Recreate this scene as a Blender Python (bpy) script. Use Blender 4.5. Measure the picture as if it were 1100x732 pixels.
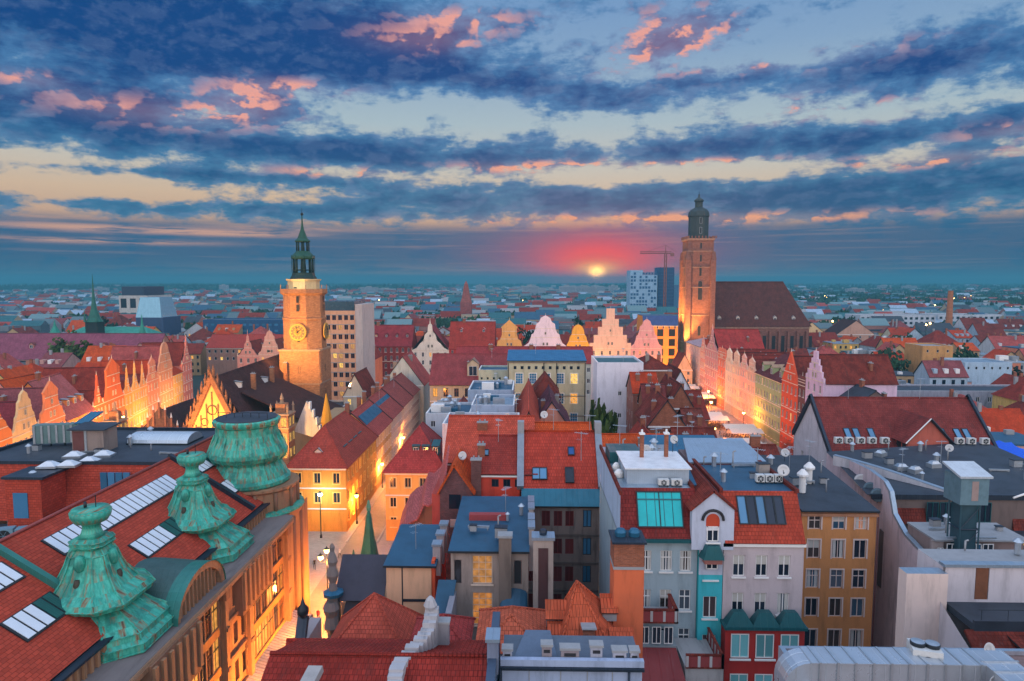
import bpy, math, random, mathutils
from math import radians as R, sin, cos, pi, atan2, hypot, sqrt, tan
random.seed(7)
for o in list(bpy.data.objects): bpy.data.objects.remove(o)
scene = bpy.context.scene
COL = scene.collection
# ------------------------------------------------------------------ camera
CAM_H = 45.0; F = 720.0; YAW = R(1.35); PITCH = R(5.0)
cd = bpy.data.cameras.new('camera'); cam = bpy.data.objects.new('camera', cd); COL.objects.link(cam)
cd.sensor_width = 36; cd.lens = 36 * F / 1100; cd.clip_start = .2; cd.clip_end = 20000
cam.location = (0, 0, CAM_H)
cam.rotation_euler = (R(90) - PITCH, 0, YAW)
scene.camera = cam
RM = cam.rotation_euler.to_matrix()
def ray(px, py):                      # direction through a point of the 1100 x 732 photograph
    return RM @ mathutils.Vector(((px - 550) / F, (366 - py) / F, -1))
def at(px, py, z):                    # the point at height z seen there
    d = ray(px, py); t = (z - CAM_H) / d.z
    return (d.x * t, d.y * t)
def atY(px, py, Y):                   # the point at distance Y seen there: x, z
    d = ray(px, py); t = Y / d.y
    return (d.x * t, CAM_H + d.z * t)
# ------------------------------------------------------------------ node helpers
class V:                              # a node socket (or number) with arithmetic
    def __init__(s, nt, so): s.nt = nt; s.so = so
def _m(nt, op, *a, clamp=False):
    n = nt.nodes.new('ShaderNodeMath'); n.operation = op; n.use_clamp = clamp
    for i, x in enumerate(a):
        if isinstance(x, V): nt.links.new(x.so, n.inputs[i])
        else: n.inputs[i].default_value = x
    return V(nt, n.outputs[0])
for nm, op in (('add','ADD'),('sub','SUBTRACT'),('mul','MULTIPLY'),('truediv','DIVIDE'),('pow','POWER')):
    setattr(V, '__%s__' % nm, (lambda op: lambda s, o: _m(s.nt, op, s, o))(op))
    setattr(V, '__r%s__' % nm, (lambda op: lambda s, o: _m(s.nt, op, o, s))(op))
def exp_(v): return _m(v.nt, 'EXPONENT', v)
def sat(v): return _m(v.nt, 'ADD', v, 0.0, clamp=True)
def ss(v, a, b):                      # smoothstep between a and b
    n = v.nt.nodes.new('ShaderNodeMapRange'); n.interpolation_type = 'SMOOTHSTEP'
    v.nt.links.new(v.so, n.inputs['Value']); n.inputs['From Min'].default_value = a; n.inputs['From Max'].default_value = b
    return V(v.nt, n.outputs['Result'])
def comb(nt, x, y, z=0.0):
    n = nt.nodes.new('ShaderNodeCombineXYZ')
    for i, q in enumerate((x, y, z)):
        if isinstance(q, V): nt.links.new(q.so, n.inputs[i])
        else: n.inputs[i].default_value = q
    return V(nt, n.outputs[0])
def noise(nt, vec, scale=5., detail=4., rough=.55, dist=0., out=0):
    n = nt.nodes.new('ShaderNodeTexNoise')
    if vec is not None: nt.links.new(vec.so, n.inputs['Vector'])
    n.inputs['Scale'].default_value = scale; n.inputs['Detail'].default_value = detail
    n.inputs['Roughness'].default_value = rough; n.inputs['Distortion'].default_value = dist
    return V(nt, n.outputs[out])
def mixc(nt, f, a, b, mode='MIX'):
    n = nt.nodes.new('ShaderNodeMix'); n.data_type = 'RGBA'; n.blend_type = mode
    for k, x in ((0, f), (6, a), (7, b)):
        if isinstance(x, V): nt.links.new(x.so, n.inputs[k])
        elif k == 0: n.inputs[k].default_value = x
        else: n.inputs[k].default_value = (*x, 1)
    return V(nt, n.outputs[2])
def lin(r, g, b):                     # sRGB 0..255 to linear
    return tuple((c / 12.92 if c <= .04045 else ((c + .055) / 1.055) ** 2.4) for c in (r / 255, g / 255, b / 255))
# ------------------------------------------------------------------ sky
SUN_AZ = math.atan((640 - 567) / F); SUN_EL = R(.9)
world = bpy.data.worlds.new('World'); scene.world = world; world.use_nodes = True
nt = world.node_tree; nt.nodes.clear()
tc = nt.nodes.new('ShaderNodeTexCoord'); sp = nt.nodes.new('ShaderNodeSeparateXYZ')
nt.links.new(tc.outputs['Generated'], sp.inputs[0])
dx, dy, dz = (V(nt, sp.outputs[i]) for i in range(3))
AZ = _m(nt, 'ARCTAN2', dx, dy) * (180 / pi)                      # degrees, 0 along +Y
EL = _m(nt, 'ARCSINE', dz) * (180 / pi)
def azel(px, py):
    d = ray(px, py).normalized(); return math.degrees(atan2(d.x, d.y)), math.degrees(math.asin(d.z))
def ramp(nt, v, stops):
    n = nt.nodes.new('ShaderNodeValToRGB'); nt.links.new(v.so, n.inputs[0])
    e = n.color_ramp.elements
    while len(e) > 1: e.remove(e[-1])
    e[0].position, e[0].color = stops[0][0], (*stops[0][1], 1)
    for p, c in stops[1:]:
        q = e.new(p); q.color = (*c, 1)
    return V(nt, n.outputs[0])
def gsum(lst):                        # sum of soft ellipses placed on the sky by azimuth and elevation
    tot = None
    for px, py, rx, ry, w in lst:
        a, e = azel(px, py); a2, e2 = azel(px + rx, py); _, e3 = azel(px, py - ry)
        ra = a2 - a; re = e3 - e
        q = (AZ - a) * (1 / ra); r_ = (EL - e) * (1 / re)
        g = exp_((q * q + r_ * r_) * -1.0) * w
        tot = g if tot is None else tot + g
    return tot
# cloud noise: flat layers seen in perspective look like streaks, so height is stretched near the horizon
vv = EL * 1.0
cv = comb(nt, AZ * .095, _m(nt, 'POWER', _m(nt, 'MAXIMUM', EL + 3.0, 0.01), .78) * .40, 0.0)
w1 = noise(nt, cv, 1.6, 3, .5, 0, 1)
wv = nt.nodes.new('ShaderNodeVectorMath'); wv.operation = 'MULTIPLY_ADD'
nt.links.new(w1.so, wv.inputs[0]); wv.inputs[1].default_value = (.16, .16, 0); nt.links.new(cv.so, wv.inputs[2])
cvw = V(nt, wv.outputs[0])
n1 = noise(nt, cvw, 2.3, 9, .60)
sh = nt.nodes.new('ShaderNodeVectorMath'); sh.operation = 'ADD'; nt.links.new(cvw.so, sh.inputs[0]); sh.inputs[1].default_value = (.030, -.055, 0)
n2 = noise(nt, V(nt, sh.outputs[0]), 2.3, 7, .60)
n3 = noise(nt, cvw, 8.0, 6, .65)
dark = gsum([(190,30,230,50,.95),(380,55,90,40,.34),(470,78,90,20,.26),(270,153,200,15,.42),(210,187,170,6,.32),(400,172,150,9,.25),(40,120,120,32,.26),
             (580,95,70,22,.26),(690,104,120,14,.26),(1000,70,150,22,.50),(820,80,130,9,.20),(720,38,55,24,.34),(640,165,420,12,.24),(900,150,200,18,.30),
             (1010,195,190,16,.36),(1080,125,70,14,.28),(560,18,60,12,.2),(440,35,80,14,.22),(600,213,330,17,.40),(900,222,260,16,.32),(220,222,240,11,.30),
             (100,95,120,26,.22),(250,115,120,16,.20),
             (500,205,80,10,-.05),(110,204,190,12,-.35),(430,115,130,22,-.26),(640,134,130,9,-.12),(900,25,160,26,-.10),(640,25,60,24,-.12),(690,190,160,9,-.30),
             (1000,120,120,14,-.16),(90,238,160,5,-.16),(30,170,120,7,-.30),(400,190,70,7,-.12),(850,55,70,22,-.12)])
low = ss(EL * -1.0, -5.2, -4.0)                                   # the even grey-teal bank over the horizon
n4 = noise(nt, comb(nt, AZ * .16, _m(nt, 'POWER', _m(nt, 'MAXIMUM', EL + 3.0, 0.01), .78) * 1.35, 5.0), 4.0, 6, .62)
dens = n1 * 1.12 + n3 * .34 + n4 * .30 - .38 + dark * .92
cl = sat(ss(dens, .44, .665))
thick = ss(dens, .55, .98)
m1 = noise(nt, cvw, 3.2, 4, .5)
sh2 = nt.nodes.new('ShaderNodeVectorMath'); sh2.operation = 'ADD'; nt.links.new(cvw.so, sh2.inputs[0]); sh2.inputs[1].default_value = (.045, -.075, 0)
m2 = noise(nt, V(nt, sh2.outputs[0]), 3.2, 4, .5)
lit = ss((m1 - m2) + (n3 - .5) * .12, -.01, .10)
base = ramp(nt, EL * (1 / 40), [(0, lin(190,140,120)), (.10, lin(200,156,130)), (.17, lin(212,184,156)), (.23, lin(198,194,184)), (.32, lin(168,188,198)), (.45, lin(132,164,198)), (.60, lin(104,146,196)), (1, lin(80,122,184))])
cloud = mixc(nt, thick, mixc(nt, ss(EL, 5, 16), lin(62,122,160), lin(76,128,178)), mixc(nt, ss(EL, 4, 15), lin(0,84,130), lin(2,66,130)))
cloud = mixc(nt, sat(ss(n3, .45, .75) * .30), cloud, lin(96,124,168))
pink = sat(gsum([(160,120,90,14,.8),(262,112,42,16,1.3),(305,94,50,9,.9),(455,42,55,14,1.),(500,22,60,12,.7),(30,85,40,9,.7),(725,40,60,26,1.2),(675,67,30,10,.9),
                 (600,180,90,6,1.3),(740,176,80,4,1.),(990,172,90,7,1.1),(850,118,60,10,.8),(950,118,30,10,.8),(370,186,60,5,1.),(650,237,160,6,1.2),(860,235,140,6,.7),(840,66,120,10,.6),(1090,140,60,8,.8)]))
rim = sat(lit * (1.0 - thick * .55) * cl)
pcol = mixc(nt, ss(EL, 5, 13), lin(255,168,110), lin(250,164,140))
cloud = mixc(nt, sat(pink * rim * 1.7 + pink * .16), cloud, pcol)
cloud = mixc(nt, sat(rim * .25), cloud, lin(130,150,186))
skyc = mixc(nt, cl, base, cloud)
bank = ramp(nt, EL * .1, [(0, lin(30,84,118)), (.12, lin(22,84,124)), (.30, lin(8,86,130)), (.55, lin(20,98,140))])
strk = ss(noise(nt, comb(nt, AZ * .04, EL * 1.5, 3.0), 2.2, 5, .55), .52, .72)
bank = mixc(nt, sat(strk * .42), bank, lin(150,132,140))
strk2 = sat(gsum([(90,244,130,4,1.),(110,259,110,3,1.1),(250,251,90,3.5,1.),(320,246,80,2.5,.8),(60,232,60,3,.6),(500,290,300,5,.25)]) * ss(noise(nt, comb(nt, AZ * .06, EL * .8, 9.0), 3., 5, .6), .36, .56))
bank = mixc(nt, strk2, bank, lin(206,158,140))
skyc = mixc(nt, sat(low * .93), skyc, bank)
glow = gsum([(642,282,100,34,.55),(642,286,52,26,.80)])
skyc = mixc(nt, sat(glow), skyc, lin(246,62,78))
skyc = mixc(nt, sat(gsum([(641,287,40,13,1.0)])), skyc, lin(255,96,52))
skyc = mixc(nt, sat(gsum([(641,290,20,7,1.0)])), skyc, (1.5, .72, .14))
skyc = mixc(nt, sat(gsum([(641,293,6.5,5,1.5)])), skyc, (5.0, 2.4, .45))
# added fill: unseen sky behind the camera and overhead, overbright to light the facades
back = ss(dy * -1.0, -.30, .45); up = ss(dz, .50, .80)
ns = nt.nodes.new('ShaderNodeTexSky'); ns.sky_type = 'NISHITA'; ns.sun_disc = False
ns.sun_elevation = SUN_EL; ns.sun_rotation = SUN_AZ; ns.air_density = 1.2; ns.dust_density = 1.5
fill_sky = mixc(nt, ss(dz, -.05, .7), (2.55, 2.15, 1.95), (.85, 1.02, 1.40))
fill_mask = sat(back + up)
skyc = mixc(nt, fill_mask, skyc, fill_sky)
skyc = mixc(nt, ss(EL * -1.0, .0, 1.5), skyc, lin(28,60,84))
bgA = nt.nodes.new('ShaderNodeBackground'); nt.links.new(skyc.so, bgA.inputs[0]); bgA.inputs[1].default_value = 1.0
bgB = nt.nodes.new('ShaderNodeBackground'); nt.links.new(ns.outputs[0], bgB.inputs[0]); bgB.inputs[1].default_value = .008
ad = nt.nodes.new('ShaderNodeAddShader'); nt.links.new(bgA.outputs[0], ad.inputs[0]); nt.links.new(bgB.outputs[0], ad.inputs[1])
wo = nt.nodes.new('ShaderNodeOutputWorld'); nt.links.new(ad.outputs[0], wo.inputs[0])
world.cycles.sampling_method = 'MANUAL'; world.cycles.sample_map_resolution = 512
# the sun, almost on the horizon behind cloud: weak, red and soft
sl = bpy.data.lights.new('sun', 'SUN'); sl.energy = .55; sl.angle = R(3); sl.color = (1, .36, .20)
sun = bpy.data.objects.new('sun', sl); COL.objects.link(sun)
sd = mathutils.Vector((sin(SUN_AZ) * cos(SUN_EL), cos(SUN_AZ) * cos(SUN_EL), sin(SUN_EL)))
sun.rotation_euler = sd.to_track_quat('Z', 'Y').to_euler()
vs = scene.view_settings
vs.view_transform = 'Standard'; vs.look = 'None'; vs.gamma = 1; vs.exposure = 0.0; vs.use_curve_mapping = False
cy = scene.cycles
cy.use_denoising = True; cy.max_bounces = 5; cy.diffuse_bounces = 2; cy.glossy_bounces = 2; cy.transmission_bounces = 2
cy.volume_bounces = 1; cy.sample_clamp_indirect = 3; cy.caustics_reflective = False; cy.caustics_refractive = False
cy.use_light_tree = True
# ------------------------------------------------------------------ materials (procedural, in metres along each face)
_mc = {}
def material(name, fn):
    if name in _mc: return _mc[name]
    m = bpy.data.materials.new(name); m.use_nodes = True; nt = m.node_tree
    b = nt.nodes['Principled BSDF']; uvn = nt.nodes.new('ShaderNodeUVMap'); uv = V(nt, uvn.outputs[0])
    fn(nt, b, uv); _mc[name] = m; return m
def link(nt, v, s): nt.links.new(v.so, s)
def bump(nt, b, h, st=.3, dist=.05):
    n = nt.nodes.new('ShaderNodeBump'); n.inputs['Strength'].default_value = st; n.inputs['Distance'].default_value = dist
    link(nt, h, n.inputs['Height']); nt.links.new(n.outputs[0], b.inputs['Normal'])
def sc(c, k): return tuple(min(1, x * k) for x in c)
def objrand(nt):
    n = nt.nodes.new('ShaderNodeObjectInfo'); return V(nt, n.outputs['Random'])
def objco(nt):
    n = nt.nodes.new('ShaderNodeTexCoord'); return V(nt, n.outputs['Object'])
def scalev(nt, v, s):
    n = nt.nodes.new('ShaderNodeVectorMath'); n.operation = 'MULTIPLY'; nt.links.new(v.so, n.inputs[0]); n.inputs[1].default_value = s
    return V(nt, n.outputs[0])
def sepx(nt, v):
    n = nt.nodes.new('ShaderNodeSeparateXYZ'); nt.links.new(v.so, n.inputs[0]); return [V(nt, n.outputs[i]) for i in range(3)]
def bricktex(nt, uv, c1, c2, mortar, bw, bh, ms=.02, off=.5):
    n = nt.nodes.new('ShaderNodeTexBrick'); nt.links.new(uv.so, n.inputs['Vector']); n.offset = off
    n.inputs['Scale'].default_value = 1; n.inputs['Color1'].default_value = (*c1, 1); n.inputs['Color2'].default_value = (*c2, 1)
    n.inputs['Mortar'].default_value = (*mortar, 1); n.inputs['Mortar Size'].default_value = ms
    n.inputs['Brick Width'].default_value = bw; n.inputs['Row Height'].default_value = bh; n.inputs['Mortar Smooth'].default_value = .2
    return n
def tile(c, row=.36, dirt=.45, wid=.28, mark=1.):
    def fn(nt, b, uv):
        br = bricktex(nt, uv, sc(c, .80), sc(c, 1.18), sc(c, .42), wid, row, .022)
        nz = noise(nt, scalev(nt, objco(nt), (1, 1, 1)), .45, 7, .7); n5 = noise(nt, scalev(nt, uv, (1.4, .25, 1)), 1., 6, .7)
        n2 = noise(nt, uv, 2.2, 4, .7)
        col = mixc(nt, sat(ss(nz, .42, .62) * (dirt * 1.2)), V(nt, br.outputs[0]), sc(c, .40))
        col = mixc(nt, sat(ss(n5, .52, .68) * (dirt * .9)), col, (c[0]*.30+.01, c[1]*.6+.01, c[2]*.6+.01))
        col = mixc(nt, sat(ss(n5, .30, .42) * -.5 + .5) * .5, col, (min(1,c[0]*1.15+.03), c[1]*1.6+.02, c[2]*1.5+.012))
        col = mixc(nt, ss(n2, .55, .75) * dirt * .8, col, tuple(.5 * x + .06 for x in c))
        col = mixc(nt, (objrand(nt) - .5) * .25 + .12, col, sc(c, .6))
        link(nt, col, b.inputs['Base Color']); b.inputs['Roughness'].default_value = .75; b.inputs['Specular IOR Level'].default_value = .12
        u, v, _ = sepx(nt, uv)
        saw = _m(nt, 'FRACT', v * (1 / row)); wave = _m(nt, 'SINE', u * (2 * pi / wid))
        bump(nt, b, saw * -1.0 + wave * .35 * mark + n2 * .5, .7, .05)
    return material('tile_%d_%d_%d_%d_%d_%d' % (c[0]*999, c[1]*999, c[2]*999, row*100, dirt*100, mark*10), fn)
def plaster(c, stain=.5):
    def fn(nt, b, uv):
        n1 = noise(nt, scalev(nt, uv, (.9, .14, 1)), 1., 6, .7); n2 = noise(nt, uv, .35, 5, .6); n3 = noise(nt, uv, 6, 4, .7)
        col = mixc(nt, sat(ss(n1, .46, .70) * stain), c, tuple(x * .50 for x in c))
        col = mixc(nt, ss(n2, .45, .7) * stain * .7, col, tuple(x * .72 + .02 for x in c))
        link(nt, col, b.inputs['Base Color']); b.inputs['Roughness'].default_value = .85; b.inputs['Specular IOR Level'].default_value = .2
        bump(nt, b, n3, .25, .02)
    return material('plaster_%d_%d_%d_%d' % (c[0]*999, c[1]*999, c[2]*999, stain*100), fn)
def brick(c, bw=.27, bh=.09, ms=.012):
    def fn(nt, b, uv):
        br = bricktex(nt, uv, sc(c, .75), sc(c, 1.25), tuple(.5*x+.10 for x in c), bw, bh, ms)
        n1 = noise(nt, uv, .6, 6, .7); n2 = noise(nt, scalev(nt, uv, (1.2, .2, 1)), 1., 5, .7)
        col = mixc(nt, ss(n1, .42, .7) * .5, V(nt, br.outputs[0]), sc(c, .5))
        col = mixc(nt, ss(n2, .52, .8) * .5, col, sc(c, .35))
        link(nt, col, b.inputs['Base Color']); b.inputs['Roughness'].default_value = .85; b.inputs['Specular IOR Level'].default_value = .2
        bump(nt, b, V(nt, br.outputs['Fac']) * -1.0 + n1, .4, .02)
    return material('brick_%d_%d_%d_%d' % (c[0]*999, c[1]*999, c[2]*999, bh*100), fn)
def seam(c, pitch=.55, rough=.38, metal=.35, grime=.4):
    def fn(nt, b, uv):
        u, v, _ = sepx(nt, uv)
        s = _m(nt, 'FRACT', u * (1 / pitch)); s = ss(_m(nt, 'ABSOLUTE', s - .5), .44, .5)
        n1 = noise(nt, uv, .5, 5, .65); n2 = noise(nt, scalev(nt, uv, (2.5, .3, 1)), 1., 5, .7)
        col = mixc(nt, ss(n1, .4, .72) * grime, c, sc(c, .5))
        col = mixc(nt, ss(n2, .5, .8) * grime, col, tuple(.6*x+.07 for x in c))
        col = mixc(nt, s * .35, col, sc(c, 1.6))
        link(nt, col, b.inputs['Base Color']); link(nt, n1 * .35 + (rough - .12), b.inputs['Roughness']); b.inputs['Metallic'].default_value = metal
        bump(nt, b, s + n1 * .25, .6, .04)
    return material('seam_%d_%d_%d_%d' % (c[0]*999, c[1]*999, c[2]*999, pitch*100), fn)
def flat(c, rough=.7, metal=0., var=.35, scale=1.2):
    def fn(nt, b, uv):
        n1 = noise(nt, uv, scale, 6, .7)
        col = mixc(nt, ss(n1, .38, .7) * var, sc(c, 1.12), sc(c, .55))
        link(nt, col, b.inputs['Base Color']); b.inputs['Roughness'].default_value = rough; b.inputs['Metallic'].default_value = metal
        b.inputs['Specular IOR Level'].default_value = .3
        bump(nt, b, n1, .2, .03)
    return material('flat_%d_%d_%d_%d_%d_%d' % (c[0]*999, c[1]*999, c[2]*999, rough*100, metal*10, var*100), fn)
def _copper(nt, b, uv):
    o = objco(nt); n1 = noise(nt, o, .8, 6, .62); n2 = noise(nt, scalev(nt, uv, (1.7, .20, 1)), 1., 7, .66); n3 = noise(nt, scalev(nt, uv, (3., .7, 1)), 1., 6, .7)
    col = mixc(nt, ss(n3, .35, .7), (.018, .31, .225), (.085, .53, .39))
    col = mixc(nt, ss(n1, .48, .62) * .75, col, (.015, .17, .13))
    col = mixc(nt, ss(n2, .49, .64) * .85, col, (.30, .11, .03))
    col = mixc(nt, ss(n2, .58, .70) * .9, col, (.035, .02, .02))
    link(nt, col, b.inputs['Base Color']); b.inputs['Roughness'].default_value = .5; b.inputs['Metallic'].default_value = .15
    bump(nt, b, n3 + n1, .45, .06)
def glassmat(c, rough=.06, spec=.9):
    def fn(nt, b, uv):
        n1 = noise(nt, uv, .7, 2, .5)
        col = mixc(nt, objrand(nt) * .8, c, tuple(x * 2.2 + .01 for x in c))
        link(nt, col, b.inputs['Base Color']); b.inputs['Roughness'].default_value = rough; b.inputs['Specular IOR Level'].default_value = spec
        bump(nt, b, n1, .12, .05)
    return material('glass_%d_%d_%d' % (c[0]*999, c[1]*999, c[2]*999), fn)
def litmat(c, st):
    def fn(nt, b, uv):
        n1 = noise(nt, uv, 1.4, 3, .6)
        col = mixc(nt, ss(n1, .3, .7), c, sc(c, .35))
        b.inputs['Base Color'].default_value = (.1, .06, .03, 1); link(nt, col, b.inputs['Emission Color']); b.inputs['Emission Strength'].default_value = st
    return material('lit_%d_%d_%d_%d' % (c[0]*999, c[1]*999, c[2]*999, st*10), fn)
def paving(c1, c2, bw, bh):
    def fn(nt, b, uv):
        br = bricktex(nt, uv, c1, c2, sc(c1, .5), bw, bh, .012)
        n1 = noise(nt, uv, .12, 6, .65); n2 = noise(nt, uv, 2., 5, .7)
        col = mixc(nt, ss(n1, .42, .66) * .5, V(nt, br.outputs[0]), sc(c1, .55)); col = mixc(nt, ss(n2, .5, .75) * .3, col, sc(c2, 1.3))
        link(nt, col, b.inputs['Base Color']); link(nt, n1 * .4 + .35, b.inputs['Roughness'])
        bump(nt, b, V(nt, br.outputs['Fac']) * -1.0 + n2 * .5, .3, .01)
    return material('paving_%d_%d' % (c1[0]*999, bw*100), fn)
COPPER = material('copper_patina', _copper)
def leafmat(c):
    def fn(nt, b, uv):
        n1 = noise(nt, objco(nt), .9, 4, .6)
        col = mixc(nt, ss(n1, .35, .68), sc(c, .5), sc(c, 1.5)); col = mixc(nt, objrand(nt) * .4, col, sc(c, .6))
        link(nt, col, b.inputs['Base Color']); b.inputs['Roughness'].default_value = .7; b.inputs['Specular IOR Level'].default_value = .2
    return material('leaves_%d_%d' % (c[0]*999, c[1]*999), fn)
RED = tile((.56, .062, .016)); RED2 = tile((.40, .045, .030), .40); ORANGE = tile((.68, .095, .018)); MAROON = tile((.30, .042, .026), .32, .5)
DKRED = tile((.23, .040, .026), .34, .7); PINKT = tile((.48, .095, .08), .35, .5); BROWNT = tile((.085, .035, .032), .33, .5); PURPT = tile((.29, .080, .085), .36, .4)
STORERED = tile((.47, .066, .036), .30, .18, .5, .2)
BLUEM = seam((.020, .13, .23)); TEALM = seam((.018, .12, .135)); DKM = seam((.022, .034, .055), 1.0); PALEM = seam((.36, .46, .55), .6, .3, .6); WHITEM = seam((.60, .66, .70), .5, .35, .3); GREENM = seam((.03, .20, .15), .5)
BITUM = flat((.036, .046, .062), .55, 0, .85, .35); BITBLUE = flat((.022, .085, .15), .45, 0, .5, .4); GRAVEL = flat((.20, .13, .12), .95, 0, .5, 4)
GLASS = glassmat((.008, .013, .024), .08, .45); GLASSB = glassmat((.03, .12, .22)); GLASST = glassmat((.01, .33, .34), .12, .7)
LIT = litmat((1.0, .42, .06), 1.3); LITY = litmat((1.0, .62, .12), 1.5); LITW = litmat((1.0, .72, .40), 1.2)
WHITE = flat((.72, .72, .70), .5, 0, .12); STONE = plaster((.30, .20, .15), .7); SAND = plaster((.42, .27, .17), .6); DARK = flat((.025, .025, .028), .6, 0, .3)
GREY = flat((.28, .29, .30), .7, 0, .3); CONC = plaster((.38, .36, .34), .5); STEEL = flat((.45, .50, .54), .3, .7, .35, 2.5); IRON = flat((.03, .035, .04), .4, .5, .3)
WOODB = flat((.18, .07, .035), .7, 0, .5, 2); PLASTERGREY = plaster((.34, .30, .27), .8)
BRICKR = brick((.32, .10, .045)); BRICKT = brick((.34, .135, .075), .5, .16, .02); BRICKO = brick((.42, .17, .07), .4, .14, .016)
def P(r, g, b, stain=.35): return plaster(tuple(x**1.03 for x in lin(r, g, b)), stain*1.6)
# ------------------------------------------------------------------ mesh builder
class MB:
    def __init__(s): s.v = []; s.f = []; s.fm = []; s.mats = []; s.sm = []
    def mi(s, m):
        if m not in s.mats: s.mats.append(m)
        return s.mats.index(m)
    def face(s, pts, m, smooth=False):
        k = len(s.v); s.v.extend([tuple(p) for p in pts]); s.f.append(tuple(range(k, k + len(pts)))); s.fm.append(s.mi(m)); s.sm.append(smooth)
    def box(s, x0, x1, y0, y1, z0, z1, m, mt=None, bottom=True):
        mt = mt or m
        a = [(x0,y0),(x1,y0),(x1,y1),(x0,y1)]
        for i in range(4):
            p, q = a[i], a[(i+1) % 4]; s.face([(p[0],p[1],z0),(q[0],q[1],z0),(q[0],q[1],z1),(p[0],p[1],z1)], m)
        s.face([(x,y,z1) for x, y in a], mt)
        if bottom: s.face([(x,y,z0) for x, y in reversed(a)], m)
    def prism(s, poly, z0, z1, m, mt=None, bottom=False, scale=1.0):       # poly counter-clockwise
        n = len(poly); cx = sum(p[0] for p in poly) / n; cy_ = sum(p[1] for p in poly) / n
        top = [(cx + (x - cx) * scale, cy_ + (y - cy_) * scale) for x, y in poly]
        for i in range(n):
            j = (i + 1) % n; s.face([(*poly[i], z0), (*poly[j], z0), (*top[j], z1), (*top[i], z1)], m)
        if scale > .01: s.face([(*p, z1) for p in top], mt or m)
        if bottom: s.face([(*p, z0) for p in reversed(poly)], m)
    def extr(s, prof, y0, y1, m, mf=None):                                # profile in x-z, extruded along y (profile counter-clockwise seen from -y)
        n = len(prof)
        s.face([(x, y0, z) for x, z in prof], mf or m); s.face([(x, y1, z) for x, z in reversed(prof)], m)
        for i in range(n):
            p, q = prof[i], prof[(i + 1) % n]; s.face([(p[0], y1, p[1]), (q[0], y1, q[1]), (q[0], y0, q[1]), (p[0], y0, p[1])], m)
    def lathe(s, prof, n, m, cx=0, cy=0, rot=0., sq=None, smooth=False, cap=True, angs=None):   # prof (r, z) bottom to top; sq: list of radius factors per vertex
        rings = []
        for r, z in prof:
            ring = []
            for i in range(n):
                a = angs[i] if angs else rot + 2 * pi * i / n; k = sq[i % len(sq)] if sq else 1
                ring.append((cx + r * k * cos(a), cy + r * k * sin(a), z))
            rings.append(ring)
        k0 = len(s.v)
        for ring in rings: s.v.extend(ring)
        mi = s.mi(m)
        for a in range(len(rings) - 1):
            for i in range(n):
                j = (i + 1) % n
                s.f.append((k0+a*n+i, k0+a*n+j, k0+(a+1)*n+j, k0+(a+1)*n+i)); s.fm.append(mi); s.sm.append(smooth)
        if cap:
            s.f.append(tuple(k0+(len(rings)-1)*n+i for i in range(n))); s.fm.append(mi); s.sm.append(False)
            s.f.append(tuple(k0+i for i in reversed(range(n)))); s.fm.append(mi); s.sm.append(False)
    def bar(s, p, q, r, m, n=4, r2=None):
        p = mathutils.Vector(p); q = mathutils.Vector(q); d = (q - p)
        if d.length < 1e-6: return
        d.normalize(); a = d.orthogonal().normalized(); b = d.cross(a); r2 = r if r2 is None else r2
        k0 = len(s.v)
        for c, rr in ((p, r), (q, r2)):
            for i in range(n):
                t = 2 * pi * (i + .5) / n; s.v.append(tuple(c + a * rr * cos(t) + b * rr * sin(t)))
        mi = s.mi(m)
        for i in range(n):
            j = (i + 1) % n; s.f.append((k0+i, k0+j, k0+n+j, k0+n+i)); s.fm.append(mi); s.sm.append(n > 5)
        s.f.append(tuple(k0+n+i for i in range(n))); s.fm.append(mi); s.sm.append(False)
        s.f.append(tuple(k0+i for i in reversed(range(n)))); s.fm.append(mi); s.sm.append(False)
    def slab(s, pts, t, m, me=None):                                      # a sloping sheet t thick, its top at pts
        me = me or m; v = [mathutils.Vector(p) for p in pts]
        nrm = (v[1] - v[0]).cross(v[2] - v[0])
        if nrm.length < 1e-9: nrm = (v[2] - v[0]).cross(v[3] - v[0])
        nrm.normalize()
        if nrm.z < 0: v.reverse(); nrm = -nrm
        w = [p - nrm * t for p in v]; s.face(v, m); s.face(list(reversed(w)), me)
        for i in range(len(v)):
            j = (i + 1) % len(v); s.face([w[i], w[j], v[j], v[i]], me)
    def mesh(s, name):
        me = bpy.data.meshes.new(name); me.from_pydata(s.v, [], s.f)
        for m in s.mats: me.materials.append(m)
        me.polygons.foreach_set('material_index', s.fm); me.polygons.foreach_set('use_smooth', s.sm)
        uvl = me.uv_layers.new(name='UVMap'); vs_ = me.vertices; data = [0.0] * (2 * len(me.loops))
        for p in me.polygons:
            n = p.normal
            if abs(n.z) > .995: ux, uy, uz, wx, wy, wz = 1, 0, 0, 0, 1, 0
            else:
                l = hypot(n.x, n.y); ux, uy, uz = -n.y / l, n.x / l, 0; wx, wy, wz = -n.z * n.x / l, -n.z * n.y / l, l
            for li in p.loop_indices:
                c = vs_[me.loops[li].vertex_index].co
                data[2*li] = c.x*ux + c.y*uy; data[2*li+1] = c.x*wx + c.y*wy + c.z*wz
        uvl.data.foreach_set('uv', data); me.update(); return me
    def obj(s, name, parent=None, loc=(0,0,0), rz=0.):
        return link_mesh(name, s.mesh(name), parent, loc, rz)
def link_mesh(name, me, parent=None, loc=(0,0,0), rz=0.):
    o = bpy.data.objects.new(name, me); COL.objects.link(o); o.location = loc; o.rotation_euler = (0, 0, rz)
    if parent: o.parent = parent
    return o
REG = []                              # every labelled thing, for the label check at the end
def tag(o, label, cat, group=None, kind=None):
    if kind: o['kind'] = kind
    if label: o['label'] = label
    if cat: o['category'] = cat
    if group: o['group'] = group
    REG.append(o); return o
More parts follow.
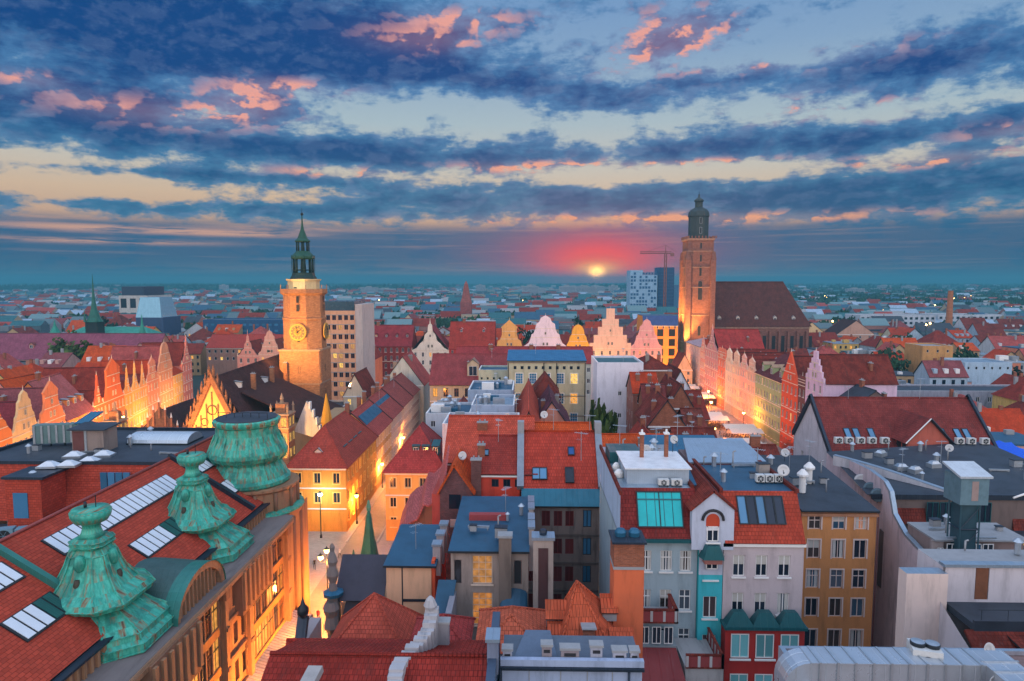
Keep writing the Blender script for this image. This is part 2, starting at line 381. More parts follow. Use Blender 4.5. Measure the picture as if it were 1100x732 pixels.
def thing(name, label, cat, loc=(0,0,0), rz=0., group=None):
    o = bpy.data.objects.new(name, None); COL.objects.link(o); o.location = loc; o.rotation_euler = (0, 0, rz); o.empty_display_size = .5
    return tag(o, label, cat, group)
# ------------------------------------------------------------------ windows, walls
_wm = {}
def win_mesh(w, h, style, fr, gl):
    k = (round(w, 2), round(h, 2), style, fr.name, gl.name)
    if k in _wm: return _wm[k]
    g = MB(); f = MB(); t = .07 if w > .7 else .05; y0, y1 = .10, .16
    if 'a' in style:                   # arched head
        n = 8; arc = [(w/2*cos(pi*i/n), h - w/2 + w/2*sin(pi*i/n)) for i in range(n + 1)]
        g.face([(-w/2, y1, 0), (w/2, y1, 0)] + [(x, y1, z) for x, z in arc], gl)
        for i in range(n): f.bar((arc[i][0], .13, arc[i][1]), (arc[i+1][0], .13, arc[i+1][1]), t*.8, fr)
    else:
        g.face([(-w/2, y1, 0), (w/2, y1, 0), (w/2, y1, h), (-w/2, y1, h)], gl)
        f.box(-w/2, w/2, y0, y1-.004, h - t, h, fr)
    f.box(-w/2, w/2, y0, y1-.004, 0, t, fr); f.box(-w/2, -w/2+t, y0, y1-.004, 0, h, fr); f.box(w/2-t, w/2, y0, y1-.004, 0, h, fr)
    if '2' in style or 'x' in style: f.box(-t*.5, t*.5, y0-.01, y1-.006, t, h-t, fr)
    if 'x' in style: f.box(-w/2+t, w/2-t, y0-.015, y1-.008, h*.66-t*.5, h*.66+t*.5, fr)
    if 'g' in style:                   # a grid of small panes
        nx = max(2, round(w / .55)); nz = max(2, round(h / .6))
        for i in range(1, nx): f.box(-w/2+w*i/nx-.025, -w/2+w*i/nx+.025, y0, y1-.006, t, h-t, fr)
        for i in range(1, nz): f.box(-w/2+t, w/2-t, y0+.01, y1-.008, h*i/nz-.025, h*i/nz+.025, fr)
    if 's' in style: f.box(-w/2-.12, w/2+.12, -.14, -.004, -.14, -.02, fr)     # sill
    if 'r' in style:                   # painted surround, just proud of the wall
        q = .14
        f.box(-w/2-q, -w/2, -.05, -.003, -.02, h+q, fr); f.box(w/2, w/2+q, -.05, -.003, -.02, h+q, fr); f.box(-w/2, w/2, -.05, -.003, h, h+q, fr)
    if 'b' in style: g.box(-w/2+t, w/2-t, y0+.01, y0+.02, h*.55, h-t, flat((.45,.44,.40),.8,0,.2))   # half drawn blind
    if 'c' in style:                   # curtains
        for sx in (-1, 1): g.box(sx*w*.28-w*.12, sx*w*.28+w*.12, y0+.02, y0+.03, t, h-t, flat((.5,.5,.47),.9,0,.3))
    _wm[k] = (g.mesh('window'), f.mesh('frame')); return _wm[k]
_wj = {}
def win_joined(w, h, style, fr, gl):
    k = (round(w, 2), round(h, 2), style, fr.name, gl.name)
    if k in _wj: return _wj[k]
    a, b = win_mesh(w, h, style, fr, gl); m = MB()
    for me in (a, b):
        for p in me.polygons: m.face([me.vertices[i].co[:] for i in p.vertices], me.materials[p.material_index])
    _wj[k] = m.mesh('window'); return _wj[k]
def window(parent, loc, rz, w, h, style='2s', fr=None, gl=None, near=False, name='window'):
    fr = fr or WHITE; gl = gl or GLASS
    if near:
        a, b = win_mesh(w, h, style, fr, gl); o = link_mesh(name, a, parent, loc, rz); link_mesh('frame', b, o); return o
    return link_mesh(name, win_joined(w, h, style, fr, gl), parent, loc, rz)
def panel(m, p, rz, w, z0, z1, ops, mat, rev=None, depth=.16):
    """wall panel from p=(x,y) running along local +x turned by rz, facing local -y, with real recessed openings (u0,u1,za,zb)"""
    c, s_ = cos(rz), sin(rz); rev = rev or mat
    def q(u, y, z): return (p[0] + u*c - y*s_, p[1] + u*s_ + y*c, z)
    ops = [o for o in ops if o[0] > .02 and o[1] < w - .02 and o[2] > z0 + .01 and o[3] < z1 - .01]
    zs = sorted({z0, z1, *[o[2] for o in ops], *[o[3] for o in ops]})
    for a, b in zip(zs, zs[1:]):
        if b - a < 1e-5: continue
        row = sorted([o for o in ops if o[2] < b - 1e-5 and o[3] > a + 1e-5]); u = 0.
        for o in row:
            if o[0] > u + 1e-5: m.face([q(u,0,a), q(o[0],0,a), q(o[0],0,b), q(u,0,b)], mat)
            u = max(u, o[1])
        if u < w - 1e-5: m.face([q(u,0,a), q(w,0,a), q(w,0,b), q(u,0,b)], mat)
    d = depth
    for u0, u1, za, zb in ops:
        m.face([q(u0,0,za), q(u0,0,zb), q(u0,d,zb), q(u0,d,za)], rev); m.face([q(u1,0,zb), q(u1,0,za), q(u1,d,za), q(u1,d,zb)], rev)
        m.face([q(u0,0,zb), q(u1,0,zb), q(u1,d,zb), q(u0,d,zb)], rev); m.face([q(u1,0,za), q(u0,0,za), q(u0,d,za), q(u1,d,za)], rev)
def wins(n, w=1.1, h=1.8, top=1.0, sh=3.3, rows=3, style='2s', fr=None, gl=None, lit=0., lits=None, mx=None, near=False, skip=(), zs=None, us=None, depth=.16, alt=None):
    return dict(n=n, w=w, h=h, top=top, sh=sh, rows=rows, style=style, fr=fr, gl=gl, lit=lit, lits=lits, mx=mx, near=near, skip=skip, zs=zs, us=us, alt=alt)
def face_wall(m, root, p, rz, w, z0, z1, spec, mat, extra=()):
    """one facade: its wall into m and its windows as parts of root"""
    ops = []; c, s_ = cos(rz), sin(rz)
    for sp_ in (spec if isinstance(spec, list) else [spec] if spec else []):
        us = sp_['us'] or [((i + .5) / sp_['n']) * (w - 2*(sp_['mx'] or 0)) + (sp_['mx'] or 0) for i in range(sp_['n'])]
        zs = sp_['zs'] or [z1 - sp_['top'] - sp_['h'] - k * sp_['sh'] for k in range(sp_['rows'])]
        for ri, z in enumerate(zs):
            for ci, u in enumerate(us):
                if (ri, ci) in sp_['skip'] or z < z0 + .1: continue
                g = sp_['gl']; st = sp_['style']
                if sp_['near'] and g is None:
                    g = random.choice([GLASS, GLASS, glassmat((.05,.065,.085)), glassmat((.035,.022,.018)), glassmat((.02,.06,.10))]); q_ = random.random(); st += 'c' if q_ < .35 and 'g' not in st else 'b' if q_ < .5 else ''
                if sp_['alt'] and random.random() < sp_['alt'][0]: st = sp_['alt'][1]
                if random.random() < sp_['lit']: g = random.choice(sp_['lits'] or [LIT, LITY])
                ops.append((u - sp_['w']/2, u + sp_['w']/2, z, z + sp_['h']))
                window(root, (p[0] + u*c, p[1] + u*s_, z), rz, sp_['w'], sp_['h'], st, sp_['fr'], g, sp_['near'])
    panel(m, p, rz, w, z0, z1, ops + list(extra), mat)
def chimney(parent, x, y, z0, z1, w=.7, d=.5, m=None, cap=None, pots=2, near=False):
    b = MB(); m = m or BRICKR; cap = cap or GREY
    b.box(x-w/2, x+w/2, y-d/2, y+d/2, z0, z1, m); b.box(x-w/2-.08, x+w/2+.08, y-d/2-.08, y+d/2+.08, z1, z1+.14, cap)
    for i in range(pots): px = x - w/2 + w*(i+.5)/pots; b.lathe([(.11, z1+.14), (.09, z1+.45)], 6, cap, px, y)
    return b.obj('chimney', parent)
GAB = {  # half outlines of ornamental gables: (distance from the middle 0..1, height 0..1)
 'tri': [(1,0),(0,1)], 'step': [(1,0),(1,.14),(.8,.14),(.8,.34),(.6,.34),(.6,.54),(.4,.54),(.4,.74),(.2,.74),(.2,1),(0,1)],
 'bar': [(1,0),(.98,.08),(.80,.16),(.70,.30),(.66,.42),(.56,.46),(.48,.58),(.44,.74),(.30,.80),(.22,.92),(.0,1)],
 'bar2': [(1,0),(.84,.10),(.78,.26),(.60,.32),(.50,.48),(.50,.70),(.56,.74),(.0,1)],
 'pin': [(1,0),(.72,.08),(.55,.22),(.36,.30),(.28,.50),(.14,.58),(.10,.80),(.03,.84),(0,1)],
 'ped': [(1,0),(.80,.08),(.70,.22),(.62,.40),(.62,.72),(.68,.74),(0,1)],
 'flat': [(1,0),(1,.9),(.8,.9),(.8,1),(.5,1),(.5,.9),(.25,.9),(.25,1),(0,1)],
 'round': [(1,0),(.97,.2),(.80,.34),(.72,.50),(.55,.62),(.50,.78),(.36,.90),(.18,.98),(0,1)]}
def gable_prof(kind, w, z, h):
    hp = GAB[kind]; r = [(w/2 + w/2*x, z + h*t) for x, t in hp]; l = [(w/2 - w/2*x, z + h*t) for x, t in reversed(hp)]
    if hp[-1][0] == 0: l = l[1:]
    return r + l
def house(name, label, cat, x0, x1, y0, y1, z, wall, roof='gx', rh=3., rm=None, front=None, right=None, left=None, backw=None, rz=0., z0=0., over=.4, group=None,
          chim=(), fgable=None, gm=None, trim=None, base=None, dorm=None, parapet=.5, flatm=None, ridge=.5, near=False, bands=(), mans=.35, skyl=()):
    """a building: footprint x0..x1, y0 (front) .. y1, eaves at z"""
    w, d = x1 - x0, y1 - y0; rm = rm or RED; root = thing(name, label, cat, (x0, y0, 0), rz, group); m = MB()
    face_wall(m, root, (0, 0), 0, w, z0, z, front, wall); face_wall(m, root, (w, 0), pi/2, d, z0, z, right, wall)
    face_wall(m, root, (0, d), -pi/2, d, z0, z, left, wall); face_wall(m, root, (w, d), pi, w, z0, z, backw, wall)
    tm = trim or WHITE; r = MB(); e = over; t = .18
    if roof == 'gx':
        yr = d * ridge; m.extr
        for x in (0, w): m.face([(x,0,z),(x,d,z),(x,yr,z+rh)] if x else [(x,d,z),(x,0,z),(x,yr,z+rh)], wall)
        k = rh / yr; k2 = rh / (d - yr)
        r.slab([(-e*.4,-e,z-e*k+.2),(w+e*.4,-e,z-e*k+.2),(w+e*.4,yr,z+rh+.2),(-e*.4,yr,z+rh+.2)], t, rm, DARK)
        r.slab([(w+e*.4,d+e,z-e*k2+.2),(-e*.4,d+e,z-e*k2+.2),(-e*.4,yr+.005,z+rh+.2),(w+e*.4,yr+.005,z+rh+.2)], t, rm, DARK)
        r.bar((-e*.4, yr, z+rh+.24), (w+e*.4, yr, z+rh+.24), .13, rm, 6)
        hz = lambda x, y: z + .2 + (rh * y / yr if y < yr else rh * (d - y) / (d - yr))
    elif roof == 'gy':
        xr = w * ridge
        if not fgable: m.face([(0,0,z),(w,0,z),(xr,0,z+rh)], wall)
        m.face([(w,d,z),(0,d,z),(xr,d,z+rh)], wall); k = rh / xr; k2 = rh / (w - xr)
        a = .45 if fgable else -e*.4
        r.slab([(-e,a,z-e*k+.2),(xr,a,z+rh+.2),(xr,d+e*.4,z+rh+.2),(-e,d+e*.4,z-e*k+.2)], t, rm, DARK)
        r.slab([(xr+.005,a,z+rh+.2),(w+e,a,z-e*k2+.2),(w+e,d+e*.4,z-e*k2+.2),(xr+.005,d+e*.4,z+rh+.2)], t, rm, DARK)
        r.bar((xr, a, z+rh+.24), (xr, d+e*.4, z+rh+.24), .13, rm, 6)
        hz = lambda x, y: z + .2 + (rh * x / xr if x < xr else rh * (w - x) / (w - xr))
    elif roof == 'hip':
        i = min(w, d) / 2; q = .2
        A, B, C_, D = (-e,-e,z-.05), (w+e,-e,z-.05), (w+e,d+e,z-.05), (-e,d+e,z-.05)
        if w >= d: E_, F_ = (i, d/2, z+rh), (w-i, d/2, z+rh); fs = [[A,B,F_,E_],[B,C_,F_],[C_,D,E_,F_],[D,A,E_]]
        else: E_, F_ = (w/2, i, z+rh), (w/2, d-i, z+rh); fs = [[A,B,E_],[B,C_,F_,E_],[C_,D,F_],[D,A,E_,F_]]
        for f_ in fs: r.face(f_, rm)
        r.face([D,C_,B,A], DARK)
        for a_, b_ in ((A,E_),(B,F_ if w>=d else E_),(C_,F_),(D,E_ if w>=d else F_),(E_,F_)): r.bar(a_, b_, .12, rm, 5)
        hz = lambda x, y: z + rh * min(1, min(x+e, w+e-x, y+e, d+e-y) / (i+e))
    elif roof == 'mans':               # steep tiled front and back slope, flat metal deck on top
        f_ = flatm or BITUM; s = rh * mans
        r.slab([(0,-e,z-.1),(w,-e,z-.1),(w,s,z+rh),(0,s,z+rh)], t, rm, DARK); r.slab([(w,d+e,z-.1),(0,d+e,z-.1),(0,d-s,z+rh),(w,d-s,z+rh)], t, rm, DARK)
        r.slab([(0,s,z+rh+.01),(w,s,z+rh+.01),(w,d-s,z+rh+.06),(0,d-s,z+rh+.06)], .15, f_, DARK)
        for x in (0.003, w-.003): m.face([(x,0,z),(x,d,z),(x,d-s,z+rh-.12),(x,s,z+rh-.12)] if x > 1 else [(x,d,z),(x,0,z),(x,s,z+rh-.12),(x,d-s,z+rh-.12)], wall)
        hz = lambda x, y: z + rh
    elif roof == 'shed':
        r.slab([(-e*.4,-e,z+.2),(w+e*.4,-e,z+.2),(w+e*.4,d+e,z+rh+.2),(-e*.4,d+e,z+rh+.2)], t, rm, DARK)
        for x in (0, w): m.face([(x,0,z),(x,d,z),(x,d,z+rh)], wall)
        m.face([(w,d,z),(0,d,z),(0,d,z+rh),(w,d,z+rh)], wall); hz = lambda x, y: z + .2 + rh * y / d
    else:                              # flat with parapet
        f_ = flatm or BITUM; p_ = parapet; r.box(.02, w-.02, .02, d-.02, z-.25, z-.02, f_)
        for a in ((0,w,0,.28),(0,w,d-.28,d),(0,.28,.28,d-.28),(w-.28,w,.28,d-.28)): r.box(*a, z, z+p_, wall, tm)
        hz = lambda x, y: z
    ro = r.obj('roof', root)
    if fgable:
        gk, gh = fgable; gp = gable_prof(gk, w + .1, z, gh); gp = [(x-.05, y) for x, y in gp]
        g = MB(); g.extr(gp, -.06, .40, gm or wall)
        if gk != 'tri':
            for x in (0.12, w-.12): g.lathe([(.16, z),(.20, z+.3),(.08, z+.5),(.13, z+.8),(.02, z+1.3)], 6, tm, x, .15)
        g.bar((w/2, .15, z+gh-.1), (w/2, .15, z+gh+1.0), .10, tm, 5, .02)
        for k in (.0, .33, .6):
            ww = w/2 * max(.12, np_interp(k, gk)); g.box(w/2-ww, w/2+ww, -.14, -.064, z+gh*k-.06, z+gh*k+.10, tm)
        go = g.obj('gable', root)
        if gh > 3.2:
            nn = 2 if w > 6 else 1
            for i in range(nn): window(go, (w/2 + (i-(nn-1)/2)*1.6, -.25, z+gh*.09), 0, .8, 1.3, '2', tm)
            if gh > 5: window(go, (w/2, -.25, z+gh*.42), 0, .75, 1.1, '2', tm)
    if roof != 'flat' and not fgable: m.box(-.1, w+.1, -.22, -.004, z-.42, z-.14, tm)
    for bz in bands: m.box(-.03, w+.03, -.10, -.005, bz, bz+.22, tm)
    if base: m.box(.0, w, -.06, -.006, z0, z0+base[0], base[1])
    m.obj('wall', root)
    for c_ in chim:
        cx, cy_, ch = c_[:3]; mm = c_[3] if len(c_) > 3 else random.choice([BRICKR, BRICKR, P(150,140,130)]); zz = hz(cx*w, cy_*d); chimney(ro, cx*w, cy_*d, zz-.6, zz+ch, *( (1.3,.6) if w > 8 else (.8,.5)), m=mm)
    if dorm:
        n, dt, dw, dh, dm = dorm[:5]; fy = dorm[5] if len(dorm) > 5 else .22
        for i in range(n):
            x = w*(i+.5)/n; y = d*fy; zz = hz(x, y); dormer(root, x, y, zz-.1, dw, dh, dt, wall, dm, near)
    for (sx, sy, sw, sh_) in skyl:     # roof windows lying on the front slope
        if roof == 'gx': roof_window(ro, sx*w, sy*d, hz(sx*w, sy*d), sw, sh_, math.atan2(rh, d*ridge))
    root['h'] = 0.0; del root['h']
    return root
def np_interp(k, gk):
    pts = GAB[gk]; 
    for (a, b), (c, d_) in zip(pts, pts[1:]):
        if b <= k <= d_ and d_ > b: return a + (c - a) * (k - b) / (d_ - b)
    return pts[0][0]
def roof_window(parent, x, y, z, w, h, ang, gl=None, rz=0., name='skylight'):
    """a window lying in a roof slope that rises towards +y, its lower middle at x, y, z"""
    b = MB(); c, s_ = cos(ang), sin(ang); gl = gl or GLASSB
    def q(u, v, n): return (u, v*c - n*s_, v*s_ + n*c)
    def bx(u0, u1, v0, v1, n1, m): 
        t = [q(u0,v0,n1), q(u1,v0,n1), q(u1,v1,n1), q(u0,v1,n1)]; o = [q(u0,v0,-.1), q(u1,v0,-.1), q(u1,v1,-.1), q(u0,v1,-.1)]
        b.face(t, m)
        for i in range(4): j = (i+1) % 4; b.face([o[i], o[j], t[j], t[i]], m)
    bx(-w/2, w/2, 0, h, .06, gl)
    for a in ((-w/2-.09,-w/2,-.09,h+.09),(w/2,w/2+.09,-.09,h+.09),(-w/2,w/2,-.09,0),(-w/2,w/2,h,h+.09)): bx(*a, .12, IRON)
    if w > 1.3: bx(-.04, .04, 0, h, .10, IRON)
    return b.obj(name, parent, (x, y, z), rz)
def dormer(parent, x, y, z, w, h, kind, wall, rm, near=False, rz=0., gl=None, dep=2.6):
    b = MB(); r = MB(); do = thing0('dormer', parent, (x, y, z), rz)
    b.box(-w/2, w/2, 0, dep, -.6, h, wall, bottom=False)
    if kind == 'g':
        b.face([(-w/2,0,h),(w/2,0,h),(0,0,h+w*.45)], wall)
        for s_ in (-1, 1): r.slab([(s_*(w/2+.15),-.2,h-.07+.1),(0,-.2,h+w*.45+.1),(0,dep+w*.6,h+w*.45+.1),(s_*(w/2+.15),dep,h-.07+.1)], .1, rm, DARK)
    elif kind == 's':
        r.slab([(-w/2-.12,-.25,h+.1),(w/2+.12,-.25,h+.1),(w/2+.12,dep+.4,h+.55),(-w/2-.12,dep+.4,h+.55)], .12, rm, DARK)
    b.obj('wall', do); r.obj('roof', do)
    window(do, (0, -.20, .15), 0, w*.72, h*.80, '2', None, gl, False)
    return do
def thing0(name, parent, loc, rz=0.):
    o = bpy.data.objects.new(name, None); COL.objects.link(o); o.location = loc; o.rotation_euler = (0, 0, rz); o.parent = parent; return o
def copy_tree(o, parent=None):
    c = o.copy(); COL.objects.link(c); c.parent = parent
    for ch in list(o.children): copy_tree(ch, c)
    return c
def hpx(pl, pr, py, z):               # front line of a building square to the view: eaves at height z seen at py between pl and pr
    Y = at((pl + pr) / 2, py, z)[1]; return atY(pl, py, Y)[0], atY(pr, py, Y)[0], Y
# ------------------------------------------------------------------ ground
g = MB(); g.face([(-9000,-300,-.02),(9000,-300,-.02),(9000,14000,-.02),(-9000,14000,-.02)], flat((.030,.050,.048), .9, 0, .5, .02))
o = g.obj('ground'); o['kind'] = 'structure'
PAVE = paving((.30,.25,.23), (.38,.31,.28), .6, .3)
g = MB(); g.box(-120, 75, 60, 330, -.01, .02, PAVE, bottom=False); o = g.obj('pavement'); o['kind'] = 'structure'
g = MB(); g.box(-31.2, -26.2, 70, 205, .021, .06, paving((.16,.14,.14), (.22,.19,.18), .3, .2), bottom=False); o = g.obj('road'); o['kind'] = 'structure'
for kx in (-31.5, -26.2):
    g = MB(); g.box(kx, kx+.3, 112, 205, .021, .16, CONC, bottom=False); o = g.obj('kerb'); o['kind'] = 'structure'
# ------------------------------------------------------------------ the department store with copper turrets
def store():
    RX, RY = -34., 66.; root = thing('department_store', 'sandstone department store with red roof and three green copper turrets', 'department store', (RX, RY, 0))
    L = (-RX, -RY, 0); XF = -28.5; ZC = 17.3; BR = plaster((.36, .20, .11), .95); BR2 = plaster((.26, .14, .085), .8); SPAN = plaster((.50, .24, .07), .5)
    def add(mb, name, par=root): return mb.obj(name, par, L if par is root else (0, 0, 0))
    # facade, facing +x
    m = MB(); ops = []
    def col_(y0, y1, z0, z1): ops.append((y0 - 30, y1 - 30, z0, z1))
    gl = []                                            # big glazed bays: (y0, y1, [storey bottoms], h)
    for (a, b, zz) in ((51.2, 58.8, (13.2, 9.4, 5.6)), (65.4, 75.0, (13.2, 9.4, 5.6)), (36.5, 44.0, (13.2, 9.4, 5.6))):
        for z in zz: col_(a, b, z, z + 2.9); gl.append((a, b, z))
    for yc in (46.0, 49.2, 60.4, 62.2, 63.9):
        for z in (13.6, 9.8, 5.9): col_(yc - .42, yc + .42, z, z + 2.1)
    panel(m, (XF, 30), pi/2, 54, 0, ZC, ops, BR, BR2, .45)
    for y0, y1 in ((44.4, 45.0), (50.1, 50.9), (59.1, 59.7), (64.3, 65.1), (75.2, 76.0)):      # stone piers
        m.box(XF+.004, XF+.55, y0, y1, 0, ZC-.6, BR); m.box(XF+.004, XF+.72, y0-.12, y1+.12, ZC-1.7, ZC-.7, BR2)
        for z in (4.6, 8.6, 12.5): m.box(XF+.556, XF+.66, y0+.05, y1-.05, z, z+.35, BR2)
    for y0, y1, z in ((44.4, 50.9, 4.9), (59.1, 65.1, 4.9), (44.4, 50.9, 8.9), (59.1, 65.1, 8.9), (44.4, 50.9, 12.7), (59.1, 65.1, 12.7)):
        m.box(XF+.007, XF+.30, y0+.7, y1-.9, z, z+.3, BR2)
    m.box(XF-.4, XF+.9, 30, 76.4, ZC-.62, ZC-.25, BR); m.box(XF-.5, XF+.8, 30, 76.6, ZC-.24, ZC, SAND)
    m.box(-60, XF-.6, 30, 84, 0, 16, BR2); m.box(XF-.62, XF-.01, 30, 76, 15.9, ZC-.6, BR2) if 0 else None             # body
    for k in range(60):
        y_ = 36 + k*.67; m.box(XF+.004, XF+.40, y_, y_+.26, ZC-1.05, ZC-.64, SAND)
    for y0, y1 in ((44.4,50.9),(59.1,65.1)):
        for z in (5.3, 9.3, 13.0): m.box(XF+.003, XF+.18, y0+.5, y0+.75, z, z+3.0, BR); m.box(XF+.003, XF+.18, y1-.95, y1-.7, z, z+3.0, BR)
    add(m, 'wall')
    for (a, b, z) in gl:                               # each storey of glazing: panes, mullions and the warm spandrel under it
        o_ = thing0('window', root, (XF - RX, (a+b)/2 - RY, z)); p = MB(); f = MB(); n = 6
        for i in range(n):
            u0 = (a-b)/2 + (b-a)*i/n; u1 = u0 + (b-a)/n; lit = random.random() < (.6 if z < 12 else .25)
            p.face([(-.15,u0,0),(-.15,u1,0),(-.15,u1,2.9),(-.15,u0,2.9)], random.choice([litmat((1,.38,.06),.55), litmat((1,.45,.08),.9)]) if lit else random.choice([glassmat((.045,.020,.012)), glassmat((.09,.04,.02)), glassmat((.02,.015,.015))]))
            f.box(-.145, -.03, u0-.08, u0+.08, 0, 2.9, BR); f.box(-.145, -.11, u0+(b-a)/n*.5-.03, u0+(b-a)/n*.5+.03, 0, 2.9, IRON)
        f.box(-.145, -.08, (a-b)/2, (b-a)/2, 1.85, 1.95, DARK)
        p.obj('pane', o_); f.obj('frame', o_); s_ = MB(); s_.box(-.12, .05, (a-b)/2, (b-a)/2, -.80, -.03, SPAN); s_.obj('spandrel', o_)
    for yc in (46.0, 49.2, 60.4, 62.2, 63.9):
        for z in (13.6, 9.8, 5.9): window(root, (XF-.2-RX, yc-RY, z), pi/2, .84, 2.1, 'x', flat((.12,.06,.04),.6,0,.3), random.choice([GLASS, GLASS, LIT]))
    # roof, facing +x, ridge at x -40.3
    XE, ZE, XR, ZR, YA, YB = -31.0, 19.2, -40.3, 25.2, 34., 82.
    r = MB(); r.slab([(XE, YA, ZE), (XE, YB, ZE), (XR, YB+3, ZR), (XR, YA, ZR)], .25, STORERED, DARK)
    r.slab([(XR-.01, YA, ZR), (XR-.01, YB+3, ZR), (-52, YB+3, 18.2), (-52, YA, 18.2)], .25, STORERED, DARK)
    r.slab([(XE, YB+.1, ZE), (XE-1, YB+6, ZE-1), (XR, YB+8, ZE-1), (XR, YB+3.1, ZR)], .25, STORERED, DARK)
    r.bar((XR, YA, ZR+.05), (XR, YB+3, ZR+.05), .16, seam((.30,.06,.05)), 6); ro = add(r, 'roof')
    sl = (ZR-ZE) / (XE-XR)
    def rz_(x): return ZE + (XE - x) * sl
    fw = MB(); teal = seam((.03, .20, .17), .5, .45, .2)
    fw.slab([(XE+.2, 47.6, ZE+.45), (XE+.2, 48.1, ZE+.45), (XR, 48.1, ZR+.5), (XR, 47.6, ZR+.5)], .6, teal)
    fw.obj('fire_wall', ro); fw = MB(); fw.slab([(XE+.2, 73.0, ZE+.45), (XE+.2, 73.5, ZE+.45), (XR, 73.5, ZR+.5), (XR, 73.0, ZR+.5)], .6, DKM); fw.obj('fire_wall', ro)
    GP = flat((.62,.68,.74), .25, 0, .15, .6)
    for (w0, w1, ya, yb, split) in ((6.1, 7.8, 51.2, 69.6, 99), (2.4, 4.0, 56.4, 64.0, 60.9), (6.2, 7.8, 74.2, 82., 77.), (2.5, 4.1, 74.2, 81.4, 77.6), (2.6, 4.3, 42.4, 47.0, 45.0), (6.2, 7.8, 38., 47., 99)):
        s_ = MB(); k = int(round((yb-ya)/.92)); lz = math.atan(sl); cx_ = XE-w0; cx1 = XE-w1
        s_.slab([(cx_+.1, ya-.1, rz_(cx_+.1)+.12), (cx_+.1, yb+.1, rz_(cx_+.1)+.12), (cx1-.1, yb+.1, rz_(cx1-.1)+.12), (cx1-.1, ya-.1, rz_(cx1-.1)+.12)], .1, IRON)
        for i in range(k):
            a = ya + (yb-ya)*i/k + .09; b = a + (yb-ya)/k - .18; dk = a > split
            s_.slab([(cx_, a, rz_(cx_)+.17), (cx_, b, rz_(cx_)+.17), (cx1, b, rz_(cx1)+.17), (cx1, a, rz_(cx1)+.17)], .04, seam((.02,.12,.11),.2) if dk else GP)
        s_.obj('skylight', ro)
    # attic storey with its row of little windows, under the eave
    a = MB(); a.box(XE-.9, XE+.25, 30, 82, ZC-.3, ZE-.3, BR2)
    for i in range(62): y = 36 + i*.74; (a.box(XE+.254, XE+.45, y, y+.26, ZC, ZE-.35, BR) if (not 52 < y < 58) else None)
    a.box(XE-.3, XE+.6, 30, 82, ZE-.34, ZE-.16, DKM); add(a, 'attic')
    gm = MB(); gm.slab([(XE-.2, 30, ZC+.35), (XE-.2, 77, ZC+.35), (XF+.75, 77, ZC+.05), (XF+.75, 30, ZC+.05)], .08, plaster((.20,.17,.16),.8)); add(gm, 'gutter')
    # lunette gable with mullions and its barrel roof
    lu = MB(); yc, rr, n = 55.3, 4.3, 16; arc = [(yc + rr*cos(pi*i/n), ZC + .1 + 3.2*sin(pi*i/n)) for i in range(n+1)]
    inn = [(yc + (rr-.65)*cos(pi*i/n), ZC + .1 + 2.6*sin(pi*i/n)) for i in range(n+1)]
    for i in range(n):
        p, q, u, v = arc[i], arc[i+1], inn[i], inn[i+1]; X0, X1 = XF+.35, XF-.5
        lu.face([(X0,*p),(X0,*q),(X0,*v),(X0,*u)], BR); lu.face([(X1-.4,*p),(X0+.12,*p),(X0+.12,*q),(X1-.4,*q)], seam((.03,.20,.17)))
        lu.face([(X0,*u),(X0,*v),(X1,*v),(X1,*u)], BR)
    lu.face([(XF-.30, *p) for p in inn] , glassmat((.05,.03,.03)))
    for i in range(1, 11):
        y = yc - rr + .65 + (2*rr-1.3)*i/11; h = 2.6*sqrt(max(0, 1-((y-yc)/(rr-.65))**2)); lu.box(XF-.28, XF+.1, y-.13, y+.13, ZC, ZC+.1+h, BR)
    lo = add(lu, 'gable'); bm = MB()
    for i in range(n):
        p, q = arc[i], arc[i+1]; e = 6.5
        bm.face([(XF-.9,*p),(XF-.9,*q),(XF-e-2,q[0],q[1]+.5),(XF-e-2,p[0],p[1]+.5)], seam((.035,.095,.09), .5, .5, .1))
    add(bm, 'barrel_roof')
    # turrets
    def turret(cx, cy, s):
        t = thing0('turret', root, (cx-RX, cy-RY, 0)); b = MB(); z0 = 28.3
        R8 = pi/8; AN = [R(q_) for q_ in (-31,31,59,121,149,211,239,301)]
        pr = [(6.35,16.9),(6.45,17.6),(6.45,18.2),(6.05,18.4),(5.9,18.85),(5.2,19.25),(4.5,19.6),(3.9,19.95),(3.45,20.2),(3.4,20.45),(4.3,20.55),(4.4,20.95),(4.1,21.3),(3.2,21.7),(2.5,22.5),(2.02,23.4),(1.72,24.2),(1.35,24.6),(1.5,24.8),(1.62,24.9),(1.62,25.2),(1.2,25.45)]
        YS = .80; P3 = lambda r_, a, z: (r_*s*cos(a), r_*s*sin(a)*(YS if z < 19.6 else 1 - (1-YS)*max(0, (21-z)/1.4) if z < 21 else 1), z)
        for (r1, z1), (r2, z2) in zip(pr, pr[1:]):
            for k in range(8): a, c_ = AN[k], AN[(k+1)%8]; b.face([P3(r1,a,z1), P3(r1,c_,z1), P3(r2,c_,z2), P3(r2,a,z2)], COPPER)
        b.face([P3(1.2,a,25.45) for a in AN], COPPER)
        for k in range(8):             # standing hips
            for q_ in range(len(pr)-1):
                if q_ in (0,1,2,9,10,18,19,20): continue
                b.bar(P3(pr[q_][0]*1.01,AN[k],pr[q_][1]), P3(pr[q_+1][0]*1.01,AN[k],pr[q_+1][1]), .085, COPPER, 5)
        for q_ in (1,2,4,9,11,16,19,20):   # mouldings
            for k in range(8): b.bar(P3(pr[q_][0]*1.015,AN[k],pr[q_][1]), P3(pr[q_][0]*1.015,AN[(k+1)%8],pr[q_][1]), .07, COPPER, 5)
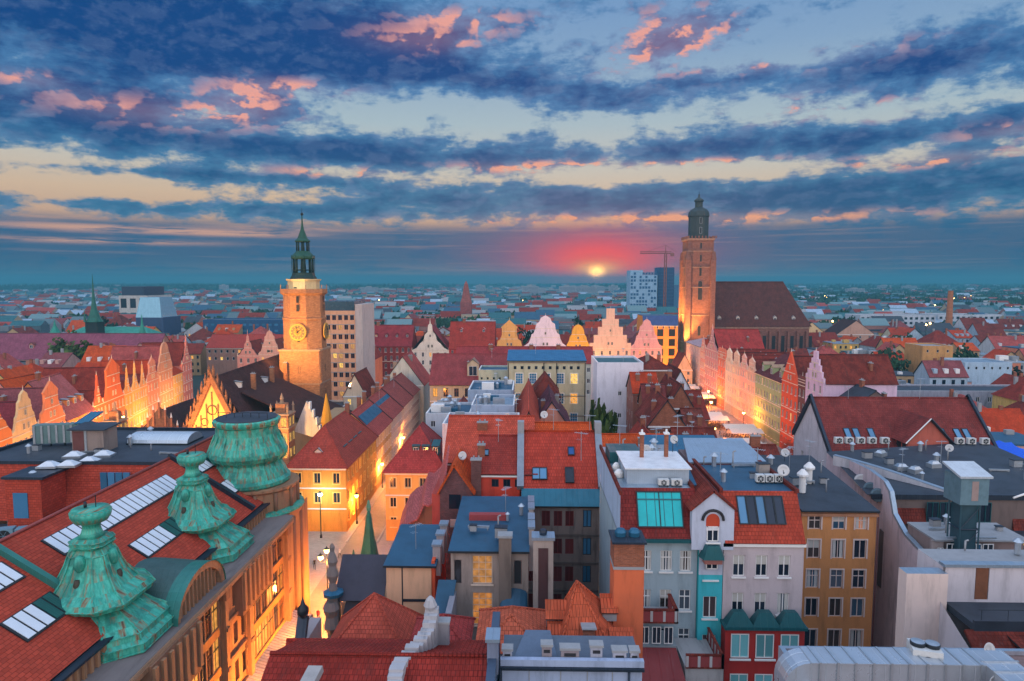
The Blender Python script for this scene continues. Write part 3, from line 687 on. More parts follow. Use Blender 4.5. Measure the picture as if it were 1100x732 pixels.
        for k in range(4):             # sheet seams up each main face
            a = k*pi/2
            for e_ in (-.3, .3):
                for q_ in list(range(4,8))+list(range(12,16)): (r1,z1),(r2,z2) = pr[q_], pr[q_+1]; b.bar(P3(r1*.87/cos(e_)*.99, a+e_, z1), P3(r2*.87/cos(e_)*.99, a+e_, z2), .045, COPPER, 4)
        b.obj('turret_roof', t)
        c = MB(); c.lathe([(1.05*s,25.8),(.78*s,26.2),(.66*s,26.6),(.72*s,26.9),(1.25*s,27.1),(1.50*s,27.5),(1.55*s,27.9),(1.40*s,27.95),(1.40*s,28.08),(.2,28.12)], 20, COPPER, smooth=True)
        c.v = [(p_[0], p_[1], p_[2]-.45) for p_ in c.v]; c.bar((-.4,0,27.6),(-.4,0,28.1), .12, IRON, 6); c.bar((.3,.2,27.6),(.3,.2,28.6), .035, IRON, 5); c.obj('urn', t)
        for k in range(4):             # mask and dark niche on each face
            a = k*pi/2; q = MB(); rr_ = 1.62*s
            q.lathe([(.10,-.5),(.42,-.25),(.48,.15),(.34,.5),(.1,.62)], 10, COPPER, smooth=True)
            mo = q.obj('mask', t, (rr_*cos(a)*1.02, rr_*sin(a)*1.02, 23.7)); mo.scale = (.9, .9, 1.25)
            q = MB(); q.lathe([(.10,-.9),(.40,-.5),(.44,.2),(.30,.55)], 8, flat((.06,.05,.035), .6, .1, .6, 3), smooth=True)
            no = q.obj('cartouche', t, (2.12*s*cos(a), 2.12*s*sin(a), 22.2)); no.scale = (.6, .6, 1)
        bs = MB(); bs.lathe([(4.1*s,0.),(4.1*s,17.3)], 8, BR2, rot=R8) if s > 2 else bs.box(-3.3, 6.3, -3.6, 3.6, 12.5, 17.0, BR2); 
        for k in range(-3, 4): bs.box(6.304, 6.55, k*1.1-.22, k*1.1+.22, 13.0, 16.8, BR)
        bs.obj('turret_base', t)
    turret(-33.7, 49.6, .93); turret(-34.0, 65.8, .90)
    # corner tower
    t = thing0('corner_tower', root, (-33.0-RX, 80.-RY, 0)); b = MB()
    b.lathe([(4.75,20.6),(4.95,20.8),(4.95,21.2),(4.55,21.5),(4.35,22.1),(4.0,22.7),(3.75,23.2),(3.85,23.5),(4.35,23.7),(4.65,24.2),(4.6,24.7),(4.25,25.4),(3.85,26.0),(3.62,26.7),(3.60,27.6),(3.85,27.8),(3.95,28.1),(3.95,28.35),(3.7,28.5)], 16, COPPER, rot=.1)
    for k in range(16):
        a = .1 + k*pi/8; P_ = [(4.5,21.5),(4.0,22.6),(3.8,23.2),(4.35,23.7),(4.65,24.3),(4.2,25.4),(3.65,26.7)]
        for (r1,z1),(r2,z2) in zip(P_, P_[1:]): b.bar(((r1+.03)*cos(a),(r1+.03)*sin(a),z1),((r2+.03)*cos(a),(r2+.03)*sin(a),z2), .09, COPPER, 5)
    b.obj('cupola', t, (-1.3,0,0)); d = MB(); d.lathe([(3.6,28.45),(3.55,28.6),(2.6,28.66),(.1,28.9)], 16, BITUM)
    for k in range(7): d.bar((-3+k,-1.2,28.6),(-3+k,-1.2,29.3), .04, IRON); 
    d.bar((-3,-1.2,29.3),(3,-1.2,29.3), .04, IRON); d.obj('deck', t, (-1.3,0,0))
    w = MB(); w.lathe([(4.55,0),(4.55,16.6),(4.9,16.8),(4.95,17.4),(4.5,17.5),(4.35,17.6),(4.35,20.0),(4.7,20.3),(4.7,20.6)], 24, BR)
    for k in range(12):
        a = pi/12 + k*pi/6; w.bar((4.45*cos(a),4.45*sin(a),17.6),(4.45*cos(a),4.45*sin(a),20.1), .22, BR2, 6); w.bar((4.66*cos(a),4.66*sin(a),0),(4.66*cos(a),4.66*sin(a),16.5), .26, BR2, 6)
    w.obj('wall', t)
    ledge = MB(); ledge.lathe([(5.0,17.42),(5.25,17.5),(5.2,17.75),(4.6,17.9)], 24, COPPER); ledge.obj('ledge', t)
    for k in range(-5, 4):
        a = k*pi/6 ; 
        for z in (4.6, 8.6, 12.6): window(t, (4.42*cos(a), 4.42*sin(a), z), a+pi/2, 1.2, 2.4, '2r', BR, LITY if random.random() < .45 else GLASS)
    # glass canopy over the shop fronts
    c = MB()
    for i in range(30): y = 63 + i*.5; c.slab([(XF+.1, y, 5.2), (XF+.1, y+.38, 5.2), (XF+2.3, y+.38, 4.6), (XF+2.3, y, 4.6)], .06, flat((.45,.40,.40),.4,0,.2))
    c.box(XF+2.25, XF+2.4, 63, 78, 4.4, 4.62, IRON); add(c, 'canopy')
    for i in range(7): shop = window(root, (XF+.05-RX, 64.5+i*1.9-RY, .6), pi/2, 1.6, 3.0, '2', BR2, LITY)
    # flat roofed wing behind the ridge, with a red tiled skirt
    fl = MB(); fl.box(-70, -41.5, 80., 99., 0, 22.6, BR2, BITUM); fl.box(-70, -41.5, 98.7, 99., 22.6, 23.0, DKM); fl.box(-70.3, -70, 80, 99, 22.4, 23.0, DKM)
    fl.box(-41.9, -41.6, 84, 99, 22.6, 22.9, DKM); add(fl, 'wing')
    sk = MB(); sk.slab([(-70.2, 78.0, 16.), (-41, 78.0, 16.), (-41, 79.9, 22.6), (-70.2, 79.9, 22.6)], .2, STORERED); add(sk, 'wing_roof')
    fb = MB(); fb.box(-70.3, -41.3, 79.7, 80.2, 22.55, 22.95, DKM); add(fb, 'fascia')
    for (x0, x1) in ((-52.2, -48.6),):
        for k in range(4): s_ = MB(); s_.box(x0+k*.95, x0+k*.95+.8, 78.9, 79.1, 19.6, 21.8, GLASSB); s_.obj('window', root, L)
    dk = MB(); dk.box(-70, -36, 62, 78, 0, 15.6, BR2, BITUM); add(dk, 'courtyard_roof')
    bs = MB(); p0 = (-60.6, 77.2); bs.box(p0[0], p0[0]+4.2, 74.6, 78.8, 16, 22.2, STORERED, BITUM); bs.box(p0[0]-.3, p0[0]+4.6, 74.4, 79, 22.2, 22.5, DKM); bs.box(p0[0]+.9, p0[0]+2.6, 74.5, 74.59, 17.6, 20.6, GLASSB); bs.obj('stairwell', root, L)
    return root
store()
# plant on the flat wing
def roofz(px, py, z): return at(px, py, z)
def ac_unit(label, x, y, z, w=1.1, d=.5, h=.9, rz=0., group=None, m=None):
    t = thing('air_conditioner', label, 'air conditioner', (x, y, z), rz, group); b = MB(); m = m or flat((.55,.57,.56), .5, 0, .35)
    b.box(-w/2, w/2, -d/2, d/2, .12, h, m); b.box(-w/2+.05, -w/2+.15, -d/2, d/2, 0, .12, IRON); b.box(w/2-.15, w/2-.05, -d/2, d/2, 0, .12, IRON); b.obj('housing', t)
    f = MB(); n = 16; r_ = min(h*.4, w*.4); f.face([(r_*cos(2*pi*i/n), -d/2-.02, h*.56+r_*sin(2*pi*i/n)) for i in range(n)], IRON)
    for k in range(3): f.bar((-r_*cos(k*pi/3), -d/2-.04, h*.56-r_*sin(k*pi/3)), (r_*cos(k*pi/3), -d/2-.04, h*.56+r_*sin(k*pi/3)), .02, m)
    f.obj('fan_grille', t); return t
x, y = at(70, 478, 22.6); t = thing('cooling_bank', 'long ribbed cooling bank with a tilted blue panel on the dark flat roof', 'cooling unit', (x, y, 22.6), R(14)); b = MB()
b.box(-3.6, 3.6, -.7, .7, .4, 3.0, flat((.12,.20,.20),.5,0,.4))
for k in range(8): b.box(-3.5+k*.9, -3.5+k*.9+.25, -.82, -.70, .5, 2.9, STEEL)
b.obj('housing', t); b = MB()
for k in range(5): b.bar((-3.4+k*1.7, 0, 0), (-3.4+k*1.7, 0, .42), .12, IRON)
b.obj('feet', t); b = MB(); b.slab([(1.6,-1.0,3.1),(3.2,-1.0,3.1),(4.6,1.2,4.3),(3.0,1.2,4.3)], .15, BLUEM); b.obj('panel', t)
x, y = at(102, 483, 22.6); t = thing('roof_shed', 'brown and pale rooftop shed standing beside the ribbed cooling bank', 'rooftop shed', (x, y, 22.6)); b = MB()
b.box(-2.0, 2.2, -1.5, 1.5, 0, 3.0, plaster((.28,.22,.19),.7)); b.box(-1.9, -.4, -1.53, -1.50, 0, 2.8, flat((.14,.05,.045),.7,0,.4)); b.box(-.3, .0, -1.6, -1.501, 0, 2.9, STEEL); b.obj('wall', t)
b = MB(); b.slab([(-2.4,-1.9,3.1),(2.6,-1.9,3.1),(2.6,1.9,3.35),(-2.4,1.9,3.35)], .15, BITUM); b.obj('roof', t)
for i, (px, py, lb) in enumerate(((53,502,'nearest white roof light pyramid left of the others on the dark flat roof'),(74,501,'white roof light pyramid right beside the nearest one on the flat roof'),(80,491,'long white roof light just in front of the cooling bank'),(96,497,'small white roof light between the pyramids and the shed'),(112,490,'white roof light in front of the rooftop shed'))):
    x, y = at(px, py, 22.6); b = MB(); b.box(-1.15,1.15,-.8,.8,0,.25,STEEL); b.prism([(-1.05,-.7),(1.05,-.7),(1.05,.7),(-1.05,.7)], .25, .75, flat((.55,.62,.68),.2,0,.2), scale=.3)
    o = b.obj('roof_light', None, (x, y, 22.6), R(6)); tag(o, lb, 'roof light', 'roof lights on the dark flat roof')
x, y = at(178, 474, 22.6); b = MB()
for i in range(8):
    a, c = pi*i/8, pi*(i+1)/8; b.face([(4.2,-2.2*cos(a),1.1*sin(a)+.2),(4.2,-2.2*cos(c),1.1*sin(c)+.2),(-4.2,-2.2*cos(c),1.1*sin(c)+.2),(-4.2,-2.2*cos(a),1.1*sin(a)+.2)], seam((.50,.60,.68),1.4,.25,.2,.2))
for x_ in (-4.2, 4.2): b.face([(x_,-2.2*cos(pi*i/8),1.1*sin(pi*i/8)+.2) for i in range(9)], STEEL)
b.box(-4.3,4.3,-2.3,2.3,0,.2,IRON); o = b.obj('barrel_skylight', None, (x, y, 22.6)); tag(o, 'large pale barrel vaulted skylight on the far end of the dark roof', 'skylight')
x, y = at(38, 556, 17.); t = thing('ventilator', 'tall white metal roof ventilator with round cap behind the red ridge', 'ventilator', (x, y, 15.6)); b = MB()
b.box(-1.3,1.3,-1.,1.,0,3.6,STEEL); b.lathe([(1.2,3.6),(.5,4.4),(.5,5.2),(.95,5.3),(1.0,5.9),(.5,6.1),(.5,6.4)], 10, flat((.35,.50,.50),.4,.3,.4)); b.obj('duct', t); b = MB(); b.lathe([(.4,6.4),(.9,6.5),(.2,7.1)], 10, STEEL); b.obj('cap', t)
for i, (px, py) in enumerate(((6, 575), (20, 563), (28, 574))):
    x, y = at(px, py, 16.5); ac_unit(['blue grey air conditioner leftmost behind the red ridge', 'blue grey air conditioner between its two neighbours behind the red ridge', 'blue grey air conditioner at the foot of the ventilator'][i], x, y, 15.62, 1.8, 1.2, 1.7, R(20), 'air conditioners behind the store ridge', flat((.16,.30,.38),.5,.2,.4))
# ------------------------------------------------------------------ street lamps
def lamp_light(parent, loc, e, col=(1, .34, .06), r=.25):
    l = bpy.data.lights.new('lamp_light', 'POINT'); l.energy = e; l.color = col; l.shadow_soft_size = r
    o = bpy.data.objects.new('lamp_light', l); COL.objects.link(o); o.parent = parent; o.location = loc; return o
BULB = {}
def bulbmat(col, st):
    k = (col, st)
    if k not in BULB:
        m = bpy.data.materials.new('lamp_glow_%d' % len(BULB)); m.use_nodes = True; b = m.node_tree.nodes['Principled BSDF']
        b.inputs['Emission Color'].default_value = (*col, 1); b.inputs['Emission Strength'].default_value = st; BULB[k] = m
    return BULB[k]
WARMB = bulbmat((1.0, .62, .16), 9.); COOLB = bulbmat((.75, 1.0, .85), 14.)
def street_lamp(label, x, y, h=6., heads=1, e=2500, col=(1,.40,.09), bulb=None, group='street lamps in the old town streets', z0=0., br=.30):
    t = thing('street_lamp', label, 'street lamp', (x, y, z0), 0, group); b = MB(); b.lathe([(.22,0),(.20,.5),(.09,.7),(.07,h)], 8, IRON); b.obj('pole', t)
    hs = [(0, 0, h)] if heads == 1 else [(s*.9, 0, h-.2) for s in (-1, 1)] + [(0, 0, h+.8)]
    if heads > 1: b = MB(); b.bar((-.9,0,h-.5),(.9,0,h-.5), .05, IRON); b.bar((0,0,h),(0,0,h+.7), .05, IRON); b.bar((-.9,0,h-.5),(-.9,0,h-.2),.04,IRON); b.bar((.9,0,h-.5),(.9,0,h-.2),.04,IRON); b.obj('arm', t)
    for hx, hy, hz in hs:
        b = MB(); b.lathe([(.10,0),(br,.18),(br*1.1,.45),(br*.7,.62)], 8, bulb or WARMB); ln = b.obj('lantern', t, (hx, hy, hz+.02)); b = MB(); b.lathe([(br*1.2,.62),(.1,.85),(.03,1.05)], 8, IRON); b.obj('lid', ln)
    lamp_light(t, (0, 0, h-.55), e, col, .4); 
    return t
# ------------------------------------------------------------------ the block in front, right of the middle
def dish(label, x, y, z, r=.45, rz=0., m=None, group='satellite dishes', mast=1.2):
    t = thing('satellite_dish', label, 'satellite dish', (x, y, z), rz, group); b = MB(); b.bar((0,.1,0),(0,.1,mast), .03, IRON, 6); b.bar((0,.1,mast),(0,-.5,mast-.1), .02, IRON); b.box(-.05,.05,-.56,-.46,mast-.15,mast-.03,IRON); b.obj('mast', t)
    b = MB(); b.lathe([(.02,0),(r*.6,.05),(r,.16),(r,.18),(r*.6,.07)], 16, m or flat((.55,.56,.56),.5,0,.2), smooth=True, cap=False); o = b.obj('dish', t, (0,.05,mast)); o.rotation_euler = (R(75),0,0); return t
SLATEF = P(158,178,186,.35); CREAM = P(205,186,178,.35)
# pale green town house with the big teal roof window
x0, x1, yf = 7.65, 14.05, 54.0
t = house('town_house', 'pale blue green house with a huge teal window in its steep red roof', 'house', x0, x1, yf, 69.5, 24.0, SLATEF, 'none', rm=DKRED, near=True, trim=GREY,
  front=wins(3, .95, 1.75, 1.15, 3.35, 5, 'xs', WHITE, us=[2.15, 3.85, 5.45], near=True, alt=(.3,'xsc')), flatm=BITUM)
for ch in list(t.children):
    if ch.name.startswith('roof'): bpy.data.objects.remove(ch)
b = MB(); b.slab([(0,-.35,24.0),(6.4,-.35,24.0),(6.4,1.5,27.7),(0,1.5,27.7)], .2, tile((.25,.035,.030),.34,.5), DARK); b.box(0,6.4,1.5,15.5,23.9,27.7, P(172,192,214,.3), PALEM); b.box(-.10,.12,-.3,15.5,27.6,27.95,DKRED); b.box(6.1,6.4,1.5,15.5,27.7,27.95,DKRED); b.box(-.02,-.001,0,1.6,23.5,27.6,P(172,192,214,.3))
b.box(-.1,6.5,-.55,-.3,23.7,23.98,TEALM); ro = b.obj('roof', t)
roof_window(t, 3.35, .02, 24.9, 3.6, 2.75, math.atan2(3.7, 1.85), flat((.015,.42,.44),.25,0,.35,.5), name='roof_window')
gm = MB(); 
for i in range(1, 5): u = 3.35-1.8+3.6*i/5; gm.slab([(u-.03,.02-.06,24.95),(u+.03,.02-.06,24.95),(u+.03,1.20,27.4),(u-.03,1.20,27.4)], .05, TEALM)
gm.slab([(1.55,.88,26.84),(5.15,.88,26.84),(5.15,.93,26.95),(1.55,.93,26.95)],.05,TEALM); gm.obj('glazing_bar', t)
b = MB(); b.box(.9,6.2,2.6,8.2,27.7,29.0,seam((.42,.52,.62),.18,.4,.4),flat((.75,.76,.76),.4,.1,.35,1.)); b.box(.7,6.4,2.4,8.4,29.0,29.1,flat((.72,.74,.75),.4,.1,.4,1.)); b.obj('penthouse', t)
b = MB(); b.box(.2,3.2,9,12.5,27.7,28.8,TEALM); b.box(3.6,6.2,9.4,13.4,27.7,28.5,STEEL); b.obj('roof_deck', t)
for i, (u, v) in enumerate(((2.75, 6.2), (5.0, 6.4))): chimney(ro, u, v, 29.0, 31.2, .34, .34, BRICKR, WHITE, 1)
for i, (u, v, s) in enumerate(((.55, 4.6, .8), (.6, 6.8, .7))):
    b = MB(); b.lathe([(.5*s,0),(.52*s,.4),(.35*s,.6),(.1,.7)], 12, WHITE); o = b.obj('roof_fan', None, (x0+u-.05, yf+v, 27.95 if 0 else 27.72)); tag(o, ['white domed roof fan nearest the left edge of the penthouse','white domed roof fan behind the other left of the penthouse'][i], 'roof fan', 'domed roof fans')
for i in range(2): ac_unit(['small round-fanned air conditioner left in front of the white penthouse','small round-fanned air conditioner right in front of the white penthouse'][i], x0+3.9+i*1.1, yf+2.0, 27.72, .9, .5, .6, 0, 'air conditioners in front of the penthouse')
dish('white dish on the back edge of the penthouse roof', x0+6.0, yf+8, 29.1, .4, .3)
t2 = thing('balcony_house', 'low red roofed annex with pale balconies at the foot of the green house', 'annex', (8.5, 50, 0)); b = MB()
b.box(.2,3.4,1.2,3.6,0,16.2,P(150,160,165)); b.slab([(.2,-1.5,14.6),(3.6,-1.5,14.6),(3.3,1.1,16.1),(.2,1.1,16.1)],.15,seam((.20,.02,.02),.9),DARK); b.box(3.7,6.6,-.5,3.9,0,15.4,P(175,175,175,.5)); b.obj('wall', t2)
b = MB()
for (xa,xb,ya,yb,z) in ((.2,3.4,.9,1.15,18.2),(3.1,3.4,.9,3.7,18.2),(3.7,6.6,-.6,-.4,15.4),(6.4,6.6,-.6,3.9,15.4)):
    b.box(xa,xb,ya,yb,z,z+.12,DKRED); b.box(xa,xb,ya,yb,z+1.0,z+1.12,DKRED)
    n = max(2,int((xb-xa+yb-ya)/.9))
    for i in range(n+1): u=i/n; cx=xa+(xb-xa-.2)*u; cy_=ya+(yb-ya-.2)*u; b.box(cx,cx+.2,cy_,cy_+.2,z+.12,z+1.0,P(190,190,190)); 
    b.box(xa+.04,xb-.04,ya+.04,yb-.04,z+.12,z+.95,plaster((.30,.06,.06)))
    b.obj('balcony', t2); b = MB()
b.box(.2,3.4,1.15,3.7,18.0,18.19,GREY); b.obj('balcony_floor', t2)
for i in range(3): window(t2, (.8+i*.95, 1.2-.18, 16.4), 0, .7, 1.4, '2', WHITE, near=True)
# narrow turquoise house with the arched gable
t = thing('town_house', 'very narrow turquoise house with an arched white gable', 'house', (14.1, 53.6, 0)); W = 1.95; TURQ = P(70,185,195,.3); b = MB(); ops = []
for z in (20.6, 17.3, 14.0, 10.7): ops.append((.42, 1.52, z, z+1.85)); window(t, (.97, 0, z), 0, 1.1, 1.85, '2s', WHITE, random.choice([GLASS, glassmat((.05,.03,.03))]), True)
panel(b, (0,0), 0, W, 0, 21.0, ops, TURQ); panel(b, (0,0), 0, W, 21.0, 23.2, [], P(190,198,214)); b.box(0,W,.35,14,0,23.2,TURQ,BITUM)
pf = [(-.7,23.2),(W+.75,23.2),(W+.75,26.6),(W/2+.02,28.1),(-.7,26.6)]; b.extr(pf, -.22, .5, P(190,198,214)); b.box(-.5,W+.5,.5,9,23.2,26.6,P(160,170,190),BITUM)
b.obj('wall', t)
r = MB(); r.slab([(-.95,-.35,26.55),(W/2,-.35,28.2),(W/2,9,28.2),(-.95,9,26.55)],.15,DKRED); r.slab([(W+1.0,-.35,26.55),(W/2+.01,-.35,28.2),(W/2+.01,9,28.2),(W+1.0,9,26.55)],.15,DKRED)
r.obj('roof', t)
r = MB(); n = 10
for i in range(n):
    a, c = pi*i/n, pi*(i+1)/n; r.bar((W/2+.85*cos(a),-.30,25.7+.85*sin(a)),(W/2+.85*cos(c),-.30,25.7+.85*sin(c)),.12,DARK,5)
r.face([(W/2+.55*cos(pi*i/n),-.235,25.7+.55*sin(pi*i/n)) for i in range(n+1)]+[(W/2-.55,-.235,25.2),(W/2+.55,-.235,25.2)], plaster((.50,.07,.03))); r.box(W/2-.55,W/2+.55,-.26,-.225,24.85,25.2,P(220,220,225)); r.obj('arch', t)
for z, h in ((23.95,1.25),): window(t, (W/2, -.40, z), 0, .95, h, '2s', WHITE, near=True)
window(t, (W/2, -.4, 21.6), 0, .95, 1.2, '2', WHITE, near=True)
bay = MB(); bay.prism([(.15,-.9),(W-.15,-.9),(W+.1,-.003),(-.1,-.003)], 22.6, 23.7, TEALM, scale=.55); bay.box(.25,W-.25,-.75,-.003,22.2,22.6,flat((.3,.12,.1),.6)); bay.obj('oriel_roof', t)
b = MB(); b.box(-1.2,.9,3,8.5,26.7,27.7,BLUEM); b.slab([(-1.3,2.8,27.7),(1.0,2.8,27.7),(1.0,8.7,28.1),(-1.3,8.7,28.1)],.15,BLUEM); b.obj('roof_duct', t)
# white over red house
x0, x1, yf = 16.1, 22.6, 53.6
t = house('town_house', 'cream house over a bright red bay, dark roof windows in its orange red roof', 'house', x0, x1, yf, 66, 23.9, P(196,184,186,.3), 'none', rm=RED, near=True, front=wins(3,.95,1.8,1.2,3.2,2,'2s',WHITE,us=[1.25,3.1,4.95],near=True,alt=(.5,'2sb')))
for ch in list(t.children):
    if ch.name.startswith('roof'): bpy.data.objects.remove(ch)
b = MB(); RO = tile((.46,.065,.035),.32,.35); b.slab([(0,-.35,23.8),(6.5,-.35,23.8),(6.5,1.9,27.5),(0,1.9,27.5)],.2,RO,DARK); b.box(0,6.5,1.9,12.4,23.7,27.4,P(150,150,160),BITBLUE); b.face([(6.5,-.3,23.85),(6.5,1.9,23.85),(6.5,1.9,27.3)],DKM)
b.box(6.3,6.62,1.7,12.4,27.4,27.7,DKRED); b.box(0,.3,1.7,12.4,27.4,27.75,DKRED); ro = b.obj('roof', t); a_ = math.atan2(3.7,2.25)
for i in range(5): roof_window(t, 1.75+i*.76, .52, 25.05+.13, .62, 2.2, a_, GLASSB if i in (0,2) else GLASS, name='roof_window')
b = MB(); b.box(-.03,6.35,-1.1,-.003,0,17.1,plaster((.42,.035,.03),.4)); b.obj('bay', t); b = MB()
for i in range(3): c_=1.1+i*2.1; b.prism([(c_-1.2,-1.35),(c_+1.2,-1.35),(c_+1.1,-.003),(c_-1.1,-.003)],17.1,18.3,TEALM,scale=.42)
b.box(-.15,6.5,-1.4,-.003,17.0,17.25,TEALM); b.obj('bay_roof', t)
for z in (14.6, 11.2, 7.8):
    for i in range(3): window(t, (1.15+i*2.0, -1.3, z), 0, 1.45, 2.0, '2s', WHITE, glassmat((.10,.28,.30)), True)
for i in range(3): ac_unit('small %s air conditioner in the row behind the orange red roof' % ['leftmost white','middle white','rightmost white'][i], x0+4.3+i*.8, yf+4.5, 27.42, .7, .5, .75, 0, 'air conditioners behind the orange roof')
t = thing('roof_canopy', 'big pale sloping sheet metal roof light behind the white penthouse', 'roof light', (15.6, 64, 0)); b = MB(); b.slab([(0,0,27.6),(7.6,0,27.6),(7.0,6,28.6),(.8,6,28.6)],.2,PALEM); b.box(.3,7.3,.3,5.8,22,27.4,P(140,120,120)); b.box(0,7.7,-.1,.0,27.2,27.45,DKRED); b.obj('glazing', t)
# ochre house
t = house('town_house', 'plain ochre house with white framed windows and a flat dark roof', 'house', 27.5, 34.9, 66, 82, 22.1, P(214,148,92,.3), 'shed', 1.3, BITUM, over=.35, near=True,
  front=[wins(3,1.2,1.9,1.6,3.2,0,'2r',P(225,205,195),us=[1.3,3.7,5.9],near=True,zs=[17.3,11.2,7.9]), wins(3,1.2,1.9,1,3,0,'rx',P(225,205,195),us=[1.3,3.7,5.9],near=True,zs=[14.2]), wins(3,1.2,1.35,1,3,0,'rx',P(225,205,195),us=[1.3,3.7,5.9],near=True,zs=[20.3],lit=.45,lits=[litmat((1,.35,.15),.5)])], trim=P(180,130,100), right=None)
b = MB(); b.bar((7.5,-.12,22.0),(7.5,-.12,0),.07,flat((.1,.03,.03),.5),6); b.obj('downpipe', t)
house('infill_house', 'small dark red tiled roof tucked behind the ochre house', 'house', 24.5, 33.5, 84, 96, 19.2, BRICKR, 'gx', 3.6, DKRED, chim=((.2,.4,1.,),(.7,.5,1.2)))
for i, (px, py) in enumerate(((803,517),(814,515),(869,512),(862,520))):
    x, y = at(px, py, 23.6); b = MB(); b.lathe([(.35,-1.2),(.35,.5),(.6,.6),(.6,.8),(.15,1.3)], 10, [STEEL,STEEL,WHITE,WHITE][i]); o = b.obj('roof_vent', None, (x, y, 23.9)); tag(o, ['metal roof vent with a conical cap, left one of the steel pair','metal roof vent with a conical cap, right one of the steel pair','white roof vent standing further back on the dark shed roof','white roof vent nearer the front left of the dark shed roof'][i], 'roof vent', 'roof vents')
# party wall and the big block at the right
PW = P(214,196,200,.55)
def rightblock():
    t = thing('corner_block', 'large pale block with blank stained side wall and cluttered dark flat roofs', 'building', (33, 53, 0)); L = (-33,-53,0); b = MB()
    A = (40.9, 90.5); B = (36.2, 56); C_ = (64, 90.5); D = (60, 53.5)
    def w(p, q, za, zb, m, z0=0): b.face([(*p,z0),(*q,z0),(*q,zb),(*p,za)], m)
    def lp(k): return (A[0]+(B[0]-A[0])*k, A[1]+(B[1]-A[1])*k)
    dA = (B[0]-A[0], B[1]-A[1])
    def onwall(px, py):
        r_ = ray(px, py); k = (A[0]*r_.y - A[1]*r_.x) / (dA[1]*r_.x - dA[0]*r_.y); p_ = lp(k); return (p_[0], p_[1], CAM_H + r_.z*p_[1]/r_.y)
    OL = [onwall(*q_) for q_ in ((888,487),(918,497),(934,505),(950,517),(956,528),(960,552),(972,574),(1008,612),(1014,640))]
    b.face([(p_[0],p_[1],0) for p_ in reversed(OL)] + OL, PW)
    for p_, q_ in zip(OL, OL[1:]): b.slab([p_, q_, (q_[0]+.5,q_[1]+.1,q_[2]), (p_[0]+.5,p_[1]+.1,p_[2])], .25, PALEM)
    # (a stepped, sloping top)
    pr = [] and [(0,23.6),(.30,23.6),(.30,22.7),(.42,23.4),(.52,23.3),(.60,22.2),(.66,20.0),(1,18.6)]
    for (k0,z0),(k1,z1) in zip(pr, pr[1:]):
        if k1 > k0: w(lp(k0), lp(k1), z0, z1, PW); n0,n1 = lp(k0),lp(k1); b.face([(*n0,z0),(*n1,z1),(n1[0]+.45,n1[1],z1),(n0[0]+.45,n0[1],z0)], PALEM); b.face([(n0[0]+.45,n0[1],z0),(n1[0]+.45,n1[1],z1),(n1[0]+.45,n1[1],z1-4),(n0[0]+.45,n0[1],z0-4)],PW)
    b.obj('side_wall', t, L)
    f = MB(); f.face([(41,72,22.0),(63,72,22.0),(66,97,22.0),(41.0,90.5,22.0)], BITUM); f.face([(36.9,72,22.0),(41,72,22.0),(41,90.5,22.0),(40.6,90.5,22.0)],BITUM); f.box(38.6,66,71.7,72,17.0,21.99,P(120,105,100),DKM); f.box(37.2,66.3,71.5,71.75,21.6,22.15,DKM)
    f.slab([(36.6,54.0,17.6),(60,54.0,17.6),(60,62,18.6),(37.6,62,18.6)],.3,BITUM); f.box(38.2,60,62,71.6,12,18.3,P(110,95,90),BITUM); f.obj('roof', t, L)
    # red skirt roof, dark glazed terrace storey
    s_ = MB(); s_.slab([(38.4,71.2,19.0),(43.0,71.2,19.0),(43.0,72.1,21.9),(38.4,72.1,21.9)],.2,DKRED); s_.slab([(52.4,71.2,17.5),(60.5,71.2,17.5),(60.5,72.3,21.9),(52.4,72.3,21.9)],.2,DKRED); s_.obj('skirt_roof', t, L)
    for i in range(5): window(t, (43.6+i*1.4-33, 71.2-53, 19.2), 0, 1.25, 2.2, '2', TEALM, GLASSB if i == 3 else GLASS, near=True)
    for i in range(4): window(t, (39.6+i*1.1-33, 61.4-53, 18.5), 0, 1.0, 2.2, '2', WHITE, [GLASS,GLASS,GLASSB,GLASS][i], near=True)
    window(t, (38.3-33+.2, 61.35-53, 18.9), 0, .6, 1.4, '2', WHITE, near=True)
    k = MB(); k.box(38.0,46.5,62.0,66,18.4,20.9,P(150,130,125),BITUM); k.box(38.0,46.8,61.5,66.2,20.9,21.05,GREY); k.box(38.8,43.4,61.2,61.35,21.3,21.45,STEEL); k.box(37.8,38.9,61.7,61.98,18.2,20.9,P(165,150,145)); k.obj('terrace_wall', t, L)
    roof_window(t, 56.5-33, 71.62-53, 19.2, 1.2, 1.2, math.atan2(4.4,1.1))
    e = MB(); e.box(44.8-33,60-33,60.6-53,61-53,13,19.0,P(190,165,155,.7),GREY); e.box(45.0-33,47.0-33,62.5-53,62.6-53,20.2,20.6,LITY); e.obj('low_wall', t)
    c = MB(); n = 10; pts = [(38.6+ i*.75, 84-i*1.15, 22.2+1.0*sin(pi*.5*(1-i/n))) for i in range(n+1)]
    for p, q in zip(pts, pts[1:]): c.face([(p[0],p[1],21.9),(q[0],q[1],21.9),q,p],P(200,200,205)); c.slab([p,q,(q[0]+.5,q[1]+.5,q[2]),(p[0]+.5,p[1]+.5,p[2])],.08,PALEM)
    c.obj('curved_parapet', t, L)
rightblock()
t = thing('lift_tower', 'blue grey rooftop lift cabin on a steel frame with white roof', 'lift tower', (39.6, 60.6, 0)); b = MB()
for (a, c) in ((0,0),(2.6,0),(0,2.6),(2.6,2.6)): b.bar((a,c,15),(a,c,24.8),.13,seam((.05,.12,.15)),4)
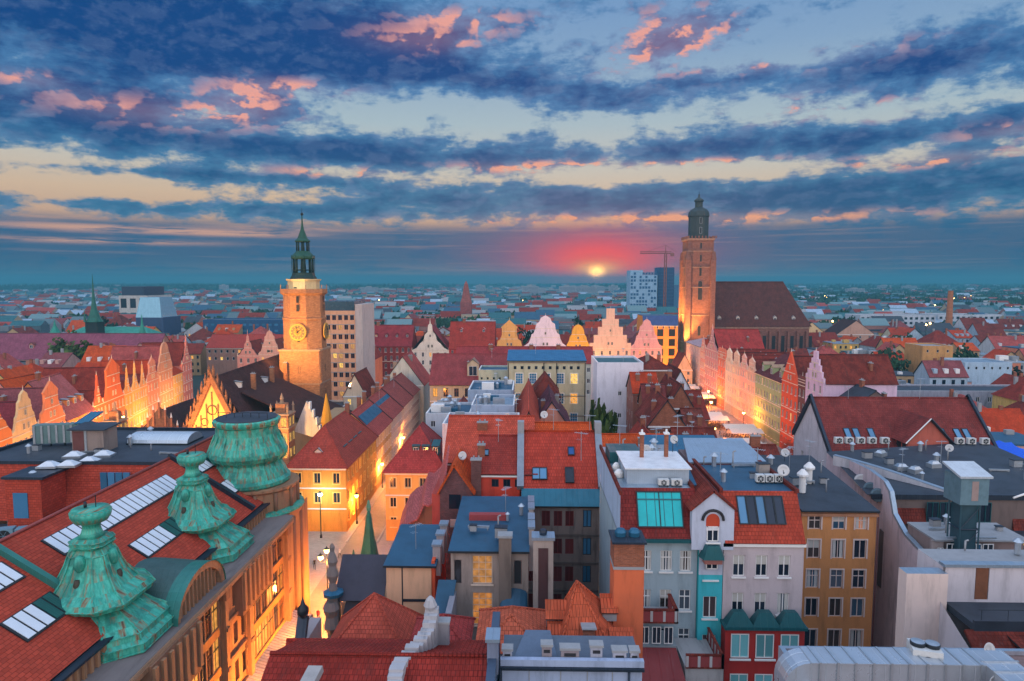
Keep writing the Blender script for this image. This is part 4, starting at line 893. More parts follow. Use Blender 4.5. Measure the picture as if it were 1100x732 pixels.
for z in (16,18.1,20.2,22.4): b.bar((0,0,z),(2.6,0,z),.07,DKM); b.bar((0,0,z),(2.6,0,z+2.1),.05,DKM); b.bar((0,2.6,z),(0,0,z),.07,DKM); b.bar((2.6,0,z),(2.6,2.6,z),.07,DKM)
b.box(.2,2.4,.2,2.4,15,24.7,flat((.03,.07,.09),.5)); b.obj('frame', t); b = MB(); b.box(-.5,3.3,-.5,3.2,24.8,27.4,flat((.13,.22,.26),.5,.2,.4)); b.box(1.0,1.9,-.53,-.503,25.2,27.0,flat((.3,.22,.2),.6)); b.obj('cabin', t); b = MB(); b.slab([(-.8,-.8,27.5),(3.6,-.8,27.5),(3.6,3.4,28.2),(-.8,3.4,28.2)],.2,WHITEM); b.obj('roof', t); t.scale = (.66,.66,1)
# big maroon roof with its dormer
t = house('hall', 'long house with big plain maroon roof, white gable and a wide dormer', 'house', 44.4, 68.2, 97, 111, 19.8, P(205,200,205,.6), 'gx', 7.0, tile((.25,.046,.038),.34,.5), over=.3, ridge=.55, near=True, left=wins(2,.9,1.3,2,3,2,'2'))
for x_ in (-.35, 23.9):
    b = MB()
    for (ya,za,yb,zb) in ((-.4,19.6,7.7,27.3),(7.7,27.3,14.3,19.8)): b.slab([(x_,ya,za+.3),(x_+.4,ya,za+.3),(x_+.4,yb,zb+.3),(x_,yb,zb+.3)],.7,DKM)
    b.obj('verge', t)
a_ = math.atan2(7,7.7)
for u in (3.4,4.7,6.9,17.4,19.6,20.9): roof_window(t, u, 1.9, 20+1.75, .75, 1.9, a_, GLASSB, name='roof_window')
b = MB(); b.box(10.0,15.8,-1.4,5,19.2,22.4,plaster((.50,.13,.09))); b.face([(10.0,-1.4,22.4),(15.8,-1.4,22.4),(12.9,-1.4,25.4)],plaster((.50,.13,.09))); b.box(9.95,9.99,.2,1.4,20.2,22.3,DARK); b.box(9.95,9.99,-1.0,-.1,20.2,22.3,DARK); do = b.obj('dormer', t); b = MB()
b.slab([(9.5,-1.8,22.0),(12.9,-1.8,25.6),(12.9,7,25.6),(9.5,4,22.0)],.15,tile((.25,.046,.038),.34,.5),DARK); b.slab([(16.3,-1.8,22.0),(12.91,-1.8,25.6),(12.91,7,25.6),(16.3,4,22.0)],.15,tile((.25,.046,.038),.34,.5),DARK); b.obj('dormer_roof', do); b = MB(); b.bar((9.5,-1.85,22.05),(12.9,-1.85,25.65),.09,WHITE); b.bar((16.3,-1.85,22.05),(12.9,-1.85,25.65),.12,DKM); b.obj('verge_board', do)
for i, u in enumerate((-.3,1.2,2.8,4.4,6.2, 16.7,18.3,20.2)):
    ac_unit('white air conditioner on the eave of the maroon roof, ' + ['at the white gable','second from the gable','third from the gable','fourth from the gable','nearest the dormer on its left','nearest the dormer on its right','middle one right of the dormer','rightmost right of the dormer'][i], 44.6+u, 95.0, 22.0, 1.1, .6, .95, 0, 'air conditioners along the maroon roof')
for i, (px, py, lb) in enumerate(((968,505,'flat white roof light right below the dormer'),(1003,502,'larger pair of vents below the dormer, right one'),(983,508,'low pale roof vent between the roof lights'),(946,490,'low pale box on the flat roof near the white gable'))):
    x, y = at(px, py, 22.0); b = MB(); b.box(-.7,.7,-.5,.5,0,.5,STEEL); b.prism([(-.6,-.4),(.6,-.4),(.6,.4),(-.6,.4)],.5,.8,STEEL,scale=.6); o = b.obj('roof_vent', None, (x,y,22.0), .2*i); tag(o, lb, 'roof vent')
for i, (px, py, lb) in enumerate(((927,522,'white dish on top of the pale side wall'),(937,531,'upper blue grey dish fixed to the pale side wall'),(945,538,'lowest blue grey dish on the pale side wall'))):
    x, y = at(px, py, 21.2); dish(lb, x-.4, y-.3, 21.0, .75, R(-20), None if i == 0 else flat((.10,.16,.20),.5,.2), mast=.9)
# white house with brown door, terrace and red shed roof
t = thing('terrace_house', 'white topped house with a brown terrace door above a red shed roof', 'house', (31.1, 42.3, 0)); b = MB(); WH = P(205,200,205,.35)
panel(b, (-.4,6), 0, 18, 0, 24.2, [(2.2,3.2,21.7,24.1)], WH); b.box(-.4,17.6,6.3,9.5,0,24.1,WH,GREY); b.box(-.6,17.8,5.8,6.5,24.2,24.42,PALEM); b.box(-3.4,-.42,5.6,6.7,0,23.8,P(226,206,196),PALEM)
b.face([(-.9,6,0),(-.9,0,0),(-.9,0,19.0),(-.9,6,21.9)][::-1],WH); b.face([(-.9,0,0),(18,0,0),(18,0,18.6),(-.9,0,18.6)],P(200,180,175)); b.obj('wall', t)
b = MB(); b.box(1.85,2.75,6.02,6.12,21.7,24.1,WOODB); b.obj('door', t)
b = MB(); b.box(-.3,17.6,2.9,6,21.0,21.5,BITUM); b.box(-.3,17.6,2.7,2.9,20.9,21.75,BITUM)
for i in range(10): b.bar((.2+i*1.8,2.8,21.7),(.2+i*1.8,2.8,22.5),.02,IRON)
b.bar((0,2.8,22.5),(17.5,2.8,22.5),.03,IRON); b.obj('terrace', t)
b = MB(); b.slab([(-.9,-.2,18.7),(18,-.2,18.7),(18,2.8,21.1),(-.9,2.8,21.1)],.2,DKRED); ro = b.obj('roof', t)
for u in (3.2, 9.2, 13.5):
    d_ = dormer(t, u, .0, 19.2, 2.6, 1.2, 's', DKRED, DKRED); 
t3 = thing('antenna_mast', 'thin rooftop antenna mast with pale crossbars above the red shed roof', 'antenna', (35.0, 44.5, 19.5)); b = MB(); b.bar((0,0,0),(0,0,5.6),.05,STEEL,6); b.obj('mast', t3); b = MB()
for k in range(5): b.bar((-.5,.2*k-.4,4.6),( .5,.2*k-.4,4.6),.02,STEEL)
b.bar((0,-.6,4.6),(0,.6,4.6),.03,STEEL); b.bar((-.9,0,3.6),(.9,0,3.9),.05,STEEL); b.obj('antenna', t3)
# ------------------------------------------------------------------ foreground right: gravel roof with the silver duct
t = house('gravel_roof_building', 'nearest building at lower right with a brown gravel roof', 'building', 14.6, 45, 22, 37.6, 23.7, P(150,150,160), 'flat', flatm=GRAVEL, parapet=.25, trim=PALEM)
t = thing('ventilation_duct', 'big silver ribbed ventilation duct curving down onto the gravel roof', 'ventilation duct', (20.5, 34, 23.65)); b = MB(); DU = seam((.50,.56,.62),.75,.25,.55,.35)
for z_, w_ in ((0,0),): 
    n = 6; arc = [(-6.0-1.3*sin(pi/2*i/n), 1.45+1.3*cos(pi/2*i/n)-1.3+.0) for i in range(n+1)]
pr = [(2.8,1.95),(-6.0,1.95)] + [(-6.0-1.3*sin(pi/2*i/n), .65+1.3*cos(pi/2*i/n)) for i in range(1,n+1)] + [(-7.3,-2.5),(-5.6,-2.5),(-5.6,.5),(2.8,.5)]
b.extr(pr[::-1] if 0 else pr[::-1], -1.0, .45, DU); b.box(-6.0,2.8,-1.05,.5,1.93,1.99,DU); 
for i in range(10): b.box(-5.6+i*.9,-5.5+i*.9,-1.08,.53,.6,2.04,STEEL)
b.extr([(2.8,.5),(4.6,.5),(4.6,1.95),(2.8,1.95)], -9, .45, DU)
for i in range(10): b.box(2.75,4.65,-8.8+i*.9,-8.7+i*.9,.6,2.02,STEEL)
b.obj('duct', t)
t = thing('ventilation_duct', 'teal tinted smaller duct elbow in front of the big silver duct', 'ventilation duct', (*at(960,734,24.0), 23.9)); b = MB(); b.extr([(-2.6,-1.5),(-1.3,-1.5),(-1.3,.7),(1.6,.7),(1.6,1.8),(-1.9,1.8),(-2.6,1.2)], -1.2, 1.0, seam((.10,.34,.42),.8,.3,.5,.3)); b.box(-2.75,-1.15,-1.35,1.15,.5,.65,STEEL); b.obj('duct', t); t.scale = (.62,.62,.62)
ac_unit('large white rooftop condenser with two top fans beside the ducts', *at(992,722,24.5), 24.05, 1.4, 1.2, 1.9, R(-15)); 
b = MB()
for k in (-.4,.4): b.lathe([(.36,1.9),(.38,2.06),(.33,2.1)], 14, IRON, k*.85, 0); b.lathe([(.34,2.105),(.05,2.13)], 14, STEEL, k*.85, 0)
o = b.obj('fan', [x for x in REG if x.name.startswith('air_conditioner')][-1])
for i, (px, py, r_, lb) in enumerate(((1061,697,.42,'pale dish at the gravel roof edge, furthest of three'),(1074,722,.48,'pale dish with an orange mark, middle one on the gravel roof'),(1067,733,.4,'dish nearest the lower frame edge on the gravel roof'))):
    x, y = at(px, py, 25.1); d_ = dish(lb, x, y, 24.05, r_, R(20), mast=.95)
    if i == 1:
        b = MB()
        for k in (-.09,.09): b.lathe([(.10,0),(.10,.02)], 10, flat((.8,.18,.04),.5), k, 0)
        o = b.obj('mark', d_.children[1]); o.location = (0,-.05,.10)
x, y = at(1086, 640, 25.0)
t = thing('antenna_mast', 'mast with round orange centred dish standing at the right edge', 'antenna', (45.6, 60.0, 17)); b = MB(); b.bar((0,0,0),(0,0,13),.08,STEEL,6); b.bar((0,0,10),(1.8,.4,11.2),.12,WHITE,6); b.bar((-.2,0,9.2),(-1.8,0,8.6),.10,WHITE,6); b.obj('mast', t); b = MB(); b.lathe([(.1,0),(.55,.05),(.6,.2)],14,WHITE,smooth=True); b.lathe([(.22,.21),(.2,.24)],10,flat((.8,.2,.05),.5)); o = b.obj('dish', t, (0,-.2,7.2)); o.rotation_euler=(R(80),0,0)
# vents on the gravel roof
for i, (px, py) in enumerate(((880,723),(902,722))):
    x, y = at(px, py, 24.2); b = MB(); b.prism([(-.5,-.25),(.5,-.25),(.4,.25),(-.4,.25)],0,.35,seam((.08,.25,.3)),scale=.8,bottom=True); o = b.obj('roof_vent', None, (x, y, 24.0)); tag(o, ['flat teal roof vent, left of the pair under the duct','flat teal roof vent, right of the pair under the duct'][i], 'roof vent', 'teal vents on the gravel roof')
# ------------------------------------------------------------------ the block in front, middle
BRW = P(140,126,118,.7)
t = house('courtyard_house', 'courtyard house with plain brown rear wall under a bright red tiled roof', 'house', -.55, 7.9, 70.5, 84, 21.3, BRW, 'none', near=True,
   front=[wins(5,.9,1.7,.9,3.1,5,'2',plaster((.20,.03,.03)),glassmat((.10,.015,.012)),us=[.75,2.55,3.85,5.1,8.2],near=False), wins(1,.9,1.9,.8,3.1,5,'2',IRON,GLASSB,us=[7.0])])
for ch in list(t.children):
    if ch.name.startswith('roof'): bpy.data.objects.remove(ch)
b = MB(); b.slab([(-.1,-.6,21.1),(8.5,-.6,21.1),(8.5,1.2,22.5),(-.1,1.2,22.5)],.2,seam((.02,.14,.20),.6),DARK); b.obj('lower_roof', t)
b = MB(); b.slab([(.1,1.1,22.4),(8.3,1.1,22.4),(8.3,6.2,27.7),(.1,6.2,27.7)],.2,tile((.50,.06,.035),.42,.3),DARK); b.slab([(8.3,13.5,22.6),(.1,13.5,22.6),(.1,6.21,27.7),(8.3,6.21,27.7)],.2,RED,DARK); b.bar((.1,6.2,27.75),(8.3,6.2,27.75),.14,RED,6); ro = b.obj('roof', t); a_=math.atan2(5.3,5.1)
for x_ in (-.6, 8.3):
    b = MB()
    for (ya,za,yb,zb) in ((1,22.8,6.2,28.2),(6.2,28.2,13.6,22.0)): b.slab([(x_,ya,za),(x_+.75,ya,za),(x_+.75,yb,zb),(x_,yb,zb)],.9,flat((.22,.26,.31),.6,.1,.4))
    b.face([(x_+.3,1,21),(x_+.3,13.5,21),(x_+.3,6.2,27.4)],GREY); b.box(x_,x_+.75,5.6,6.8,27.5,28.9,GREY); b.obj('fire_wall', t)
for bz in (20.75, 17.6, 14.5, 11.4): 
    b = MB(); b.box(0,8.45,-.12,-.003,bz,bz+.22,P(110,98,92,.6)); b.obj('string_course', t)
roof_window(t, 1.9, 1.85, 23.35, 1.5, 1.3, a_, GLASSB, name='roof_window'); roof_window(t, 5.2, 1.6, 23.1, .8, 1.7, a_, GLASS, name='roof_window'); roof_window(t, 5.5, 4.0, 25.55, .6, .9, a_, flat((.02,.08,.25),.3), name='roof_window')
t = thing('chimney_stack', 'free standing whitish chimney stack streaked with brown soot', 'chimney', (1.35, 55.5, 0)); b = MB(); b.box(-.85,.85,-.6,.6,0,23.3,plaster((.40,.33,.29),.9)); b.box(-.42,.42,-.62,-.602,0,22.6,plaster((.09,.04,.04),.8)); b.obj('stack', t); b = MB(); b.box(-.98,.98,-.75,.75,23.3,23.55,PALEM); b.lathe([(.3,23.55),(.34,23.8),(.28,24.0)],8,DKM); b.obj('cap', t)
t = thing('chimney_stack', 'massive orange plastered stack with brick top and two blue cowls', 'chimney', (7.25, 47.5, 0)); b = MB(); OP = P(214,112,74,.35); b.box(-1.05,1.1,-1,1.2,0,24.5,OP); b.box(-1.1,1.15,-1.05,1.25,24.5,24.7,GREY); b.box(-1.05,1.1,-1,1.2,24.7,26.4,BRICKR); b.box(-1.2,1.25,-1.15,1.35,26.4,26.55,DKM); b.obj('stack', t); b = MB()
for k in (-.45,.55): b.lathe([(.40,26.55),(.43,26.85),(.3,27.05)],8,BLUEM,k,.2)
b.obj('cowl', t)
# blue roofed houses with the arched lit windows
t = thing('rear_house', 'rear house with bright blue flat roof and two lit arched windows', 'house', (-6.8, 57.5, 0)); b = MB(); GW = P(168,152,142,.6); ops = [(1.9,3.7,18.2,20.8),(1.9,3.7,14.4,17.4),(.3,.95,18.2,20.4),(5.6,6.3,18.2,20.4)]
panel(b,(0,0),0,6.9,0,21.3,ops,GW); b.box(-.003,6.88,.3,12,0,21.2,P(214,110,80,.4),BITBLUE); b.obj('wall', t)
window(t,(2.8,0,18.2),0,1.8,2.6,'gs',P(220,200,180),litmat((1,.42,.10),.55),True); window(t,(2.8,0,14.4),0,1.8,3.0,'gs',P(220,200,180),litmat((1,.36,.07),.6),True)
for u in (.62,5.95): window(t,(u,0,18.2),0,.65,2.2,'a',flat((.12,.09,.08),.6),glassmat((.03,.025,.025)),True)
b = MB(); b.slab([(-.2,-.4,21.35),(7.0,-.4,21.35),(7.0,12.6,22.1),(-.2,12.6,22.1)],.2,BITBLUE,DARK); ro = b.obj('roof', t); b = MB(); b.box(4.3,5.4,-.7,.3,13,22.7,plaster((.22,.17,.14),.8)); b.box(4.2,5.5,-.8,.4,22.7,22.9,GREY); b.obj('chimney', ro)
b = MB(); b.box(1.1,4.9,6.2,7.0,21.7,22.3,flat((.30,.05,.05),.7)); b.obj('roof_curb', ro)
for k in range(4): b = MB(); b.box(6.95,7.4,1+k*2.6,2.6+k*2.6,19,22.9-.2*(k%2),plaster((.4,.34,.32))); b.box(6.85,7.5,.9+k*2.6,2.7+k*2.6,22.9-.2*(k%2),23.1-.2*(k%2),PALEM); b.obj('parapet', ro)
t = thing('lean_to', 'lean-to with dark blue sheet roof under the small arched window', 'lean-to', (-8.4, 53, 0)); b = MB(); b.slab([(0,0,14.2),(1.5,0,14.2),(2.1,4.4,18.6),(.5,4.4,18.6)],.15,BITBLUE); b.box(.1,1.5,.2,4.3,0,14.0,GREY); b.obj('roof', t)
b = MB(); b.box(1.6,2.1,.3,4.4,0,17.6,P(150,150,160)); b.obj('side_wall', t)
t = thing('lean_to', 'barrel shaped dark blue roof beside the soot streaked stack', 'lean-to', (-2.4, 55.4, 0)); b = MB(); n=6
for i in range(n): a,c=pi*i/n,pi*(i+1)/n; b.face([(1.2-1.2*cos(a),0,15.2+.5*sin(a)),(1.2-1.2*cos(c),0,15.2+.5*sin(c)),(1.2-1.2*cos(c),2.0,17.4+.5*sin(c)),(1.2-1.2*cos(a),2.0,17.4+.5*sin(a))],BITBLUE)
b.box(0.1,2.3,.1,2,0,15.2,GREY); b.obj('roof', t)
CRW = P(232,186,150,.25)
t = thing('rear_house', 'cream and orange rear house with a bright blue roof', 'house', (-15.9, 58.5, 0)); b = MB(); b.box(3.1,7.2,0,8.0,0,19.4,CRW); b.box(7.21,7.5,.1,8.0,0,19.8,P(226,98,62,.3)); b.box(-1.2,3.1,.4,8,0,15.6,CRW); b.box(4.6,7.2,-.05,-.003,16.0,16.25,DKM); b.box(4.5,4.6,-.04,-.003,0,19.4,DKM); b.obj('wall', t)
b = MB(); b.slab([(2.9,-.35,19.5),(7.7,-.35,19.5),(7.7,8.2,20.2),(2.9,8.2,20.2)],.2,BITBLUE,DARK); b.slab([(-1.6,-.4,16.2),(2.9,-.4,16.2),(2.9,2.6,19.3),(-1.6,2.6,19.3)],.15,flat((.045,.042,.060),.6,0,.3),DARK); b.slab([(-1.2,-1.2,13.2),(1.6,-1.2,13.2),(2.2,.2,16.2),(-.6,.2,16.2)],.1,flat((.035,.032,.045),.6,0,.3)); b.obj('roof', t)
for k in range(3): b = MB(); b.box(7.2,7.9,1+k*2.6,2+k*2.6,18,20.8,plaster((.42,.38,.38))); b.box(7.1,8.0,.9+k*2.6,2.1+k*2.6,20.8,21.0,PALEM); b.obj('chimney', t)
# red houses behind the blue roofs
house('town_house', 'red walled house with three dark square windows over the blue roof', 'house', -5.6, 1.0, 73, 80, 23.8, P(205,75,55,.4), 'gx', 2.9, tile((.38,.05,.035),.34,.4), front=wins(3,.8,.9,.7,3,1,'2',DARK,us=[2.0,3.3,4.6]), chim=((.05,.3,1.2),), skyl=((.12,.3,.6,.8),), ridge=.7)
house('town_house', 'house with plain bright orange tiled roof behind the red walled one', 'house', -10.4, .8, 82, 95, 22.6, P(190,90,70), 'gx', 4.3, tile((.56,.085,.045),.34,.25), ridge=.5, chim=((.4,.35,.8),))
t = thing('gabled_house', 'narrow dark brick house with stepped verge and a tiny balcony', 'house', (-9.6, 71.5, 0)); b = MB(); b.box(0,3.6,0,7,0,22.2,brick((.14,.05,.05))); b.face([(0,0,22.2),(3.6,0,22.2),(1.6,0,25.0)],brick((.14,.05,.05))); b.box(1.0,2.3,-.03,-.003,20.2,21.8,GLASS); b.box(1.2,2.6,-.8,-.003,18.4,18.6,GREY); b.box(1.2,2.6,-.8,-.74,18.6,19.3,P(190,170,165)); b.box(-.9,-.02,.2,7,0,21.8,P(180,80,70)); b.obj('wall', t); b = MB(); b.slab([(-.3,-.3,21.9),(1.6,-.3,25.2),(1.6,7,25.2),(-.3,7,21.9)],.15,ORANGE); b.slab([(3.9,-.3,21.9),(1.61,-.3,25.2),(1.61,7,25.2),(3.9,7,21.9)],.15,ORANGE); b.obj('roof', t); chimney(t,3.9,1.5,20,25.3,1.1,.8,brick((.16,.06,.05)))
# curly gabled house with the pink roof
t = thing('curly_gabled_house', 'old brown gabled house edged by a curling pink tiled roof', 'house', (-15.4, 73, 0)); g_ = plaster((.24,.12,.08),.9); b = MB()
pts = [(0,12.0),(9.6,12.0),(9.6,24.3),(9.0,24.3),(8.0,20.4),(6.6,20.0),(6.0,21.0),(5.0,21.6),(4.2,20.4),(3.4,19.2),(1.6,17.8),(.4,15.6),(0,13.4)]
pts = [(.0,8),(9.6,8),(9.6,24.6),(8.9,24.4),(8.5,22.6),(7.6,20.6),(6.4,19.4),(5.4,19.6),(5.0,18.6),(4.4,17.2),(3.2,16.6),(2.0,15.4),(.6,12.2)]
pts = [(x_*.70, 15.0+(z_-12.2)*.70 if z_ > 8 else 4) for x_, z_ in pts]; b.extr(pts, 0, .5, g_); b.box(.1,6.6,.5,8,0,14.8,g_); 
for u, z in ((3.9,16.8),(5.3,17.8),(5.5,20.0)): b.bar((u-.5,-.05,z-.5),(u+.5,-.05,z+.5),.07,IRON); b.bar((u-.5,-.05,z+.5),(u+.5,-.05,z-.5),.07,IRON)
b.obj('wall', t); r = MB(); pk = tile((.52,.13,.12),.3,.3)
for (xa,za),(xb,zb) in zip(pts[3:], pts[4:]): r.slab([(xb,-.5,zb+.15),(xa,-.5,za+.15),(xa-.6,8,za+1.4),(xb-.6,8,zb+1.4)],.18,pk)
r.obj('roof', t)
# green spire
t = thing('green_spire', 'slender green copper spire with small side pinnacle over the street', 'spire', (-18.7, 76.5, 0)); b = MB(); b.box(-1.1,1.1,-1.1,1.1,0,10.6,plaster((.2,.12,.1))); b.obj('tower', t); b = MB(); G2 = seam((.02,.16,.12),.5,.5,.2,.5); b.lathe([(1.6,10.5),(1.45,10.9),(.7,14.6),(.28,17.6),(.12,18.2)],8,G2,rot=pi/8); b.lathe([(.26,18.2),(.28,18.6),(.1,19.4)],8,COPPER); b.obj('spire_roof', t); b = MB(); b.lathe([(.6,10.4),(.5,10.9),(.05,13.4)],6,G2,-1.9,0); b.box(-2.4,-1.5,-.4,.4,0,10.4,plaster((.2,.12,.1))); b.obj('pinnacle', t); b = MB(); b.slab([(.4,-1.6,10.4),(3.6,-1.6,10.4),(3.6,.4,12.4),(.4,.4,12.4)],.15,G2); b.box(.5,3.5,-1.2,2,0,10.4,plaster((.2,.12,.1))); b.obj('wing', t)
# yellow house right of the narrow street, three dormers
YEL = P(232,186,110,.25)
t = house('street_house', 'yellow corner house with three dormers and red roof, right of the narrow street', 'house', -24.6, -14.2, 113, 127, 12.2, YEL, 'hip', 7.0, tile((.40,.065,.06),.34,.3), over=.5,
  front=wins(4,1.1,1.7,1.0,3.5,3,'2sr',P(240,214,160),GLASS,lit=.0), left=wins(4,1.1,1.7,1.0,3.5,3,'2s',WHITE,lit=.2), base=(3.8,P(225,165,90)), bands=(8.0,))
for i in range(3): dormer(t, 5.0+i*1.7, 2.3, 14.7, 1.2, 1.5, 's', TEALM, TEALM, gl=GLASS)
house('street_house', 'house with a plain pinkish red roof behind the three dormer house', 'house', -19.5, -9.5, 127.5, 150, 13.5, P(225,200,195), 'gy', 5.5, PINKT, left=wins(6,1.1,1.7,1,3.3,3,'2s',WHITE,lit=.2))
# foreground roofs along the bottom
t = house('foreground_house', 'nearest dark red ribbed tile roof along the bottom of the view', 'house', -15.2, -2.3, 34.3, 42.8, 20.9, P(160,160,175), 'gx', 1.8, tile((.30,.032,.022),.36,.4,.26,2.), ridge=.42, over=.3)
b = MB(); b.box(12.9,13.4,-.6,8.8,19,23.0,flat((.06,.09,.14),.5,.2)); b.box(12.85,13.5,3.2,4.4,22,24.0,P(120,130,150)); b.box(12.75,13.6,3.1,4.5,24.0,24.2,PALEM); b.obj('fire_wall', t)
t = thing('parapet_ornament', 'weathered pale stone scroll parapet crossing the near red roof', 'parapet', (-7.6, 34.5, 21.0)); b = MB(); SC = plaster((.42,.42,.44),.9)
prev = None
for i in range(22):
    k = i/21; x_ = -.55+1.9*k+.25*sin(9*k); y_ = -1.5+8.5*k; z_ = .1+2.3*k-.3*cos(8*k)+.2*random.random(); b.box(x_-.42,x_+.42,y_-.24,y_+.24,-.5,z_+.4,SC)
b.lathe([(.3,2.2),(.42,2.6),(.30,2.9),(.45,3.2),(.28,3.6),(.1,3.8)],8,SC,1.35,7.0); b.obj('scroll', t)
b = MB(); b.slab([(-5.2,-1.2,1.5),(-4.4,-1.2,1.5),(-3.9,1.2,2.5),(-4.7,1.2,2.5)],.5,flat((.30,.30,.30),.7)); b.obj('coping', t)
house('foreground_house', 'mid red ribbed roof strip left of the big gabled red roof', 'house', -17.0, -11.8, 43.6, 47.2, 17.9, P(190,150,120), 'gx', 1.4, tile((.40,.04,.025),.36,.3,.26,2.), ridge=.5)
house('foreground_house', 'big steep orange red gabled roof in front of the cream wall', 'house', -15.7, -8.7, 47.8, 54.8, 16.2, CRW, 'hip', 4.0, tile((.50,.085,.05),.32,.3), over=.3)
t = thing('gate_pier', 'slim dark gable end with a ball finial above the square', 'gable', (-17.9, 50.3, -2.2)); b = MB(); b.box(-.5,.4,0,4,2.2,18.8,plaster((.35,.3,.3))); b.slab([(-.6,-.5,17.2),(.2,-.5,17.2),(.2,1.2,20.4),(-.6,1.2,20.4)],.5,DKM); b.lathe([(.15,20.3),(.45,20.7),(.45,21.1),(.2,21.4),(.03,22.0)],10,IRON,-.1,1.0,smooth=True); b.obj('pier', t)
t = thing('statue_pinnacle', 'tall carved stone pinnacle topped by a statue beside the square', 'pinnacle', (-17.6, 58.2, -1.7)); b = MB(); SB = plaster((.20,.17,.16),.9); b.box(-.45,.45,-.45,.45,1.7,18.4,SB); b.lathe([(.9,18.4),(.95,18.7),(.5,18.9)],8,BLUEM); b.lathe([(.42,18.9),(.3,19.6),(.55,20.3),(.35,21.2),(.5,21.6),(.25,22.3),(.18,22.5),(.25,22.9),(.1,23.2)],8,SB); b.lathe([(.3,15),(.7,15.6),(.5,16.6),(.75,17.3),(.5,18.0)],8,SB,-.1,-.4); b.obj('shaft', t)
house('foreground_house', 'small hipped dark red roof left of the lit arched windows', 'house', -8.3, -4.3, 45.6, 49.6, 19.0, P(130,140,150), 'hip', 1.4, tile((.36,.05,.045),.36,.3,.3,2.), over=.25)
house('foreground_house', 'orange hipped roof with a maroon front face in the middle', 'house', -3.4, 1.1, 44.4, 50.0, 19.5, P(130,140,150), 'hip', 1.5, tile((.56,.12,.06),.34,.25,.3,2.), over=.3)
t = thing('pyramid_roof_house', 'house with the tall orange pyramid roof and stepped side roofs', 'house', (4.7, 44, -1.8)); b = MB(); OR = tile((.60,.11,.045),.9,.3,.24,2.5); b.box(-2.0,2.6,-2,4,1.8,21.3,P(150,150,160)); b.box(-3.2,-2.0,0,4,1.8,21.0,GREY); b.obj('wall', t); r = MB(); ap = (-1.1,3.2,25.1); A,B,C_,D = (-2.9,-1.9,21.2),(1.9,-2.2,20.8),(2.8,4.6,21.2),(-2.9,4.6,21.2)
for q in ((A,B,ap),(B,C_,ap),(C_,D,ap),(D,A,ap)): r.face(q,OR)
for q in (A,B,C_,D): r.bar(q,ap,.10,OR,6)
ro = r.obj('roof', t)
for (xa,ya,z_,w_) in ((-3.4,2.4,22.9,1.6),(-3.3,1.2,22.0,1.8),(.6,2.6,23.3,1.2),(1.0,.2,22.0,1.7)):
    r = MB(); r.slab([(xa,ya-.6,z_),(xa+w_,ya-.6,z_),(xa+w_,ya+.9,z_+.75),(xa,ya+.9,z_+.75)],.12,OR,DARK); r.box(xa+.1,xa+w_-.1,ya-.4,ya+.8,z_-.7,z_-.15,GREY); r.obj('side_roof', ro)
r = MB(); r.box(-.9,-.1,-.4,.9,21.8,23.2,BRICKR); r.slab([(-1.0,-.55,23.5),(0,-.55,23.5),(0,.9,23.2),(-1.0,.9,23.2)],.1,GREY); r.obj('dormer', ro)
t = thing('parapet_wall', 'pale blue parapet wall with small chimneys along the bottom', 'wall', (2.7, 38.5, -.9)); b = MB(); b.box(-4.2,4.2,0,3.5,.9,22.9,P(165,180,205,.4),flat((.10,.13,.17),.6)); b.box(-4.3,4.3,-.1,.25,22.9,23.3,P(165,180,205,.4)); [b.box(u_,u_+.05,-.05,-.003,10,22.88,GREY) for u_ in (-2.6,-.7,.9,2.4)]; b.bar((3.4,-.16,1),(3.4,-.16,22.8),.08,DKM,6); b.box(-4.3,4.3,-.28,-.10,22.72,22.88,DKM); b.slab([(-3.6,.3,23.0),(-.8,.3,23.0),(-1.2,3.4,23.3),(-2.8,3.4,23.3)],.1,flat((.10,.14,.2),.5)); b.obj('wall', t)
for u, w_, h in ((-3.9,.55,23.6),(-1.5,.6,23.9),(-.1,1.1,23.7),(1.5,.7,23.9),(2.9,.8,23.6),(3.8,.5,23.6)): chimney(t, u, .6, 22.9, h, w_, .5, P(175,178,190,.5) if u > 1 or u < -3 else plaster((.28,.24,.25),.7), GREY, 0); b = MB(); b.box(u-w_*.32,u+w_*.32,.33,.349,h-.4,h-.2,DARK); b.obj('vent_opening', t)
for i, (px, w_) in enumerate(((468,1.2),(395*1.0+0,0))[:1]): chimney(t, -8.4, 3.0, 20, 24.0, 1.3, .6, plaster((.3,.3,.32),.6), GREY, 0)
